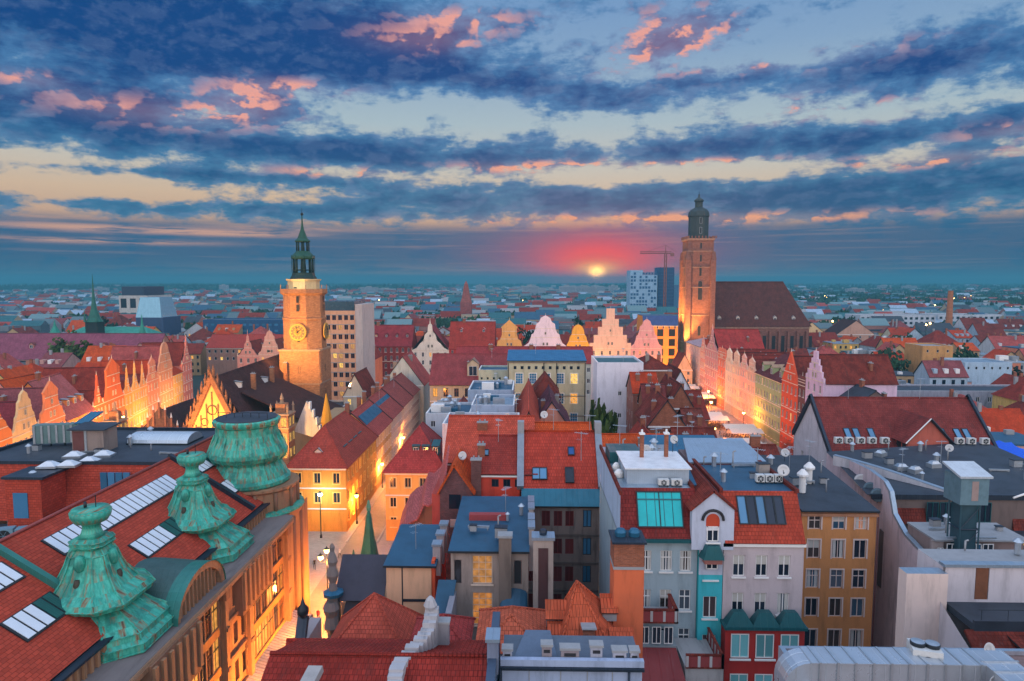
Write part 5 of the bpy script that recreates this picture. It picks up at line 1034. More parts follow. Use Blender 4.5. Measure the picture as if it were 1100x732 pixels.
# ------------------------------------------------------------------ street of long houses left of the middle
YW = P(226,158,74,.3)
t = house('street_house', 'long yellow corner house with hipped red roof facing the small square', 'house', -43.0, -32.6, 117, 141, 11.8, YW, 'hip', 6.6, tile((.42,.075,.05),.34,.3), over=.5,
  front=[wins(3,1.2,1.9,1.0,3.6,2,'2sr',P(250,205,120),GLASS), wins(2,1.1,2.4,1,3,0,'a',WHITE,zs=[1.2],us=[5.6,8.4])], right=wins(8,1.1,1.8,1.0,3.6,3,'2sr',P(250,205,120),GLASS,lit=.05), base=(3.6,P(235,160,70)), bands=(4.1,7.9))
dormer(t, 5, 1.6, 13.2, 1.5, 1.0, 'g', WHITE, GREY)
for i in range(4): dormer(t, 8.6, 6.2+i*3.6, 13.0, 2.2, 1.3, 's', TEALM, TEALM, rz=pi/2)
y = 141.2; k = 0
for (ln, wc, lab) in ((16,P(225,170,110),'tan'),(14,P(214,180,170),'grey pink'),(15,P(226,190,172),'pale peach'),(12,P(210,170,160),'dusty rose')):
    t = house('street_house', 'long %s terrace house with dormer strip, %s in the narrow street' % (lab, ['second','third','fourth','fifth'][k]), 'house', -43.0, -32.6, y, y+ln-.1, 12.2+.3*k, wc, 'gy', 4.6, tile((.44-.03*k,.085,.07),.34,.3), over=.5, right=wins(int(ln/1.9),.95,1.7,.9,3.3,4,'2sr',P(240,220,205),GLASS,lit=.06), group='terrace houses along the narrow street')
    b = MB(); b.slab([(8.4,.3,14.3),(8.4,ln-.4,14.3),(6.6,ln-.4,16.2),(6.6,.3,16.2)],.15,BLUEM); b.box(7.0,8.2,.6,ln-.6,12.6,14.2,P(190,185,190)); b.obj('dormer_strip', t)
    for i in range(int(ln/1.8)): window(t, (8.22, 1.4+i*1.75, 13.0), pi/2, .9, 1.0, '2', WHITE)
    for c_ in ((3.0, ln*.3),(3.6, ln*.8)): chimney(t, c_[0], c_[1], 14.5, 18.2, .9, .6)
    y += ln; k += 1
# houses beyond, round the end of that street
house('town_house', 'pale house with steep pink gable roof at the far end of the street', 'house', -44, -31.5, 200, 216, 14, P(190,195,190), 'gy', 8.5, PINKT, front=wins(2,1,1.6,1,3.2,1,'2'), chim=((.3,.1,1.5),(.6,.4,1.2)))
house('town_house', 'small cream gable house with tall windows left of the pink gable roof', 'house', -52, -45.5, 186, 200, 13, P(215,195,170), 'gy', 6, DKRED, front=wins(2,1,1.6,1,3.2,2,'2',lit=.5), chim=((.3,.3,1.5),))
house('town_house', 'white low house with flat grey roof below the concrete office tower', 'house', -60, -50.5, 178, 190, 10.5, P(190,180,175), 'flat', flatm=BITUM, front=wins(3,1,1.5,1,3.2,2,'2',lit=.4))
house('council_building', 'wide building with long pinkish red roof and cream facade behind the street', 'building', -27.5, -3.5, 186, 202, 16.5, P(196,178,150), 'gx', 7.4, tile((.34,.065,.065),.36,.4), over=.6, front=wins(8,1.3,2.4,1.3,4.2,3,'x',P(120,80,70),GLASS,lit=.08), chim=((.45,.3,1),), bands=(11.4,), near=False, dorm=(1,'g',3.2,3.4,STONE,.12))
house('council_building', 'pale green rendered rear wing under the long red roof', 'building', -13, 1.5, 176, 185.6, 21.3, P(170,182,170,.4), 'flat', flatm=BITBLUE, front=[wins(9,.5,.6,1.5,3,1,'',DARK), wins(5,1.1,1.7,3.6,3.6,3,'2')])
t = house('arcade_building', 'pale green four storey building with blue roof and round arched passage', 'building', -5.0, 14.4, 165, 175.5, 25.4, P(188,186,160,.35), 'shed', 1.6, seam((.02,.16,.32),.6), over=.4,
   front=[wins(5,1.8,2.6,3.0,5.0,3,'gr',WHITE,GLASSB,mx=1.2,lit=.10), wins(10,.7,.8,1.2,3,1,'',DARK,mx=1)], bands=(16.6,11.6), trim=P(130,120,110))
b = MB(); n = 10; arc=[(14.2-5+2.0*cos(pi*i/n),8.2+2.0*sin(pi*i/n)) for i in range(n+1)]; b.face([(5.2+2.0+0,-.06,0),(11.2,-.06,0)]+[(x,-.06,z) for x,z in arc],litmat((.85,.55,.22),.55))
for (x,z),(x2,z2) in zip(arc,arc[1:]): b.bar((x,-.1,z),(x2,-.1,z2),.28,P(200,170,120),4)
b.obj('arch', t); b = MB()
for x_ in (0.2, 9.0, 12.2, 19.2): b.bar((x_,-.12,25),(x_,-.12,0),.10,DARK,5)
b.obj('downpipe', t)
house('white_rear_house', 'tall house with a big blank white rear wall right of the arch', 'house', 15.5, 25.8, 149, 163, 26.6, P(222,222,232,.25), 'flat', 2.6, TEALM, flatm=TEALM, front=wins(1,.8,1.0,6,5,2,'2'))
house('brick_house', 'brown brick house with small dark windows beside the blank white wall', 'house', 25.9, 32.6, 152, 166, 25.2, BRICKR, 'hip', 2.2, DKRED, front=wins(3,.8,1.1,2,3.2,3,'2'), chim=((.3,.3,1.5),(.7,.3,1.5)))
house('town_house', 'white gable house end right of the brown brick house', 'house', 32.8, 39.5, 158, 172, 18, P(225,225,232), 'gy', 6, DKRED)
# cluster of flat roofed roof clutter, middle left
FL = [(-14.5,-1.5,112,122,20.5,'white walled',P(205,205,215),seam((.22,.32,.42),.8)),(-19.5,-11.0,126,138,19.5,'pale grey',P(190,200,210),BITBLUE),(-10.6,-2.5,124,136,21.5,'silver grey',P(170,185,205),PALEM),(-12.5,-3.0,138.5,152,22.0,'blue grey',P(160,175,195),BITBLUE),(-20,-13.2,140,154,17.5,'low white',P(215,215,220),GREY)]
for i, (a,c,d,e,z,lb,wm,rm_) in enumerate(FL):
    t = house('flat_house', '%s flat roofed house with rooftop machinery, %s left of the arch building' % (lb, ['nearest','left front one','middle one','furthest right one','furthest left one'][i]), 'house', a, c, d, e, z, wm, 'flat', flatm=rm_, front=wins(3,.9,1.2,1,3.2,2,'2',lit=.1), group='flat roofed houses left of the arch building')
    for j in range(7):
        u, v = random.uniform(1.2, c-a-1.2), random.uniform(1.2, e-d-1.2); s_ = random.uniform(.5, 1.3); b = MB()
        if j % 3 == 0: b.lathe([(.35*s_,0),(.35*s_,1.2*s_),(.55*s_,1.3*s_),(.1,1.7*s_)],8,STEEL,u,v)
        else: b.box(u-s_,u+s_,v-s_*.6,v+s_*.6,0,s_*1.2,random.choice([STEEL,WHITE,BLUEM,GREY])); 
        b.obj('roof_box', t, (0,0,z))
house('town_house', 'steep orange roof with roof windows right of the flat roofs', 'house', -2.6, 3.0, 112, 150, 17.5, P(225,160,90), 'gy', 5.5, tile((.55,.09,.05),.34,.35), right=wins(10,.9,1.6,1,3.3,4,'2',lit=.2))
house('town_house', 'little pink gable house in the courtyard before the arch building', 'house', 1.8, 6.6, 112, 124, 14, P(235,190,190), 'gy', 4.6, PINKT, chim=((.8,.2,1.2),))
house('town_house', 'mottled dark purple roofed house in front of the arch building', 'house', .8, 8.4, 126, 146, 16.8, P(200,140,120), 'gy', 5.4, tile((.16,.05,.07),.36,.9), chim=((.3,.3,1.2),(.7,.6,1.2)), front=wins(2,.9,1.3,1,3,1,'2'))
house('town_house', 'dark red steep roof peak just left of the arched passage', 'house', 1.0, 7.0, 147, 159, 19.5, P(170,90,80), 'hip', 4.6, DKRED)
# jumble of old tiled roofs right of the white wall
JR = [(16.4,22.8,103,117,16.4,4.2,'gy',MAROON,'maroon'),(23.0,29.6,100,112,17.4,4.2,'gx',DKRED,'dark mottled'),(21.5,28.0,118,131,19.6,4.4,'gy',DKRED,'stained dark'),(28.2,31.8,115,130,17.2,4.4,'gx',tile((.27,.06,.04),.34,.8),'rusty'),(23.0,27.5,132,138,20.6,3.6,'gx',tile((.24,.05,.045),.34,.7),'soot stained'),(27.7,32.9,132,147,20.2,4.4,'gy',DKRED,'patched'),(33.0,36.5,134,149,17.6,4.2,'gx',MAROON,'wine red'),(22.0,27.4,139,148,22.0,3.4,'gx',RED,'brighter red')]
for i, (a,c,d,e,z,rh,k_,rm_,lb) in enumerate(JR):
    house('old_house', '%s tiled old roof beside the square, %s' % (lb, ['nearest left','nearest right','second on the right','at the square edge','on the left behind the maroon one','behind the stained one','at the far edge by the square','furthest left'][i]), 'house', a, c, d, e, z, random.choice([BRICKR,P(160,105,90,.6),BRICKR,P(190,150,130,.6)]), k_, rh, rm_, over=.5, front=wins(2,.9,1.4,1,3.2,3,'2',lit=.05), left=wins(3,.9,1.4,1,3.2,3,'2'),
      chim=((.25,.3,1.2,BRICKR),(.7,.25,1.4,BRICKR),(.5,.7,1.2,BRICKR)), group='old tiled roofs beside the market square')
house('old_house', 'long low brick red roof strip just behind the penthouse', 'house', 9, 20, 86, 97, 21.2, P(200,120,90), 'gx', 2.6, ORANGE, chim=((.6,.3,1.0),))
house('glazed_roof_house', 'low roof with a row of blue roof windows behind the penthouse', 'house', 14.5, 23.5, 76, 84, 23.4, P(150,150,160), 'shed', 2.0, BLUEM)
house('old_house', 'orange tiled strip of roof right behind the bright red courtyard roof', 'house', -2, 8.6, 87, 96, 23.2, P(200,120,90), 'gx', 2.2, ORANGE)
house('gable_dormer_house', 'small red gable front with a pointed window near the square', 'house', 22, 29, 88, 97, 18.5, P(200,110,90), 'gy', 4.2, RED, front=wins(1,1.0,1.2,.5,3,1,'2'))
# ------------------------------------------------------------------ town hall
def townhall():
    RX, RY = -72., 150.; t = thing('town_hall', 'gothic brick town hall with floodlit triangular gables and dark steep roofs', 'town hall', (RX, RY, 0)); TB = brick((.42,.16,.06),.5,.16,.02); CR = plaster(lin(250,205,110),.2); DR = tile((.075,.032,.030),.36,.45)
    b = MB(); b.box(-7,9,0,44,0,12.2,TB); b.box(-19.5,-7.004,3,40,0,9.6,TB); b.obj('wall', t)
    b = MB(); b.slab([(-8.4,.3,9.2),(0,.3,23.4),(0,44,24.2),(-8.4,44,9.2)],.3,DR); b.slab([(10.4,.3,9.2),(0.01,.3,23.4),(.01,44,24.2),(10.4,44,9.2)],.3,DR); b.obj('roof', t)
    b = MB(); b.slab([(-20.5,3,8.9),(-14,3,15.2),(-14,40,15.2),(-20.5,40,8.9)],.3,DR); b.slab([(-7,3,8.4),(-13.99,3,15.2),(-13.99,40,15.2),(-7,40,8.4)],.3,DR); b.obj('side_roof', t)
    # great gable
    g = MB(); g.extr([(7.2,0),(7.2,9.0),(0,24.4),(-7.2,9.0),(-7.2,0)],-.4,.25,TB); g.face([(-5.6,-.43,9.6),(5.6,-.43,9.6),(0,-.43,21.6)],CR)
    for s in (-1,1):
        g.slab([(s*7.5,-.7,9.1),(s*6.2,-.7,9.1),(0,-.7,22.3),(0,-.7,24.8)],.4,brick((.50,.17,.05),.5,.16,.02))
        for k in range(8): u=.06+k*.125; x_=s*7.3*(1-u); z_=9.0+15.4*u; g.box(x_-.22,x_+.22,-.7,0,z_,z_+1.7,TB); g.lathe([(.30,z_+1.7),(.02,z_+3.0)],4,TB,x_,-.35)
    for i,(x_,h) in enumerate(((-3.9,2.8),(-2.7,5.0),(-1.35,7.6),(0,10.4),(1.35,7.6),(2.7,5.0),(3.9,2.8))): g.box(x_-.14,x_+.14,-.62,-.44,9.6,9.6+h,brick((.34,.13,.05),.5,.16,.02))
    for (x_,z_,r_) in ((0,15.8,1.1),(-1.9,13.,.85),(1.9,13.,.85),(-3.2,11.2,.65),(3.2,11.2,.65)):
        for i in range(12): a,c=2*pi*i/12,2*pi*(i+1)/12; g.bar((x_+r_*cos(a),-.6,z_+r_*sin(a)),(x_+r_*cos(c),-.6,z_+r_*sin(c)),.11,brick((.30,.11,.05),.5,.16,.02),4)
    g.obj('gable', t)
    g = MB(); g.extr([(-8.2,8.6),(-14,15.9),(-19.8,8.6)],2.6,2.99,brick((.14,.06,.04),.5,.16,.02))
    for k in range(9): u=k/8; x_=-19.6+11.2*u; z_=8.6+7.3*(1-abs(2*u-1)); g.box(x_-.2,x_+.2,2.3,2.596,z_-2.6,z_+1.2,BRICKT); g.lathe([(.28,z_+1.2),(.02,z_+2.4)],4,WHITE,x_,2.45)
    g.obj('gable', t)
    # glowing oriels / turrets
    def oriel(x_,y_,w,z1,nm):
        o_ = thing0(nm, t, (x_,y_,0)); q=MB(); q.box(-w,w,-w,w,0,z1,BRICKO); q.box(-w-.2,w+.2,-w-.2,w+.2,z1-3.0,z1-2.7,SAND); q.box(-w-.25,w+.25,-w-.25,w+.25,z1,z1+.35,SAND); q.box(-w*.55,w*.55,-w*.55,w*.55,z1+.35,z1+2.4,BRICKO)
        for sx in (-1,1): 
            for sy in (-1,1): q.lathe([(.28,z1+.35),(.22,z1+1.6),(.34,z1+1.7),(.02,z1+2.7)],6,SAND,sx*w*.92,sy*w*.92)
        q.lathe([(.5,z1+2.4),(.35,z1+3.2),(.5,z1+3.4),(.02,z1+4.8)],6,SAND); q.obj('wall', o_)
        for z_ in (z1-2.5,z1-6.0,z1-9.5):
            for u in (-w*.5,w*.5): 
                if z_>1: window(o_,(u,-w-.16,z_),0,w*.62,2.0,'2r',SAND,LITY); window(o_,(w+.16,u,z_),pi/2,w*.62,2.0,'2r',SAND,LITY)
    oriel(-22.6,-.5,1.7,13.2,'oriel'); oriel(17.2,-3.5,2.0,15.6,'oriel')
    for y_ in (12,24,34): chimney(t, 4.5, y_, 17, 22.5, 1.0,.8, TB)
    for (y_, u) in ((8,3.2),(16,6.5),(22,4),(30,6)): dormer(t, u, y_, 24.2-u*1.13-.3, .9, .7, 's', WHITE, GREY, rz=pi/2)
    # eastern range right of the tower
    b = MB(); b.box(10.2,24,6,26,0,11.5,plaster((.40,.26,.14),.5)); b.obj('east_wall', t); b=MB(); b.slab([(4.0,6,19.0),(4.0,30,19.0),(24.6,30,9.6),(24.6,6,9.6)],.3,DR); b.obj('east_roof', t)
    for x_ in (17,):
        g=MB(); g.extr([(18.6,8.5),(24.8,8.5),(21.0,17.6)][::-1] if 0 else [(24.8,8.5),(21.0,17.6),(18.0,10.5)],1.5,2.2,P(215,205,195)); 
        for k in range(5): u=k/5; g.box(24.8-3.8*u-.2,24.8-3.8*u+.2,1.2,2.4,8.5+9.1*u,10.2+9.1*u,WHITE)
        g.obj('white_gable', t)
    b=MB(); b.lathe([(1.15,0),(1.15,12.5),(1.4,12.8),(.1,19.5)],8,P(230,165,60),25.8,1); b.obj('stair_turret', t)
    # tower
    T = thing0('tower', t, (7.9,41,0)); b=MB(); w=5.6; TG=brick((.46,.20,.08),.6,.18,.02); b.box(-w,w,-w,w,0,25.6,TG); b.box(-w-.3,w+.3,-w-.3,w+.3,25.6,26.1,SAND); b.box(-w-.15,w+.15,-w-.15,w+.15,16.2,16.5,SAND)
    b.lathe([(5.9,26.1),(5.9,34.2),(6.1,34.4),(6.1,34.8),(5.75,35),(5.7,41.2),(6.5,41.8),(6.5,43.0),(6.1,43.0),(6.1,42.0),(4.2,42.0)],8,TG,rot=pi/8,cap=False); b.obj('shaft', T)
    b=MB(); b.lathe([(4.4,41.9),(4.4,45.2),(4.8,45.4),(4.9,45.8)],8,P(225,200,150),rot=pi/8)
    for k in range(8): a=pi/8+k*pi/4; b.bar((6.3*cos(a),6.3*sin(a),42.9),(6.3*cos(a),6.3*sin(a),44.2),.14,SAND,5)
    b.obj('gallery', T)
    CP=seam((.008,.035,.026),.5,.5,.2,.6); CPL=seam((.014,.085,.05),.5,.5,.2,.6); b=MB(); b.lathe([(4.7,45.6),(4.5,46.4),(4.0,47.2),(3.8,48.2)],8,CP,rot=pi/8)
    for k in range(8): a=pi/8+k*pi/4; b.bar((3.3*cos(a),3.3*sin(a),48.2),(3.3*cos(a),3.3*sin(a),53.4),.34,CP,6); b.bar((3.9*cos(a),3.9*sin(a),48.2),(4.0*cos(a),4.0*sin(a),54.6),.10,CP,4); a2=a+pi/4; b.bar((3.6*cos(a),3.6*sin(a),49.2),(3.6*cos(a2),3.6*sin(a2),49.2),.16,CP,4)
    b.lathe([(1.1,48.2),(.8,53.4)],8,CP); b.lathe([(3.7,53.2),(4.1,53.6),(4.1,54.2),(3.4,54.9),(2.5,55.8),(2.3,56.2)],8,CPL,rot=pi/8)
    for k in range(8): a=pi/8+k*pi/4; b.bar((2.1*cos(a),2.1*sin(a),56),(2.1*cos(a),2.1*sin(a),59.6),.22,CP,6)
    b.lathe([(.7,56),(.5,59.6)],8,CP); b.lathe([(2.4,59.4),(2.7,59.8),(2.5,60.1),(1.7,60.9),(1.1,62.6),(.55,64.2),(.3,66.2),(.16,69.2)],8,CPL,rot=pi/8); b.lathe([(.1,69.0),(.5,69.4),(.5,69.9),(.1,70.3)],8,IRON,smooth=True); b.bar((0,0,70.2),(0,0,71.8),.08,IRON); b.v = [(p_[0]*.80,p_[1]*.80,45.6+(p_[2]-45.6)*.77) for p_ in b.v]; b.obj('spire', T)
    for k in (5,7,3):
        a=k*pi/4+pi/4*0; a=[-pi/2,0,-pi/4][(5,7,3).index(k)]
        if a==-pi/4: continue
        c_=MB(); c_.lathe([(2.4,0),(2.4,.25),(2.15,.3)],24,P(205,160,80)); c_.lathe([(1.95,.31),(1.9,.34)],24,flat((.16,.11,.05),.6)); c_.lathe([(1.1,.345),(1.05,.36)],24,P(200,150,70))
        for m_ in range(12): q=m_*pi/6; c_.bar((1.5*cos(q),1.5*sin(q),.36),(1.85*cos(q),1.85*sin(q),.36),.07,P(225,190,100)); c_.bar((0,0,.37),(1.0*cos(q),1.0*sin(q),.37),.05,DARK)
        c_.bar((0,0,.42),(.9,.8,.42),.09,DARK); c_.bar((0,0,.42),(-.3,1.6,.42),.07,DARK)
        d=6.0; o_=c_.obj('clock', T, (d*cos(a),d*sin(a),31.0)); o_.rotation_euler=(pi/2,0,a+pi/2)
    for (z_,xs) in ((9,(0,)),(12.5,(0,)),(19.5,(0,)),(36.8,(0,)),(39.2,(0,)),(28.2,(0,))):
        for x_ in xs: q=5.7 if z_>26 else w+.05; window(T,(x_,-q-.1,z_),0,.7,1.8,'a',DARK,DARK); window(T,(q+.1,x_,z_),pi/2,.7,1.8,'a',DARK,DARK)
    return t
townhall()
# concrete office tower
t = house('office_tower', 'ten storey concrete office tower with glazed blue top storey behind the clock tower', 'office tower', -72.8, -60.2, 232, 250, 34.5, P(220,168,132,.4), 'flat', trim=GREY,
   front=wins(6,1.35,1.9,.9,3.35,9,'2',P(150,100,90),GLASS,lit=.28,lits=[LITY,litmat((1,.5,.12),.8)]), right=wins(6,1.2,1.9,.9,3.35,9,'2',P(130,110,110),GLASS,lit=.1), bands=[33.4-3.35*i for i in range(9)])
b=MB(); b.box(.4,12.2,.8,17,34.6,38.2,seam((.03,.08,.12),1.5,.2)); b.box(12.7,15.2,-.3,18,0,37.2,P(190,180,175)); b.obj('top_storey', t)
# ------------------------------------------------------------------ rows round the market square
def row(x, y, ang, lst, grp, where, depth=13., lamp=None):
    c, s_ = cos(ang), sin(ang); n = len(lst); seen = {}
    ow = ['first','second','third','fourth','fifth','sixth','seventh','eighth','ninth','tenth','eleventh','twelfth','thirteenth','fourteenth']
    for i, (w, z, col, gk, gh, rm_, lb, kw) in enumerate(lst):
        hh = dict(near=False, fgable=(gk, gh) if gk else None, trim=P(235,215,190), group=grp); wl = P(*col, .3) if isinstance(col, tuple) else col
        nn = kw.get('n', max(2, int(w/2.3))); sh = kw.get('sh', 3.5)
        house('market_house', '%s, %s' % (lb, where % ow[i]), 'house', x, x+w-.06, y, y+depth+(i%3), z, wl, 'gy' if gk else 'gx', kw.get('rh', min(gh*.85 if gh else 5, w*.62 if gk else 5.5)), rm_, rz=ang, front=wins(nn, kw.get('ww',1.0), 1.9, .9, sh, 5, '2s', P(240,228,215), GLASS, lit=kw.get('lit',.06)), right=wins(3,.8,1.3,1.2,3.4,3,'2') if kw.get('side') else None,
              base=(3.3, P(*[int(v*.85) for v in col],.4)), bands=[z-.9-1.9-sh*k-.75 for k in (1,3)], chim=((.3,.5,1.4,BRICKR),(.75,.7,1.2,BRICKR)), gm=kw.get('gm'), dorm=kw.get('dorm'), **hh)
        x += w*c; y += w*s_
# right row: facade line x = 69, from far to near
row(69.0, 292, -pi/2, [
 (24,19,(225,190,175),None,0,PALEM,'tall cream corner house with flat looking roof',dict(rh=1.6,n=6)), (7,18,(226,160,140),'bar',5,RED,'rose house with its curved gable',dict(n=5)), (18,19.5,(205,150,145),'pin',9,tile((.44,.05,.04)),'large mauve house with pointed gable and bright red roof',dict(n=6,ww=1.2)), (9,18,(225,130,100),'flat',3.6,DKRED,'salmon house with square topped gable',{}), (8,17.4,(240,215,185),'ped',5,MAROON,'cream house with pediment gable',{}),
 (8,17.4,(236,200,170),'ped',5,DKRED,'pale peach house with pediment gable',{}), (7.5,17.6,(232,178,160),'bar2',4.6,MAROON,'pink house with scrolled gable',{}), (7.5,17.4,(225,185,160),'ped',4.4,DKRED,'beige house with pediment gable',{}),
 (21,17.8,(160,178,130),None,0,tile((.20,.045,.045),.34,.7),'wide pale green house with three little gable dormers',dict(rh=5.5,n=9,dorm=(3,'g',1.8,2.0,SAND,.06))), (11,18.6,(225,95,60),'tri',8.2,DKRED,'bright orange red house with tall stepped triangle gable',dict(n=4)),
 (4.5,19,(120,75,70),'flat',2.5,DKRED,'very thin dark brown house',dict(n=2)), (10,21.5,(225,195,215),'step',7,DKRED,'tall lilac white house with castle like gable',dict(n=3)), (9,15.5,(120,100,95),None,0,BITUM,'brown house with dark purple roof',dict(rh=5.5,side=1))],
 'gabled houses along the right side of the market square', '%s in right market row', 15)
# left row: facing +x, near to far
A97 = R(101)
row(-95.8, 110, A97, [
 (14,15.5,(222,130,70),'round',7,RED,'orange house with rounded gable top',dict(n=4)), (9.8,15.2,(226,190,140),'bar',8.5,tile((.26,.04,.05),.34,.3),'cream house with tall baroque gable and red cap',dict(n=5)), (11,15.6,(232,140,95),'bar2',8.5,PURPT,'salmon house with arched baroque gable',dict(n=4)),
 (14,14.5,(236,150,80),None,0,tile((.50,.14,.13),.34,.3),'low orange house with broad pink mansard roof',dict(n=6,rh=8.5,dorm=(4,'s',1.4,1.5,GREY,.12))), (5.6,14.8,(235,110,70),'pin',7.5,MAROON,'narrow red orange house with pinnacled gable',dict(n=3)), (13,14.8,(232,120,70),'ped',10.5,MAROON,'red and cream striped house with big pediment gable',dict(n=6)),
 (5.2,14.6,(238,170,95),'pin',7,MAROON,'slender yellow orange house with spiky gable',dict(n=2)), (6,14.8,(240,185,110),'pin',7.5,PURPT,'slender gold house with spiky gable',dict(n=3)), (5.4,14.8,(236,170,105),'pin',6.5,MAROON,'small amber house with spiky gable',dict(n=3)),
 (10,15.5,(226,150,120),'bar2',7,RED,'old rose house with scrolled gable',dict(n=4)), (13,17,(222,160,125),'round',9,PINKT,'large tan pink house with domed gable',dict(n=5)), (10,14.5,(240,190,110),None,0,RED,'yellow eaves house behind the thin green spire',dict(rh=5)),
 (11,17,(222,140,125),'pin',9,MAROON,'rose house with high pointed gable',dict(n=4))],
 'gabled houses along the left side of the market square', '%s in left market row', 14)
# far left corner, facing the camera
row(-118, 268, 0., [(9,15,(220,150,135),'pin',10,MAROON,'pale rose house with slender twin stage gable',dict(n=3)),(9,15.5,(226,170,150),'bar',10,MAROON,'pink house with statue topped gable',dict(n=3)),(9,15,(205,195,165),'ped',9,GREY,'grey green house with pediment gable',dict(n=3,lit=.3)),
   (19,14,(205,75,60),'round',12,tile((.45,.06,.05)),'very wide crimson house with broad rounded gable',dict(n=8)),(10,14,(230,130,90),'bar2',8,MAROON,'small orange house with scalloped gable',dict(n=4))],
 'houses at the far left corner of the market square', '%s at far left corner', 14)
# north side, facing the camera behind the long red roofs
row(-74, 292, 0., [(23,17,(150,60,55),None,0,tile((.36,.045,.05)),'long dark red roofed house right of the office tower',dict(rh=8.5,n=9,dorm=(5,'g',1.3,1.2,DKRED,.2))),(16.5,15,(240,225,205),'pin',14,tile((.30,.04,.05)),'white house with sharp ornate triple gable',dict(n=5)),
   (20,16,(190,60,50),None,0,tile((.45,.055,.035)),'house with plain bright red hipped looking roof',dict(rh=11,n=7,dorm=(2,'g',1.4,1.3,WHITE,.3))),(13,16,(238,175,100),'bar2',12.5,MAROON,'yellow house with temple like gable',dict(n=5)),(18.5,16,(242,220,225),'bar',14.5,tile((.32,.045,.05)),'white house with the broad baroque gable',dict(n=5)),
   (10,15.5,(245,180,70),'round',11,MAROON,'small golden yellow gabled house',dict(n=3)),(18,16,(240,195,165),'step',17.5,PINKT,'tall peach stepped gable house with pink roof',dict(n=5)),(13.5,16,(225,165,160),'bar',13,PURPT,'dusky pink house with curved gable',dict(n=5))],
 'houses along the far side of the market square', '%s on the far side', 14)
house('long_house', 'long low crimson roof running in front of the far gabled houses', 'building', -22, 20, 203, 213, 20.5, P(190,195,185), 'gx', 4.2, tile((.38,.055,.055),.34,.4), over=.5, front=wins(14,.9,1.4,1.5,3.4,3,'2'), chim=((.25,.4,1.5,BRICKR),(.55,.4,1.5,BRICKR),(.75,.4,1.5,BRICKR)))
t = house('bank_building', 'orange lit stone bank with dark windows and a blue roof', 'building', 54.5, 71, 318, 336, 24.5, P(232,150,70,.3), 'mans', 4.5, seam((.03,.07,.22),.6,.5,.2), front=[wins(3,3.0,3.4,1.8,4.6,4,'g',DARK,GLASS), wins(6,.8,1.4,.2,3,1,'')], flatm=BITBLUE, over=.5)
house('corner_cottage', 'small cream gabled house at the foot of the tall brick tower', 'house', 60.5, 67, 272, 284, 9.5, P(235,200,160), 'gy', 6.2, DKRED, front=wins(2,1,1.4,.8,3,2,'2'), left=wins(3,1,1.4,.8,3,2,'2'))
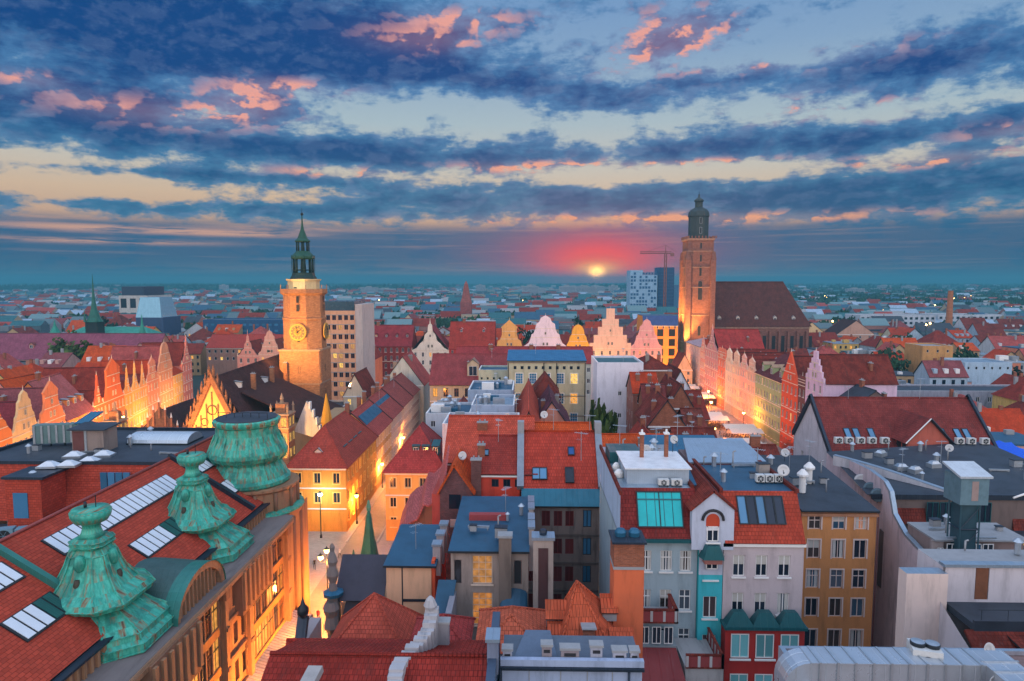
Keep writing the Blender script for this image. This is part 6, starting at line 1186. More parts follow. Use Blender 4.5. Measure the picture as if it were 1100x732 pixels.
# ------------------------------------------------------------------ great brick church
def church():
    RX, RY = 86.2, 345.; t = thing('gothic_church', 'huge gothic brick church with square tower and dark baroque cap', 'church', (RX,RY,0)); CB = brick((.24,.095,.065),.8,.25,.03); b=MB(); w=6.3
    b.box(-w,w,-w,w,0,66,CB)
    for sx in (-1,1):
        for sy in (-1,1): b.box(sx*w-1.5 if sx>0 else sx*w-1.1, sx*w+1.1 if sx>0 else sx*w+1.5, sy*w-1.5 if sy>0 else sy*w-1.1, sy*w+1.1 if sy>0 else sy*w+1.5, 0, 56, CB); b.prism([(sx*w-1.2,sy*w-1.2),(sx*w+1.2,sy*w-1.2),(sx*w+1.2,sy*w+1.2),(sx*w-1.2,sy*w+1.2)],56,60,CB,scale=.6)
    for z_ in (14,28,42,52,60): b.box(-w-.25,w+.25,-w-.25,w+.25,z_,z_+.5,brick((.36,.20,.13),.8,.25,.03))
    b.box(-w-.5,w+.5,-w-.5,w+.5,65.6,66.6,brick((.36,.20,.13),.8,.25,.03))
    for k in range(9):
        for q in (-w-.3,w+.3): b.box(-w+k*1.7-.3,-w+k*1.7+.3,q-.2,q+.2,66.6,67.8,CB); b.box(q-.2,q+.2,-w+k*1.7-.3,-w+k*1.7+.3,66.6,67.8,CB)
    b.obj('tower', t)
    for (z_,h,ww) in ((36,9.5,2.2),(18,5,1.6),(48,5,1.3),(55,3.5,1.1),(61.5,3,1.0)): window(t,(0,-w-.25,z_),0,ww,h,'a',STONE,DARK); window(t,(-w-.25,0,z_),-pi/2,ww,h,'a',STONE,DARK)
    b=MB(); DG=seam((.035,.050,.052),.7,.5,.2,.6); b.lathe([(5.0,66.5),(5.0,79.5),(5.35,79.8),(5.3,80.6),(5.0,82.4),(4.0,84.0),(2.6,84.8),(2.2,85.2)],8,DG,rot=pi/8); b.lathe([(1.9,85),(1.9,88.4),(2.4,88.7),(2.3,89.6),(1.2,90.6),(.5,91.2),(.3,92.4)],8,DG,rot=pi/8); b.lathe([(.1,92.2),(.5,92.6),(.1,93.0)],8,IRON); b.bar((0,0,93),(0,0,94.6),.1,IRON)
    b.v = [(p_[0],p_[1],66.5+(p_[2]-66.5)*.85) for p_ in b.v]; b.obj('cap', t)
    for z_ in (69,74): window(t,(0,-5.0,z_),0,1.2,3.2,'a',STEEL,DARK)
    # nave
    N=MB(); x0,x1,y0,y1=9,60,6,34; N.box(x0,x1,y0,y1,0,22.5,CB)
    for k in range(11): x_=x0+2+k*4.75; N.box(x_-.5,x_+.5,y0-1.6,y0-.005,0,19.5,CB); N.box(x_+1.5,x_+3.2,y0-.06,y0-.008,5,17,DARK)
    N.box(x0-.2,x1+.2,y0-.3,y0-.006,20.8,21.6,brick((.36,.22,.16),.8,.25,.03)); N.obj('nave', t)
    R_=MB(); CT=tile((.13,.045,.035),.5,.4,.4); A,B,C_,D=(x0,y0-.8,21.8),(x1+1,y0-.8,21.8),(x1+1,y1+.8,21.8),(x0,y1+.8,21.8); E_,F_=(x0+.5,20,45),(x1-9,20,45)
    for f_ in ([A,B,F_,E_],[B,C_,F_],[C_,D,E_,F_]): R_.face(f_,CT)
    R_.face([D,A,(x0+.5,20,45.2)],CB); R_.bar(E_,F_,.3,CT,6); ro=R_.obj('roof', t)
    for k in range(5): x_=14+k*9.6; dormer(t, x_-0, y0+1.6, 24.0, 1.8, 2.6, 'g', P(200,190,180), GREY, dep=1.5)
    dormer(t, x1-1.5, y0+9, 25.5, 2.2, 5, 'g', P(190,195,200), GREY, dep=1.5)
church()
# ------------------------------------------------------------------ trees
def leaf_mesh(name, r, hgt, n, mat, seed, ls=.55):
    rr = random.Random(seed); b = MB(); lobes = [(rr.uniform(-.5,.5)*r, rr.uniform(-.5,.5)*r, hgt*rr.uniform(.25,.85), r*rr.uniform(.38,.62)) for _ in range(8)]
    for i in range(n):
        lx, ly, lz, lr = rr.choice(lobes); a, c = rr.uniform(0, 2*pi), rr.uniform(-1, 1); q = sqrt(1-c*c); k = lr*rr.uniform(.6, 1.12)
        p = mathutils.Vector((lx+k*q*cos(a), ly+k*q*sin(a), lz+k*c*.85)); s = ls*rr.uniform(.6,1.4); u = mathutils.Vector((rr.gauss(0,1),rr.gauss(0,1),rr.gauss(0,.6))).normalized(); v = u.orthogonal().normalized()*s; u = u*s
        b.face([p-u-v*.6, p+u*.2-v, p+u+v*.5, p-u*.3+v], mat)
    return b.mesh(name)
LG = leafmat((.028,.075,.030)); LG2 = leafmat((.075,.12,.022)); TR = flat((.06,.045,.035), .9)
_tm = {}
def tree(label, x, y, z, r, h, mat=None, group=None, n=700):
    mat = mat or LG; key = (mat.name, int(r), n, random.randrange(3)); 
    if key not in _tm:
        k = MB(); hh = 1.0
        k.bar((0,0,0),(0,0,.5),.045,TR,6,.03)
        for i in range(5): a = i*1.3; k.bar((0,0,.32+.05*i),(.25*cos(a),.25*sin(a),.62+.05*i),.022,TR,5,.008)
        _tm[key] = (leaf_mesh('crown', 1., 1.5, n, mat, len(_tm)+3, .10 if r > 3 else .13), k.mesh('trunk'))
    cm, tm = _tm[key]; t = thing('tree', label, 'tree', (x, y, z), random.uniform(0, 6), group)
    c = link_mesh('crown', cm, t, (0,0,h*.25)); c.scale = (r, r, h*.5); k = link_mesh('trunk', tm, t); k.scale = (h*.8, h*.8, h)
    return t
tree('bushy olive green tree in front of the blank white wall', 14.3, 127, 0, 3.0, 20.5, LG2)
for i,(px,py,z,r,h) in enumerate(((72,385,14,6,11),(84,378,14,6,12),(95,388,14,5,10),(63,388,13,5,9))): x,y=at(px,py,z); tree('yellow green treetop among the left roofs, '+['left middle one','tallest middle one','rightmost one','leftmost lowest one'][i], x, y, 6, r, h+4, LG2, 'treetops among the left roofs')
# ------------------------------------------------------------------ fillers: countable roofs between the landmarks and the far city
RES = [(-245,-145,260,286),(-75,-26,30,105),(-45,45,20,215),(-132,-60,95,262),(-45,45,195,235),(-97,-20,105,245),(60,92,150,325),(-125,80,262,312),(50,160,312,385),(98,154,184,200),(145,168,230,264),(52,80,104,127),(30,74,90,112),(33,75,40,98),(24,48,100,330),(-100,-25,225,262),(-85,-40,255,270)]
USED = []
def free(x0, x1, y0, y1, pad=.5):
    for a in RES + USED:
        if x0 < a[1]+pad and x1 > a[0]-pad and y0 < a[3]+pad and y1 > a[2]-pad: return False
    return True
WALLC = [('white',(205,208,212)),('cream',(214,200,172)),('grey',(150,155,160)),('pink',(205,160,150)),('tan',(190,160,120)),('pale blue',(170,190,205)),('yellow',(220,185,110)),('salmon',(210,130,100))]
ROOFC = [('red',RED,5),('orange red',ORANGE,3),('maroon',MAROON,3),('dark red',DKRED,3),('pinkish',PINKT,2),('purple red',PURPT,2)]
FLATC = [('teal',TEALM),('blue grey',BITBLUE),('dark',BITUM),('pale metal',PALEM),('grey',GREY)]
def inview(x, y, z=15):
    v = RM.transposed() @ mathutils.Vector((x, y, z-CAM_H)); px = 550 + F*v.x/-v.z
    return -25 < px < 1125, px, 366 - F*v.y/-v.z
def small_house(x0, x1, y0, y1, z, far):
    """wall, roof and windows as parts of one thing, light enough to repeat"""
    w, d = x1-x0, y1-y0; fl = random.random() < (.42 if x0 > 60 or far else .28); wn, wc = random.choice(WALLC); wm = P(*wc,.4)
    root = thing('house', '', 'house', (x0, y0, 0), random.uniform(-.12,.12)); b = MB(); z0 = 0
    b.box(0,w,0,d,0,z,wm,bottom=False); r = MB()
    if fl:
        rn, rm_ = random.choice(FLATC); r.box(-.1,w+.1,-.1,d+.1,z,z+.3,rm_); form = 'flat'
        r.box(.3,w-.3,.3,d-.3,z+.3,z+.32,rm_)
        for k in range(random.randint(1,4)):
            u, v, s = random.uniform(.15,.8)*w, random.uniform(.15,.8)*d, random.uniform(.6,2.4); r.box(u,min(w,u+s*1.4),v,min(d,v+s),z+.32,z+.32+s*.8,random.choice([WHITE,STEEL,GREY,wm]))
    else:
        tot = random.choice([c for c in ROOFC for _ in range(c[2])]); rn, rm_ = tot[0], tot[1]; rh = min(w,d)*random.uniform(.38,.55); k = random.random()
        if k < .45: form = 'ridged'; r.slab([(-.3,-.4,z-.2),(w+.3,-.4,z-.2),(w+.3,d/2,z+rh),(-.3,d/2,z+rh)],.2,rm_,DARK); r.slab([(w+.3,d+.4,z-.2),(-.3,d+.4,z-.2),(-.3,d/2+.01,z+rh),(w+.3,d/2+.01,z+rh)],.2,rm_,DARK); b.face([(0,d,z),(0,0,z),(0,d/2,z+rh-.25)],wm); b.face([(w,0,z),(w,d,z),(w,d/2,z+rh-.25)],wm)
        elif k < .75: form = 'gable fronted'; r.slab([(-.4,-.3,z-.2),(w/2,-.3,z+rh),(w/2,d+.3,z+rh),(-.4,d+.3,z-.2)],.2,rm_,DARK); r.slab([(w+.4,-.3,z-.2),(w/2+.01,-.3,z+rh),(w/2+.01,d+.3,z+rh),(w+.4,d+.3,z-.2)],.2,rm_,DARK); b.face([(0,0,z),(w,0,z),(w/2,0,z+rh-.25)],wm); b.face([(w,d,z),(0,d,z),(w/2,d,z+rh-.25)],wm)
        else:
            form = 'hipped'; i = min(w,d)/2; A,B,C_,D=(-.4,-.4,z),(w+.4,-.4,z),(w+.4,d+.4,z),(-.4,d+.4,z)
            E_,F_ = ((i,d/2,z+rh),(w-i,d/2,z+rh)) if w>=d else ((w/2,i,z+rh),(w/2,d-i,z+rh))
            for f_ in ([[A,B,F_,E_],[B,C_,F_],[C_,D,E_,F_],[D,A,E_]] if w>=d else [[A,B,E_],[B,C_,F_,E_],[C_,D,F_],[D,A,E_,F_]]): r.face(f_,rm_)
        for k in range(random.randint(1,3)): u, v = random.uniform(.2,.8)*w, random.uniform(.3,.7)*d; r.box(u-.4,u+.4,v-.3,v+.3,z+rh*.3,z+rh+random.uniform(.4,1.3),BRICKR if random.random()<.6 else GREY)
        if not far or random.random() < .4:
            for k in range(random.randint(0,3)): u=(k+.6)/3.4*w; vv=d*.12; zz=z+ (rh*vv/(d/2) if form=='ridged' else 99); (r.box(u-.6,u+.6,vv-.4,vv+2,zz-.2,zz+1.2,WHITE if random.random()<.5 else wm) if zz<90 else None)
    b.obj('wall', root); r.obj('roof', root); g = MB(); n = max(2,int(w/2.4)); sh = 3.3
    zz = z-2.5
    while zz > 1 and zz > z-14:
        for i in range(n): u=(i+.5)*w/n; g.box(u-.5,u+.5,-.05,-.006,zz,zz+1.5,(LIT if random.random()<.06 else GLASS),bottom=False)
        zz -= sh
    g.obj('window_row', root); root['label'] = ''; root['_d'] = '%s %s roofed %s house' % ({'flat':'flat','ridged':'','gable fronted':'gabled','hipped':'hipped'}[form], rn, wn); root['_w'] = w; return root
SMALL = []
def scatter(xa, xb, ya, yb, cw, cd_, z, far=False, keep=.9):
    y = ya
    while y < yb:
        x = xa + random.uniform(0, 4)
        while x < xb:
            w = random.uniform(cw*.7, cw*1.35); d = random.uniform(cd_*.7, cd_*1.3); x1, y1 = x+w, y+d; ok, px, py = inview((x+x1)/2, y, 14)
            if ok and free(x, x1, y, y1) and random.random() < keep:
                zz = random.uniform(*z); USED.append((x, x1, y, y1)); SMALL.append(small_house(x, x1, y, y1, zz, far))
            x = x1 + random.choice([.3,.3,.3,2.,7.])
        y += cd_*1.18
random.seed(21)
scatter(-260,-132,150,262,11,11,(11,16))
scatter(-90,-20,262,288,10,10,(9,13))
scatter(86,250,125,312,10,10,(10,16))
scatter(76,120,98,150,12,12,(12,17))
scatter(-260,50,316,420,14,13,(9,14),False,.8)
scatter(160,330,316,420,13,13,(8,13),False,.8)
scatter(-420,520,425,520,16,15,(8,13),True,.5)
# trim to what is allowed of one kind in view
print('small houses', len(SMALL))
# particular things in the middle distance
house('apartment_block', 'pale two part house with dark roofs and a glowing wall, far right', 'house', 158, 178, 400, 418, 13, P(230,200,150), 'gy', 8, BROWNT, front=wins(4,1.2,1.6,1,3.3,3,'2',lit=.4))
house('apartment_block', 'pinkish gable end with a dark roof beside the pale glowing one', 'house', 184, 206, 402, 420, 14, P(200,160,140), 'gy', 8, BROWNT, front=wins(4,1.2,1.6,1,3.3,3,'2'))
house('modern_block', 'white modern block with square dark windows, far right', 'building', 255, 312, 520, 545, 19, P(190,200,210), 'flat', flatm=GREY, front=wins(14,2.2,1.8,1,3.6,5,'',DARK,GLASS))
house('modern_block', 'second white modern block with square windows, right of the rust red chimney', 'building', 320, 372, 530, 555, 19, P(190,200,210), 'flat', flatm=GREY, front=wins(12,2.2,1.8,1,3.6,5,'',DARK,GLASS))
house('modern_block', 'long white office building below the horizon right of the church', 'building', 150, 205, 500, 520, 17, P(205,205,210), 'flat', flatm=GREY, front=wins(14,1.8,1.8,1,3.6,4,'',DARK,GLASS,lit=.08))
t = thing('brick_chimney', 'tall slim rust orange industrial chimney between the white blocks', 'chimney', (313, 505, 0)); b = MB(); b.lathe([(2.6,0),(1.7,38),(1.9,38.5)],12,brick((.45,.16,.06),.6,.2)); b.obj('stack', t)
house('rooftop_box', 'tan cubic rooftop building with three vents, right', 'building', 146, 157, 250, 262, 21, P(200,150,95,.5), 'flat', flatm=GREY, front=wins(3,.8,1,1,3,1,''))
house('low_hall', 'pale blue low hall right of the tan rooftop building', 'building', 150, 166, 232, 246, 17, P(170,195,215), 'flat', flatm=PALEM, front=wins(6,.8,1,1,3,1,''))
house('long_wall_house', 'long blank grey blue building stretching to the right edge', 'building', 100, 152, 186, 198, 14.5, P(150,155,170,.6), 'flat', flatm=BITUM, front=wins(16,1.,1.4,1.2,3.3,2,'2',lit=.1))
house('red_gable_house', 'small bright red house with white gable frame left of the metal roof', 'house', 59.3, 63.6, 113, 122, 18.0, P(205,50,55), 'gy', 3.2, PALEM, front=[wins(2,.8,1.4,.8,3,1,'2s'),], over=.3)
house('yellow_house', 'yellow eaves house between the dark purple roof and the red gable', 'house', 53.5, 59.2, 114, 124, 17.2, P(235,175,60), 'gx', 3.6, RED, front=wins(2,.8,1.4,.8,3,1,'2s'))
house('rusty_house', 'row of weathered orange and brown tiled roofs behind the maroon hall', 'house', 63.8, 71.5, 114, 124, 17.6, P(150,100,80), 'gx', 4.2, tile((.30,.08,.05),.34,.8), chim=((.8,.4,1.2),))
house('metal_roof_house', 'house with shiny white seamed metal roof behind the maroon hall', 'house', 72, 79, 114.5, 126, 17.6, P(190,200,205), 'gx', 3.4, WHITEM)
t = thing('tarpaulin', 'bright blue tarpaulin draped over a roof beside the maroon hall', 'tarpaulin', (75, 106, 16)); b = MB(); n=8
for i in range(n):
    for j in range(n):
        f_=lambda u,v: (u*8/n-4, v*7/n-3.5, 3.0*sin(pi*.5*min(1,(u+1)/n*1.2))*(.5+.5*v/n)+.25*sin(u*2.1+v)); b.face([f_(i,j),f_(i+1,j),f_(i+1,j+1),f_(i,j+1)],flat((.01,.10,.62),.5,0,.1),True)
b.box(-3.5,3.5,-3,3,-16,0,GREY); b.obj('sheet', t)
# blue towers with crane
t = thing('high_rise', 'white and blue gridded high rise under construction left of the dark one', 'high rise', (106, 700, 0)); b = MB(); b.box(0,28,0,25,0,52,P(150,185,210)); b.box(0,13,0,25,52,57,P(150,185,210))
for k in range(15):
    for i in range(9):
        if random.random()<.72: b.box(.6+i*3.0,2.8+i*3.0,-.2,-.01,2+k*3.6,4.4+k*3.6,flat((.02,.10,.22),.3))
b.obj('wall', t)
t = thing('high_rise', 'dark blue slab high rise right of the white gridded one', 'high rise', (135.5, 705, 0)); b = MB(); b.box(0,17,0,20,0,60,flat((.01,.05,.14),.3)); 
for k in range(16): b.box(-.05,17.05,-.1,-.01,2+k*3.6,2.4+k*3.6,flat((.03,.10,.2),.4))
b.box(17.1,25,0,20,0,42,flat((.04,.13,.24),.3)); b.obj('wall', t)
t = thing('tower_crane', 'tower crane above the blue high rises', 'crane', (140, 690, 0)); b = MB(); RC = flat((.25,.08,.06),.6)
for (a,c) in ((-1,-1),(1,-1),(1,1),(-1,1)): b.bar((a,c,0),(a,c,74),.35,RC)
for k in range(12): b.bar((-1,-1,14+k*5),(1,-1,19+k*5),.2,RC); b.bar((1,-1,14+k*5),(1,-1,19+k*5),.2,RC)
b.bar((0,0,74),(0,0,82),.5,RC,4,.2); b.obj('mast', t); b = MB(); b.bar((-26,0,74),(8,0,74),.5,RC); b.bar((-26,0,75.8),(6,0,75.8),.3,RC)
for k in range(13): b.bar((-25+k*2.4,0,74),(-23.8+k*2.4,0,75.8),.2,RC)
b.bar((0,0,82),(-18,0,76),.15,RC); b.bar((0,0,82),(11,0,75),.15,RC); b.box(5,8.5,-1,1,71,74,RC); b.obj('jib', t)
# brick spire, left of the middle
t = thing('brick_spire', 'slim pointed brick spire among the far roofs', 'spire', (-57, 620, 0)); b = MB(); b.box(-5,5,-5,5,0,26,brick((.30,.08,.07),1,.3)); b.lathe([(7,26),(5,31),(2.2,43),(.2,46)],4,brick((.32,.09,.07),1,.3),rot=pi/4); b.obj('tower', t)
# green roofed church at the left
t = thing('green_church', 'church with big green copper roof and a dark needle spire, far left', 'church', (-215, 330, 0)); b = MB(); b.box(-22,26,0,20,0,16,P(120,100,90)); b.box(-6,0,-1,5,0,25,P(50,62,62)); b.obj('wall', t); G3 = seam((.03,.28,.20),1.,.5,.2,.5); b = MB()
b.slab([(-24,-1,15.5),(28,-1,15.5),(18,10,22),(-14,10,22)],.3,G3); b.slab([(28,21,15.5),(-24,21,15.5),(-14,10,22),(18,10,22)],.3,G3); b.slab([(28,-1,15.5),(28,21,15.5),(18,10,22),(18,10.01,22)],.3,G3); b.obj('roof', t)
b = MB(); b.lathe([(4.0,25),(2.8,27),(1.5,31),(.8,36),(.35,42),(.06,49)],8,seam((.02,.14,.10),1.,.5,.2,.5),-3,2); b.obj('spire', t); b = MB(); b.lathe([(2,16),(1.6,20),(.6,24),(.1,29)],8,G3,24,-3); b.obj('spire', t); b = MB(); b.lathe([(3,16),(2.4,20),(.8,23),(.1,26)],8,G3,-20,-3); b.obj('spire', t); b = MB()
for s in (-1,1): b.lathe([(.8,25),(.5,27),(.05,31)],6,seam((.02,.14,.10),1.,.5,.2,.5),-3+s*3,-1)
b.obj('pinnacle', t)
house('cultural_hall', 'white hall with dark blue flat top storey on the left horizon', 'hall', -346, -322, 560, 600, 33, P(190,190,185), 'flat', flatm=DKM, front=wins(3,5,8,2,12,2,'',DARK,GLASS))
b = MB(); b.box(1,20,3,35,33.3,41,flat((.02,.04,.08),.4)); b.obj('top_storey', bpy.data.objects[[o.name for o in REG if o.name.startswith('cultural_hall')][-1]])
t = thing('glass_hall', 'pale glass trapezoid roof building on the left', 'glass building', (-254, 428, 0)); b = MB(); b.box(0,18,0,22,0,22,plaster((.05,.08,.16))); b.obj('wall', t); b = MB(); b.prism([(0,0),(17,0),(17,20),(0,20)],22,35,seam((.20,.42,.55),2.2,.15,.3,.3),scale=.75); b.obj('glass_roof', t)
house('blue_hall', 'long dark blue flat building right of the glass building', 'building', -212, -120, 432, 452, 20, plaster((.03,.09,.20)), 'flat', flatm=BITBLUE, front=wins(22,2.6,1.6,2,4,3,'',DARK,GLASSB))
house('market_hall', 'long red tiled roof with brightly lit sign edge, left middle', 'building', -152, -112, 312, 326, 14, P(150,120,110), 'gx', 5.5, tile((.42,.06,.045),.4,.2), front=wins(14,1.2,1.5,1,3.4,2,'',lit=.4))
house('purple_roof_block', 'very long mauve tiled roof with dormers at the left edge', 'building', -240, -150, 264, 282, 14.0, P(190,130,110), 'gx', 9.5, tile((.30,.085,.13),.36,.3), dorm=(6,'g',1.8,1.6,PURPT,.2))
house('dark_house', 'narrow courtyard house with broad pink and orange gable roof behind the left row', 'house', -118, -106, 138, 150, 17, P(235,150,130), 'gy', 7, ORANGE, front=wins(2,1,1.4,1,3,1,'2'))
# slab blocks far away, each one a building
for i in range(34):
    d = random.uniform(1700, 2900); px = random.choice([random.uniform(380, 660), random.uniform(560,640), random.uniform(0,1100)]); x = (px-567)/F*d; w = random.uniform(20,60); h = random.uniform(16,36)
    b = MB(); b.box(0,w,0,16,0,h,P(160,165,175)); 
    for k in range(int(h/3.2)): b.box(1,w-1,-.1,-.01,1.4+k*3.2,2.6+k*3.2,flat((.10,.13,.18),.4))
    b.box(w*.3,w*.6,3,12,h,h+3,GREY); o = b.obj('tower_block', None, (x, d, 0)); o['_d'] = '%s pale slab block near the horizon' % ('tall' if h > 30 else 'long' if w > 55 else 'low'); tag(o, '', 'tower block', 'slab blocks near the horizon'); SMALL.append(o)
# the city beyond, too many to count
random.seed(5)
def mass(name, label, ya, yb, n, hh):
    b = MB()
    for i in range(n):
        y = ya*(yb/ya)**random.random(); x = (random.uniform(-60,1160)-567)/F*y; w, d, h = random.uniform(8,22)*(1+y/5000), random.uniform(8,16), random.uniform(*hh); wm = random.choice(FW)
        if not free(x-w/2, x+w/2, y, y+d, 0): continue
        b.box(x-w/2,x+w/2,y,y+d,0,h,wm,random.choice(FR),bottom=False)
        if random.random()<.5:
            rm_=random.choice(FR); k=h+min(w,d)*.4; X0,X1=x-w/2-.3,x+w/2+.3; b.face([(X0,y-.3,h+.01),(X1,y-.3,h+.01),(X1,y+d/2,k),(X0,y+d/2,k)],rm_); b.face([(X1,y+d,h+.01),(X0,y+d,h+.01),(X0,y+d/2,k),(X1,y+d/2,k)],rm_); b.face([(X1,y-.3,h),(X1,y+d,h),(X1,y+d/2,k)],wm); b.face([(X0,y+d,h),(X0,y-.3,h),(X0,y+d/2,k)],wm)
        for q in range(int(h/3.4)): b.box(x-w/2+.8,x+w/2-.8,y-.12,y-.02,1.2+q*3.4,2.5+q*3.4,FG,bottom=False)
    o = b.obj(name); tag(o, label, 'houses', None, 'stuff')
FG = flat((.05,.07,.10),.3); FW = [P(*c,.3) for c in ((185,190,195),(180,165,140),(120,128,135),(160,120,112),(130,150,165),(90,112,122),(150,160,168))]; FR = [MAROON,TEALM,BITBLUE,GREY,MAROON,TEALM,BITUM,PALEM,flat((.30,.05,.04)),flat((.10,.16,.18)),flat((.14,.24,.26))]
mass('distant_houses', 'countless small houses and roofs spreading towards the horizon', 430, 3400, 8000, (6,16))
mass('distant_houses', 'pale blocks and roofs just under the horizon line', 3200, 6500, 500, (8,26))
def wood(name, label, ya, yb, n, sz, cl, hs, pa=-60, pb=1160):
    b = MB(); C_=[leafmat((.022,.065,.035)),leafmat((.030,.080,.030)),leafmat((.016,.050,.032))]; cen=[]
    for i in range(cl): y=ya*(yb/ya)**random.random(); cen.append(((random.uniform(pa,pb)-567)/F*y, y, random.uniform(.02,.09)*y))
    for i in range(n):
        cx,cy_,s=random.choice(cen); x=cx+random.gauss(0,s*1.6); y=cy_+random.gauss(0,s*.5); 
        if y<ya*.9 or not free(x-3,x+3,y-3,y+3,0): continue
        r=random.uniform(*sz); h=random.uniform(*hs); m=random.choice(C_); k=random.uniform(0,6)
        pts=[(r*random.uniform(.6,1.1),h*q) for q in (.25,.5,.75)]; b.lathe([(r*.3,h*.12)]+pts+[(r*.35,h)],7,m,x,y,k,sq=[random.uniform(.75,1.2) for _ in range(7)])
        for _ in range(5): a=random.uniform(0,6.3); p=mathutils.Vector((x+r*cos(a),y+r*sin(a),h*random.uniform(.4,1.05))); s_=r*.4; b.face([p+mathutils.Vector((-s_,0,-s_)),p+mathutils.Vector((s_,s_*.3,-s_*.6)),p+mathutils.Vector((s_*.4,0,s_))],m)
    o=b.obj(name); tag(o,label,'woods',None,'stuff')
wood('distant_woods','dark parks and tree belts between the distant houses',480,3000,6500,(3.,6),90,(9,17))
wood('distant_woods','dark woods on the plain right of the brick church',900,3200,5500,(4.,8),50,(12,20),780,1160)
wood('distant_woods','forest belt closing the plain under the horizon',2600,7500,4200,(12,30),60,(16,30))
for i in range(60):
    d = random.uniform(240, 560); px = random.choice([random.uniform(560,700),random.uniform(780,1110),random.uniform(820,1110),random.uniform(90,200)]); x=(px-567)/F*d
    if free(x-3,x+3,d-3,d+3,0): USED.append((x-3,x+3,d-3,d+3)); t=tree('', x, d, 0, random.uniform(5,8), random.uniform(14,20), LG, 'trees between the middle distance roofs', 420); t['_d']='dark green broad tree between roofs'; SMALL.append(t)
o = MB(); 
# ------------------------------------------------------------------ lamps and life in the squares
LP = [(345,578,7.5,1,600,(.75,1.,.85),COOLB,'tall lamp with greenish white light in the small square'),(352,640,5.5,2,9000,(1,.30,.05),WARMB,'three armed lamp with gold globes in the small square'),(-31.8,121,5.0,1,2600,(1,.33,.05),WARMB,'lamp on the corner of the narrow street nearest the small square'),(-31.8,143,5.0,1,3200,(1,.33,.05),WARMB,'lamp halfway up the narrow street'),(-31.8,168,5.,1,3200,(1,.33,.05),WARMB,'furthest lamp in the narrow street')]
for px,py,h,hd,e,c,bm,lb in LP: x,y=at(px,py,0) if px > 0 else (px,py); street_lamp(lb,x,y,h,hd,e*1.8,c,bm,br=.34)
for i,(y_,x_) in enumerate(((178,50),(200,64.8),(218,60),(240,65),(258,58),(275,65),(292,60))): street_lamp('market square lamp before the right row, %s from near end' % ['first','second','third','fourth','fifth','sixth','seventh'][i], x_, y_, 5.5, 1, 8000, (1,.27,.04), WARMB, br=.42)
for i,(y_,x_) in enumerate(((116,-91),(130,-93.5),(144,-96),(158,-98.5),(172,-101),(188,-104),(210,-108))): street_lamp('market square lamp before the left row, %s from near end' % ['first','second','third','fourth','fifth','sixth','seventh'][i], x_, y_, 5.5 if i != 3 else 12, 1, 11000, (1,.42,.10), WARMB, br=.42 if i != 3 else .7)
for i,(x_,y_) in enumerate(((-23.5,62),(-23.8,72),(-24.5,84))): street_lamp('lamp standing in front of the department store, %s' % ['nearest','middle','at the corner tower'][i], x_, y_, 5.5, 1, 9500, (1,.32,.05), WARMB, br=.25)
for i in range(6): x_=-100+i*32; street_lamp('lamp before the far side of the market square, %s from the left' % ['first','second','third','fourth','fifth','sixth'][i], x_, 284, 6, 1, 12000, (1,.45,.14), WARMB, br=.4) if x_<-85 or x_>20 else None
def floodlight(label, x, y, z, aim, e, col=(1,.50,.12), ang=70, group='floodlights on the town landmarks'):
    t = thing('floodlight', label, 'floodlight', (x,y,z), 0, group); b = MB(); b.box(-.3,.3,-.3,.3,0,.35,IRON); b.obj('housing', t)
    l = bpy.data.lights.new('flood_beam','SPOT'); l.energy=e; l.color=col; l.spot_size=R(ang); l.spot_blend=.6; l.shadow_soft_size=.3; o=bpy.data.objects.new('flood_beam',l); COL.objects.link(o); o.parent=t; o.location=(0,0,.7)
    d=mathutils.Vector(aim)-mathutils.Vector((x,y,z+.7)); o.rotation_euler=(-d).to_track_quat('Z','Y').to_euler()
floodlight('floodlight below the clock tower front', -67, 171, 27, (-64.5,186,29), 34000, ang=110)
floodlight('floodlight right of the clock tower', -50, 186, 15, (-60,191,27), 26000, ang=110)
floodlight('floodlight before the great town hall gable', -72, 139, 6, (-72,150,14), 22000, (1,.56,.14))
floodlight('floodlight before the left town hall oriel', -95, 139, 6, (-94.6,149,11), 14000)
floodlight('floodlight before the right town hall oriel', -54.5, 136, 6, (-54.8,146,12), 18000)
floodlight('floodlight at the left foot of the brick tower', 76, 332, 9, (80,341,36), 260000, (1,.42,.08), 60)
floodlight('floodlight before the brick tower', 86, 318, 14, (86,338,24), 30000, (1,.42,.08), 50)
floodlight('floodlight before the orange bank', 62, 300, 3, (63,318,15), 42000, (1,.45,.10), 100)
floodlight('floodlight on the clock tower gallery', -64, 183.5, 43.2, (-64,190,47), 500, (1,.8,.45), 120)
floodlight('floodlight in the passage of the arch building', -3, 160, .3, (-3,165.5,14), 16000, (1,.48,.08), 110)
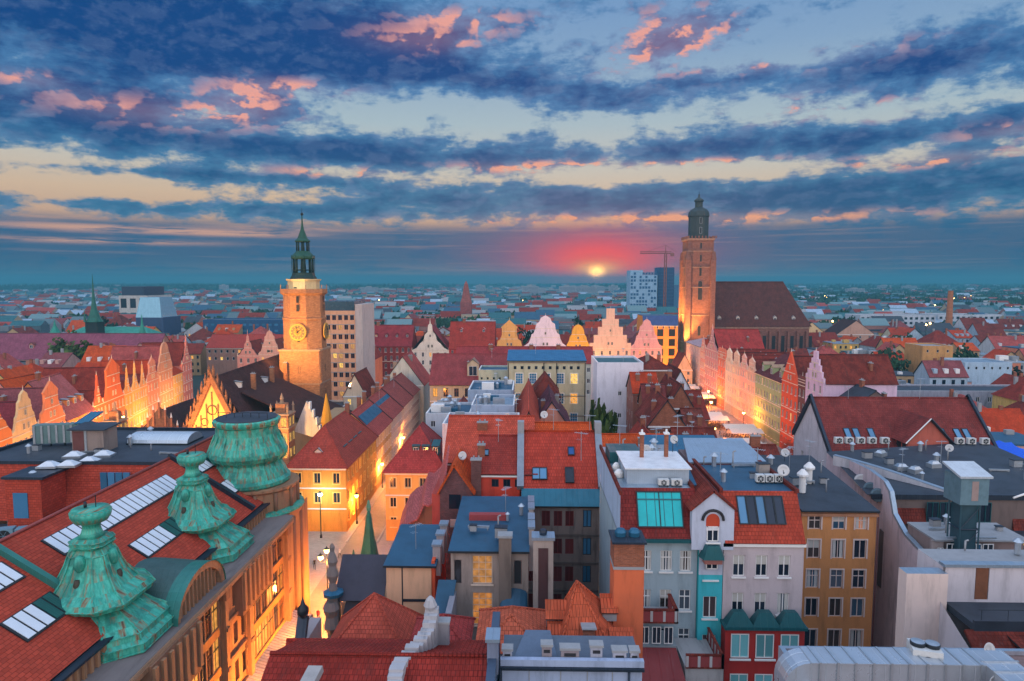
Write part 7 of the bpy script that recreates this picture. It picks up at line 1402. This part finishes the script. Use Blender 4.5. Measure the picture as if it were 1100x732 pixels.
def awning(label, x, y, w, d, group):
    t = thing('cafe_awning', label, 'awning', (x,y,0), 0, group); b=MB(); C_=flat((.70,.62,.52),.8,0,.1)
    for k in (0,1): b.slab([(0,k*d/2,3.0),(w,k*d/2,3.0),(w,k*d/2+d/4,3.8),(0,k*d/2+d/4,3.8)],.05,C_); b.slab([(0,k*d/2+d/4,3.8),(w,k*d/2+d/4,3.8),(w,(k+1)*d/2,3.0),(0,(k+1)*d/2,3.0)],.05,C_)
    b.obj('canopy', t); b=MB()
    for u in (0.1,w-.1):
        for v in (0.1,d/2,d-.1): b.bar((u,v,0),(u,v,3.0),.05,IRON)
    b.obj('pole', t); b=MB()
    for i in range(int(w/1.6)):
        for j in range(int(d/1.9)): u,v=.9+i*1.6,.9+j*1.9; b.lathe([(.4,.72),(.4,.76)],8,WOODB,u,v); b.bar((u,v,0),(u,v,.72),.05,IRON,4); b.box(u-.75,u-.45,v-.2,v+.2,.4,.46,WOODB); b.box(u+.45,u+.75,v-.2,v+.2,.4,.46,WOODB); b.box(u-.78,u-.74,v-.2,v+.2,.0,.9,WOODB)
    b.obj('table', t)
for i,(px,py,w,d) in enumerate(((770,452,8,13),(802,466,9,12),(806,482,9,11),(757,428,8,12),(741,418,8,10))):
    x,y=at(px,py,3.0); awning('cream café awning over tables on the market square, %s from far end' % ['third','fourth','nearest, fifth','second','first'][i], x-4, y, w, d, 'café awnings on the market square')
# people in the squares
def person_mesh(pose, top, leg, seed):
    rr=random.Random(seed); b=bpy.data.meshes.new('body'); st=.18*pose
    vs_=[(0,0,.92),(0,0,1.15),(0,.0,1.42),(0,0,1.52),(0,-.02,1.66),(-.10,0,.88),(-.11,-st,.48),(-.11,-st*.6,.06),(-.11,-st*.6-.14,.03),(.10,0,.88),(.11,st,.48),(.11,st*1.5,.07),(.11,st*1.5-.14,.03),(-.19,0,1.40),(-.24,st*.6,1.13),(-.23,st*.5-.10,.88),(.19,0,1.40),(.24,-st*.6,1.13),(.23,-st*.5-.10,.88)]
    ed=[(0,1),(1,2),(2,3),(3,4),(0,5),(5,6),(6,7),(7,8),(0,9),(9,10),(10,11),(11,12),(2,13),(13,14),(14,15),(2,16),(16,17),(17,18)]; rd=[.14,.12,.15,.055,.11,.09,.065,.045,.04,.09,.065,.045,.04,.06,.045,.035,.06,.045,.035]
    b.from_pydata(vs_,ed,[]); o=bpy.data.objects.new('body',b); COL.objects.link(o); m=o.modifiers.new('skin','SKIN'); sv=b.skin_vertices[0].data
    for i,r_ in enumerate(rd): sv[i].radius=(r_,r_*.8)
    sv[0].use_root=True; s=o.modifiers.new('sub','SUBSURF'); s.levels=1
    bpy.context.view_layer.update(); me=bpy.data.meshes.new_from_object(o.evaluated_get(bpy.context.evaluated_depsgraph_get())); me.name='body'; bpy.data.objects.remove(o)
    for mt in (top,leg,flat((.45,.25,.18),.6,0,.1),flat((.05,.03,.02),.8)): me.materials.append(mt)
    for p in me.polygons: c=p.center; p.material_index = 1 if c.z<.95 else 2 if (c.z>1.5 and c.y<.02 and c.z<1.72) else 3 if c.z>1.5 else 0; p.use_smooth=True
    return me
CL=[('dark blue jacket',(.03,.05,.12)),('red jacket',(.35,.03,.03)),('white shirt',(.6,.6,.6)),('black coat',(.02,.02,.02)),('green jacket',(.04,.14,.06)),('grey coat',(.2,.2,.21))]
PM=[person_mesh(k%3-1 or .8, flat(c[1],.8,0,.1), flat([(.03,.04,.08),(.05,.05,.05),(.12,.10,.08)][k%3],.8,0,.1), k) for k,c in enumerate(CL)]
for i in range(26):
    if i<4: x,y=at([330,342,365,338][i],[655,668,600,612][i],0); wh=['near the three armed lamp','left of the stone pinnacle, nearest','before the yellow corner house','by the greenish lamp'][i]
    else: x,y=random.uniform(50,64),165+i*5.; wh='on the market square, %s from the near end' % ['first','second','third','fourth','fifth','sixth','seventh','eighth','ninth','tenth','eleventh','twelfth','thirteenth','fourteenth','fifteenth','sixteenth','seventeenth','eighteenth','nineteenth','twentieth','twenty first','twenty second'][i-4]
    o=link_mesh('person',PM[i%6],None,(x,y,.02),random.uniform(0,6)); tag(o,'person in %s %s'%(CL[i%6][0],wh),'person','people strolling in the squares')
# ------------------------------------------------------------------ aerials, vents and cables on the near roofs
def aerial(label, x, y, z, h=2.6, rz=0.):
    t = thing('television_aerial', label, 'aerial', (x, y, z), rz, 'television aerials on the roofs'); b = MB(); b.bar((0,0,-.3),(0,0,h),.035,STEEL,5); b.obj('mast', t); b = MB()
    b.bar((0,-.7,h-.15),(0,.7,h-.15),.02,STEEL)
    for k in range(7): w_=.42-.03*k; b.bar((-w_,-.6+k*.2,h-.15),(w_,-.6+k*.2,h-.15),.012,STEEL)
    for k in range(3): b.bar((-.3+.02*k,.2*k,h-.8),(.3-.02*k,.2*k,h-.8),.012,STEEL)
    b.obj('antenna', t)
AE=[(9.2,66,28,'aerial at the back left of the white penthouse'),(12.9,66.5,28,'aerial at the back right of the white penthouse'),(3.0,76.7,27.8,'aerial on the ridge of the bright red courtyard roof'),(7.2,76.7,27.8,'aerial by the right fire wall of the courtyard roof'),(-3.4,77,26.5,'aerial on the red walled house'),(-6.9,89,27,'aerial on the orange tiled roof left'),(-1.5,89,27,'aerial on the orange tiled roof right'),(17.5,60,27.6,'aerial on the cream house roof'),(21.5,62,27.6,'aerial beside the air conditioners of the cream house'),(30,76,23.4,'aerial on the ochre house left'),(33.5,79,23.6,'aerial on the ochre house right'),(45,80,22,'aerial on the dark flat roof left'),(52,84,22,'aerial on the dark flat roof middle'),(58,78,22,'aerial on the dark flat roof right'),(50,104.6,27,'aerial on the maroon ridge left'),(61,104.6,27,'aerial on the maroon ridge right'),(42,64,21,'aerial on the terrace storey behind the white wall'),(38,49,24.2,'aerial on the white terrace house'),(-10.5,61,20.2,'aerial on the blue roof over the cream wall'),(-2.2,66,22,'aerial on the bright blue roof'),(26,105,21,'aerial on the nearest right old roof'),(19.6,110,20.5,'aerial on the maroon old roof'),(-9.6,132,21.8,'aerial among the flat roofs, left'),(-6,130,21.8,'aerial among the flat roofs, middle'),(-7,145,22.2,'aerial on the far flat roof'),(-36,160,17,'aerial on the long terrace roofs, nearer'),(-36,178,17,'aerial on the long terrace roofs, further'),(-10,186,24,'aerial on the long red council roof'),(2,170,27,'aerial on the blue roof of the arch building'),(22,154,26.7,'aerial on the white blank walled house'),(5.2,64,28,'aerial standing left behind the penthouse fans'),(15.8,70,28,'aerial by the pale roof light')]
for i,(x_,y_,z_,lb) in enumerate(AE): aerial(lb, x_, y_, z_, random.uniform(1.8,3.2), random.uniform(0,3))
DI=[(11.4,63.5,27.72,'small dish behind the penthouse'),(2.2,88,26.2,'dish on the orange strip of roof'),(-7.4,75,24,'dish beside the brick gable chimney'),(22.2,57.5,27.5,'dish at the right edge of the cream house roof'),(47.5,75,22,'dish on the dark flat roof, front'),(55.5,88,22,'dish on the dark flat roof, back'),(-3.4,112.5,21,'dish on the nearest white walled flat roof'),(31,80,23.3,'dish on the ochre house roof')]
for x_,y_,z_,lb in DI: dish(lb, x_, y_, z_, .5, random.uniform(-.5,.5))
def roof_pipes(root_label, pts):
    pass
VN=0
for (xa,xb,ya,yb,z_,n_,wh) in ((8.4,13.6,63.6,68.5,27.72,7,'behind the white penthouse'),(17,22,57,64,27.45,7,'on the cream house roof'),(28.5,34,69,80,23.0,8,'on the ochre house roof'),(42.5,62,76,92,22.0,16,'on the dark flat roof'),(39.5,46,62.4,65.6,21.05,6,'on the terrace storey'),(-66,-46,82,97,22.62,12,'on the dark roof of the store wing'),(-6.3,-.5,59,68,21.95,6,'on the bright blue roof'),(32,44,49,51.5,24.3,5,'on the white terrace house')):
    for i in range(n_):
        x_,y_=random.uniform(xa,xb),random.uniform(ya,yb); s_=random.uniform(.25,.6); b=MB(); k=i%4
        if k==0: b.lathe([(s_*.5,-.1),(s_*.5,s_*2),(s_*.9,s_*2.05),(s_*.2,s_*2.7)],8,STEEL)
        elif k==1: b.box(-s_,s_,-s_*.7,s_*.7,-.1,s_*1.5,random.choice([GREY,STEEL,PLASTERGREY])); b.box(-s_-.06,s_+.06,-s_*.7-.06,s_*.7+.06,s_*1.5,s_*1.5+.07,DKM)
        elif k==2: b.bar((0,0,-.1),(0,0,s_*2.6),.07,GREY,6); b.bar((0,0,s_*2.6),(.25,0,s_*2.8),.07,GREY,6)
        else: b.box(-s_*2.2,s_*2.2,-.12,.12,.05,.25,STEEL); b.box(-s_*2,-s_*1.8,-.2,.2,-.1,.05,GREY); b.box(s_*1.8,s_*2,-.2,.2,-.1,.05,GREY)
        o=b.obj(['roof_cowl','roof_box','vent_pipe','cable_duct'][k],None,(x_,y_,z_),random.uniform(-.2,.2)); tag(o,'%s %s, %s'%(['small metal cowl','flat vent box','thin bent vent pipe','low metal cable duct'][k],wh,['nearest of its kind','second of its kind','third of its kind','fourth of its kind'][i//4]),['cowl','vent box','vent pipe','cable duct'][k],'small fittings on the near roofs')
floodlight('floodlight west of the brick tower', 71, 347, 16, (78,346,42), 200000, (1,.45,.08), 75)
# far lights
FB = bulbmat((1,.55,.15), 30.)
for i in range(34):
    d=random.uniform(420,1500); px=random.choice([random.uniform(860,1095),random.uniform(860,1095),random.uniform(20,1080)]); x=(px-567)/F*d; b=MB(); b.bar((0,0,0),(0,0,16),.18,IRON,5); b.lathe([(.1,16),(.55,16.3),(.55,16.8),(.1,17.1)],6,FB); o=b.obj('street_lamp',None,(x,d,0)); o['_d']='far tall lamp glowing orange'; tag(o,'','street lamp','tall lamps glowing in the far city'); SMALL.append(o)
# labels for the many: by look, then by where they stand
def zone(px, py):
    L_ = [(60,'at the left edge'),(150,'around the green church'),(240,'behind the left market row'),(305,'left of the clock tower'),(345,'behind the clock tower'),(400,'behind the office tower'),(490,'left of the brick spire'),(560,'right of the brick spire'),(625,'left of the setting sun'),(690,'right of the setting sun'),(770,'near the brick church tower'),(860,'behind the brick nave'),(930,'just right of the nave'),(1000,'left of the white modern blocks'),(1050,'near the right edge'),(9999,'at the right edge')]
    return next(s for k, s in L_ if px < k)
byk = {}
for o in SMALL:
    _, px, py = inview(o.location.x, o.location.y, 12); o['_px'] = px; o['_py'] = py; base = ' '.join(o['_d'].split()) + ' ' + zone(px, py); byk.setdefault(base, []).append(o)
ORD = ['nearest','second nearest','third nearest','fourth nearest','fifth nearest','sixth nearest','seventh nearest','eighth nearest','ninth nearest','tenth nearest','eleventh nearest','twelfth nearest','thirteenth nearest','fourteenth nearest','fifteenth nearest']
for base, os_ in byk.items():
    os_.sort(key=lambda o: o.location.y)
    for i, o in enumerate(os_):
        o['label'] = base if len(os_) == 1 else (ORD[i] + ' ' + base if i < 15 else '%s, far row' % base)
        if 'house' in o.name and 'group' not in o: o['group'] = 'houses filling the city between the landmarks'
for o in SMALL:
    for k in ('_d','_px','_py','_w'):
        if k in o: del o[k]
# ------------------------------------------------------------------ haze: one box of even air round everything
b = MB(); b.box(-7600, 7600, -60, 8000, -1.2, 100, DARK); hz = b.obj('haze'); hz.data.materials.clear()
hm = bpy.data.materials.new('haze'); hm.use_nodes = True; n = hm.node_tree; n.nodes.remove(n.nodes['Principled BSDF']); v = n.nodes.new('ShaderNodeVolumePrincipled'); v.inputs['Color'].default_value = (.10,.40,.52,1); v.inputs['Density'].default_value = .00031; v.inputs['Anisotropy'].default_value = 0
n.links.new(v.outputs[0], n.nodes['Material Output'].inputs['Volume']); hz.data.materials.append(hm); hz['kind'] = 'stuff'; hz['label'] = 'thin blue evening haze over the whole city'; hz.visible_shadow = True
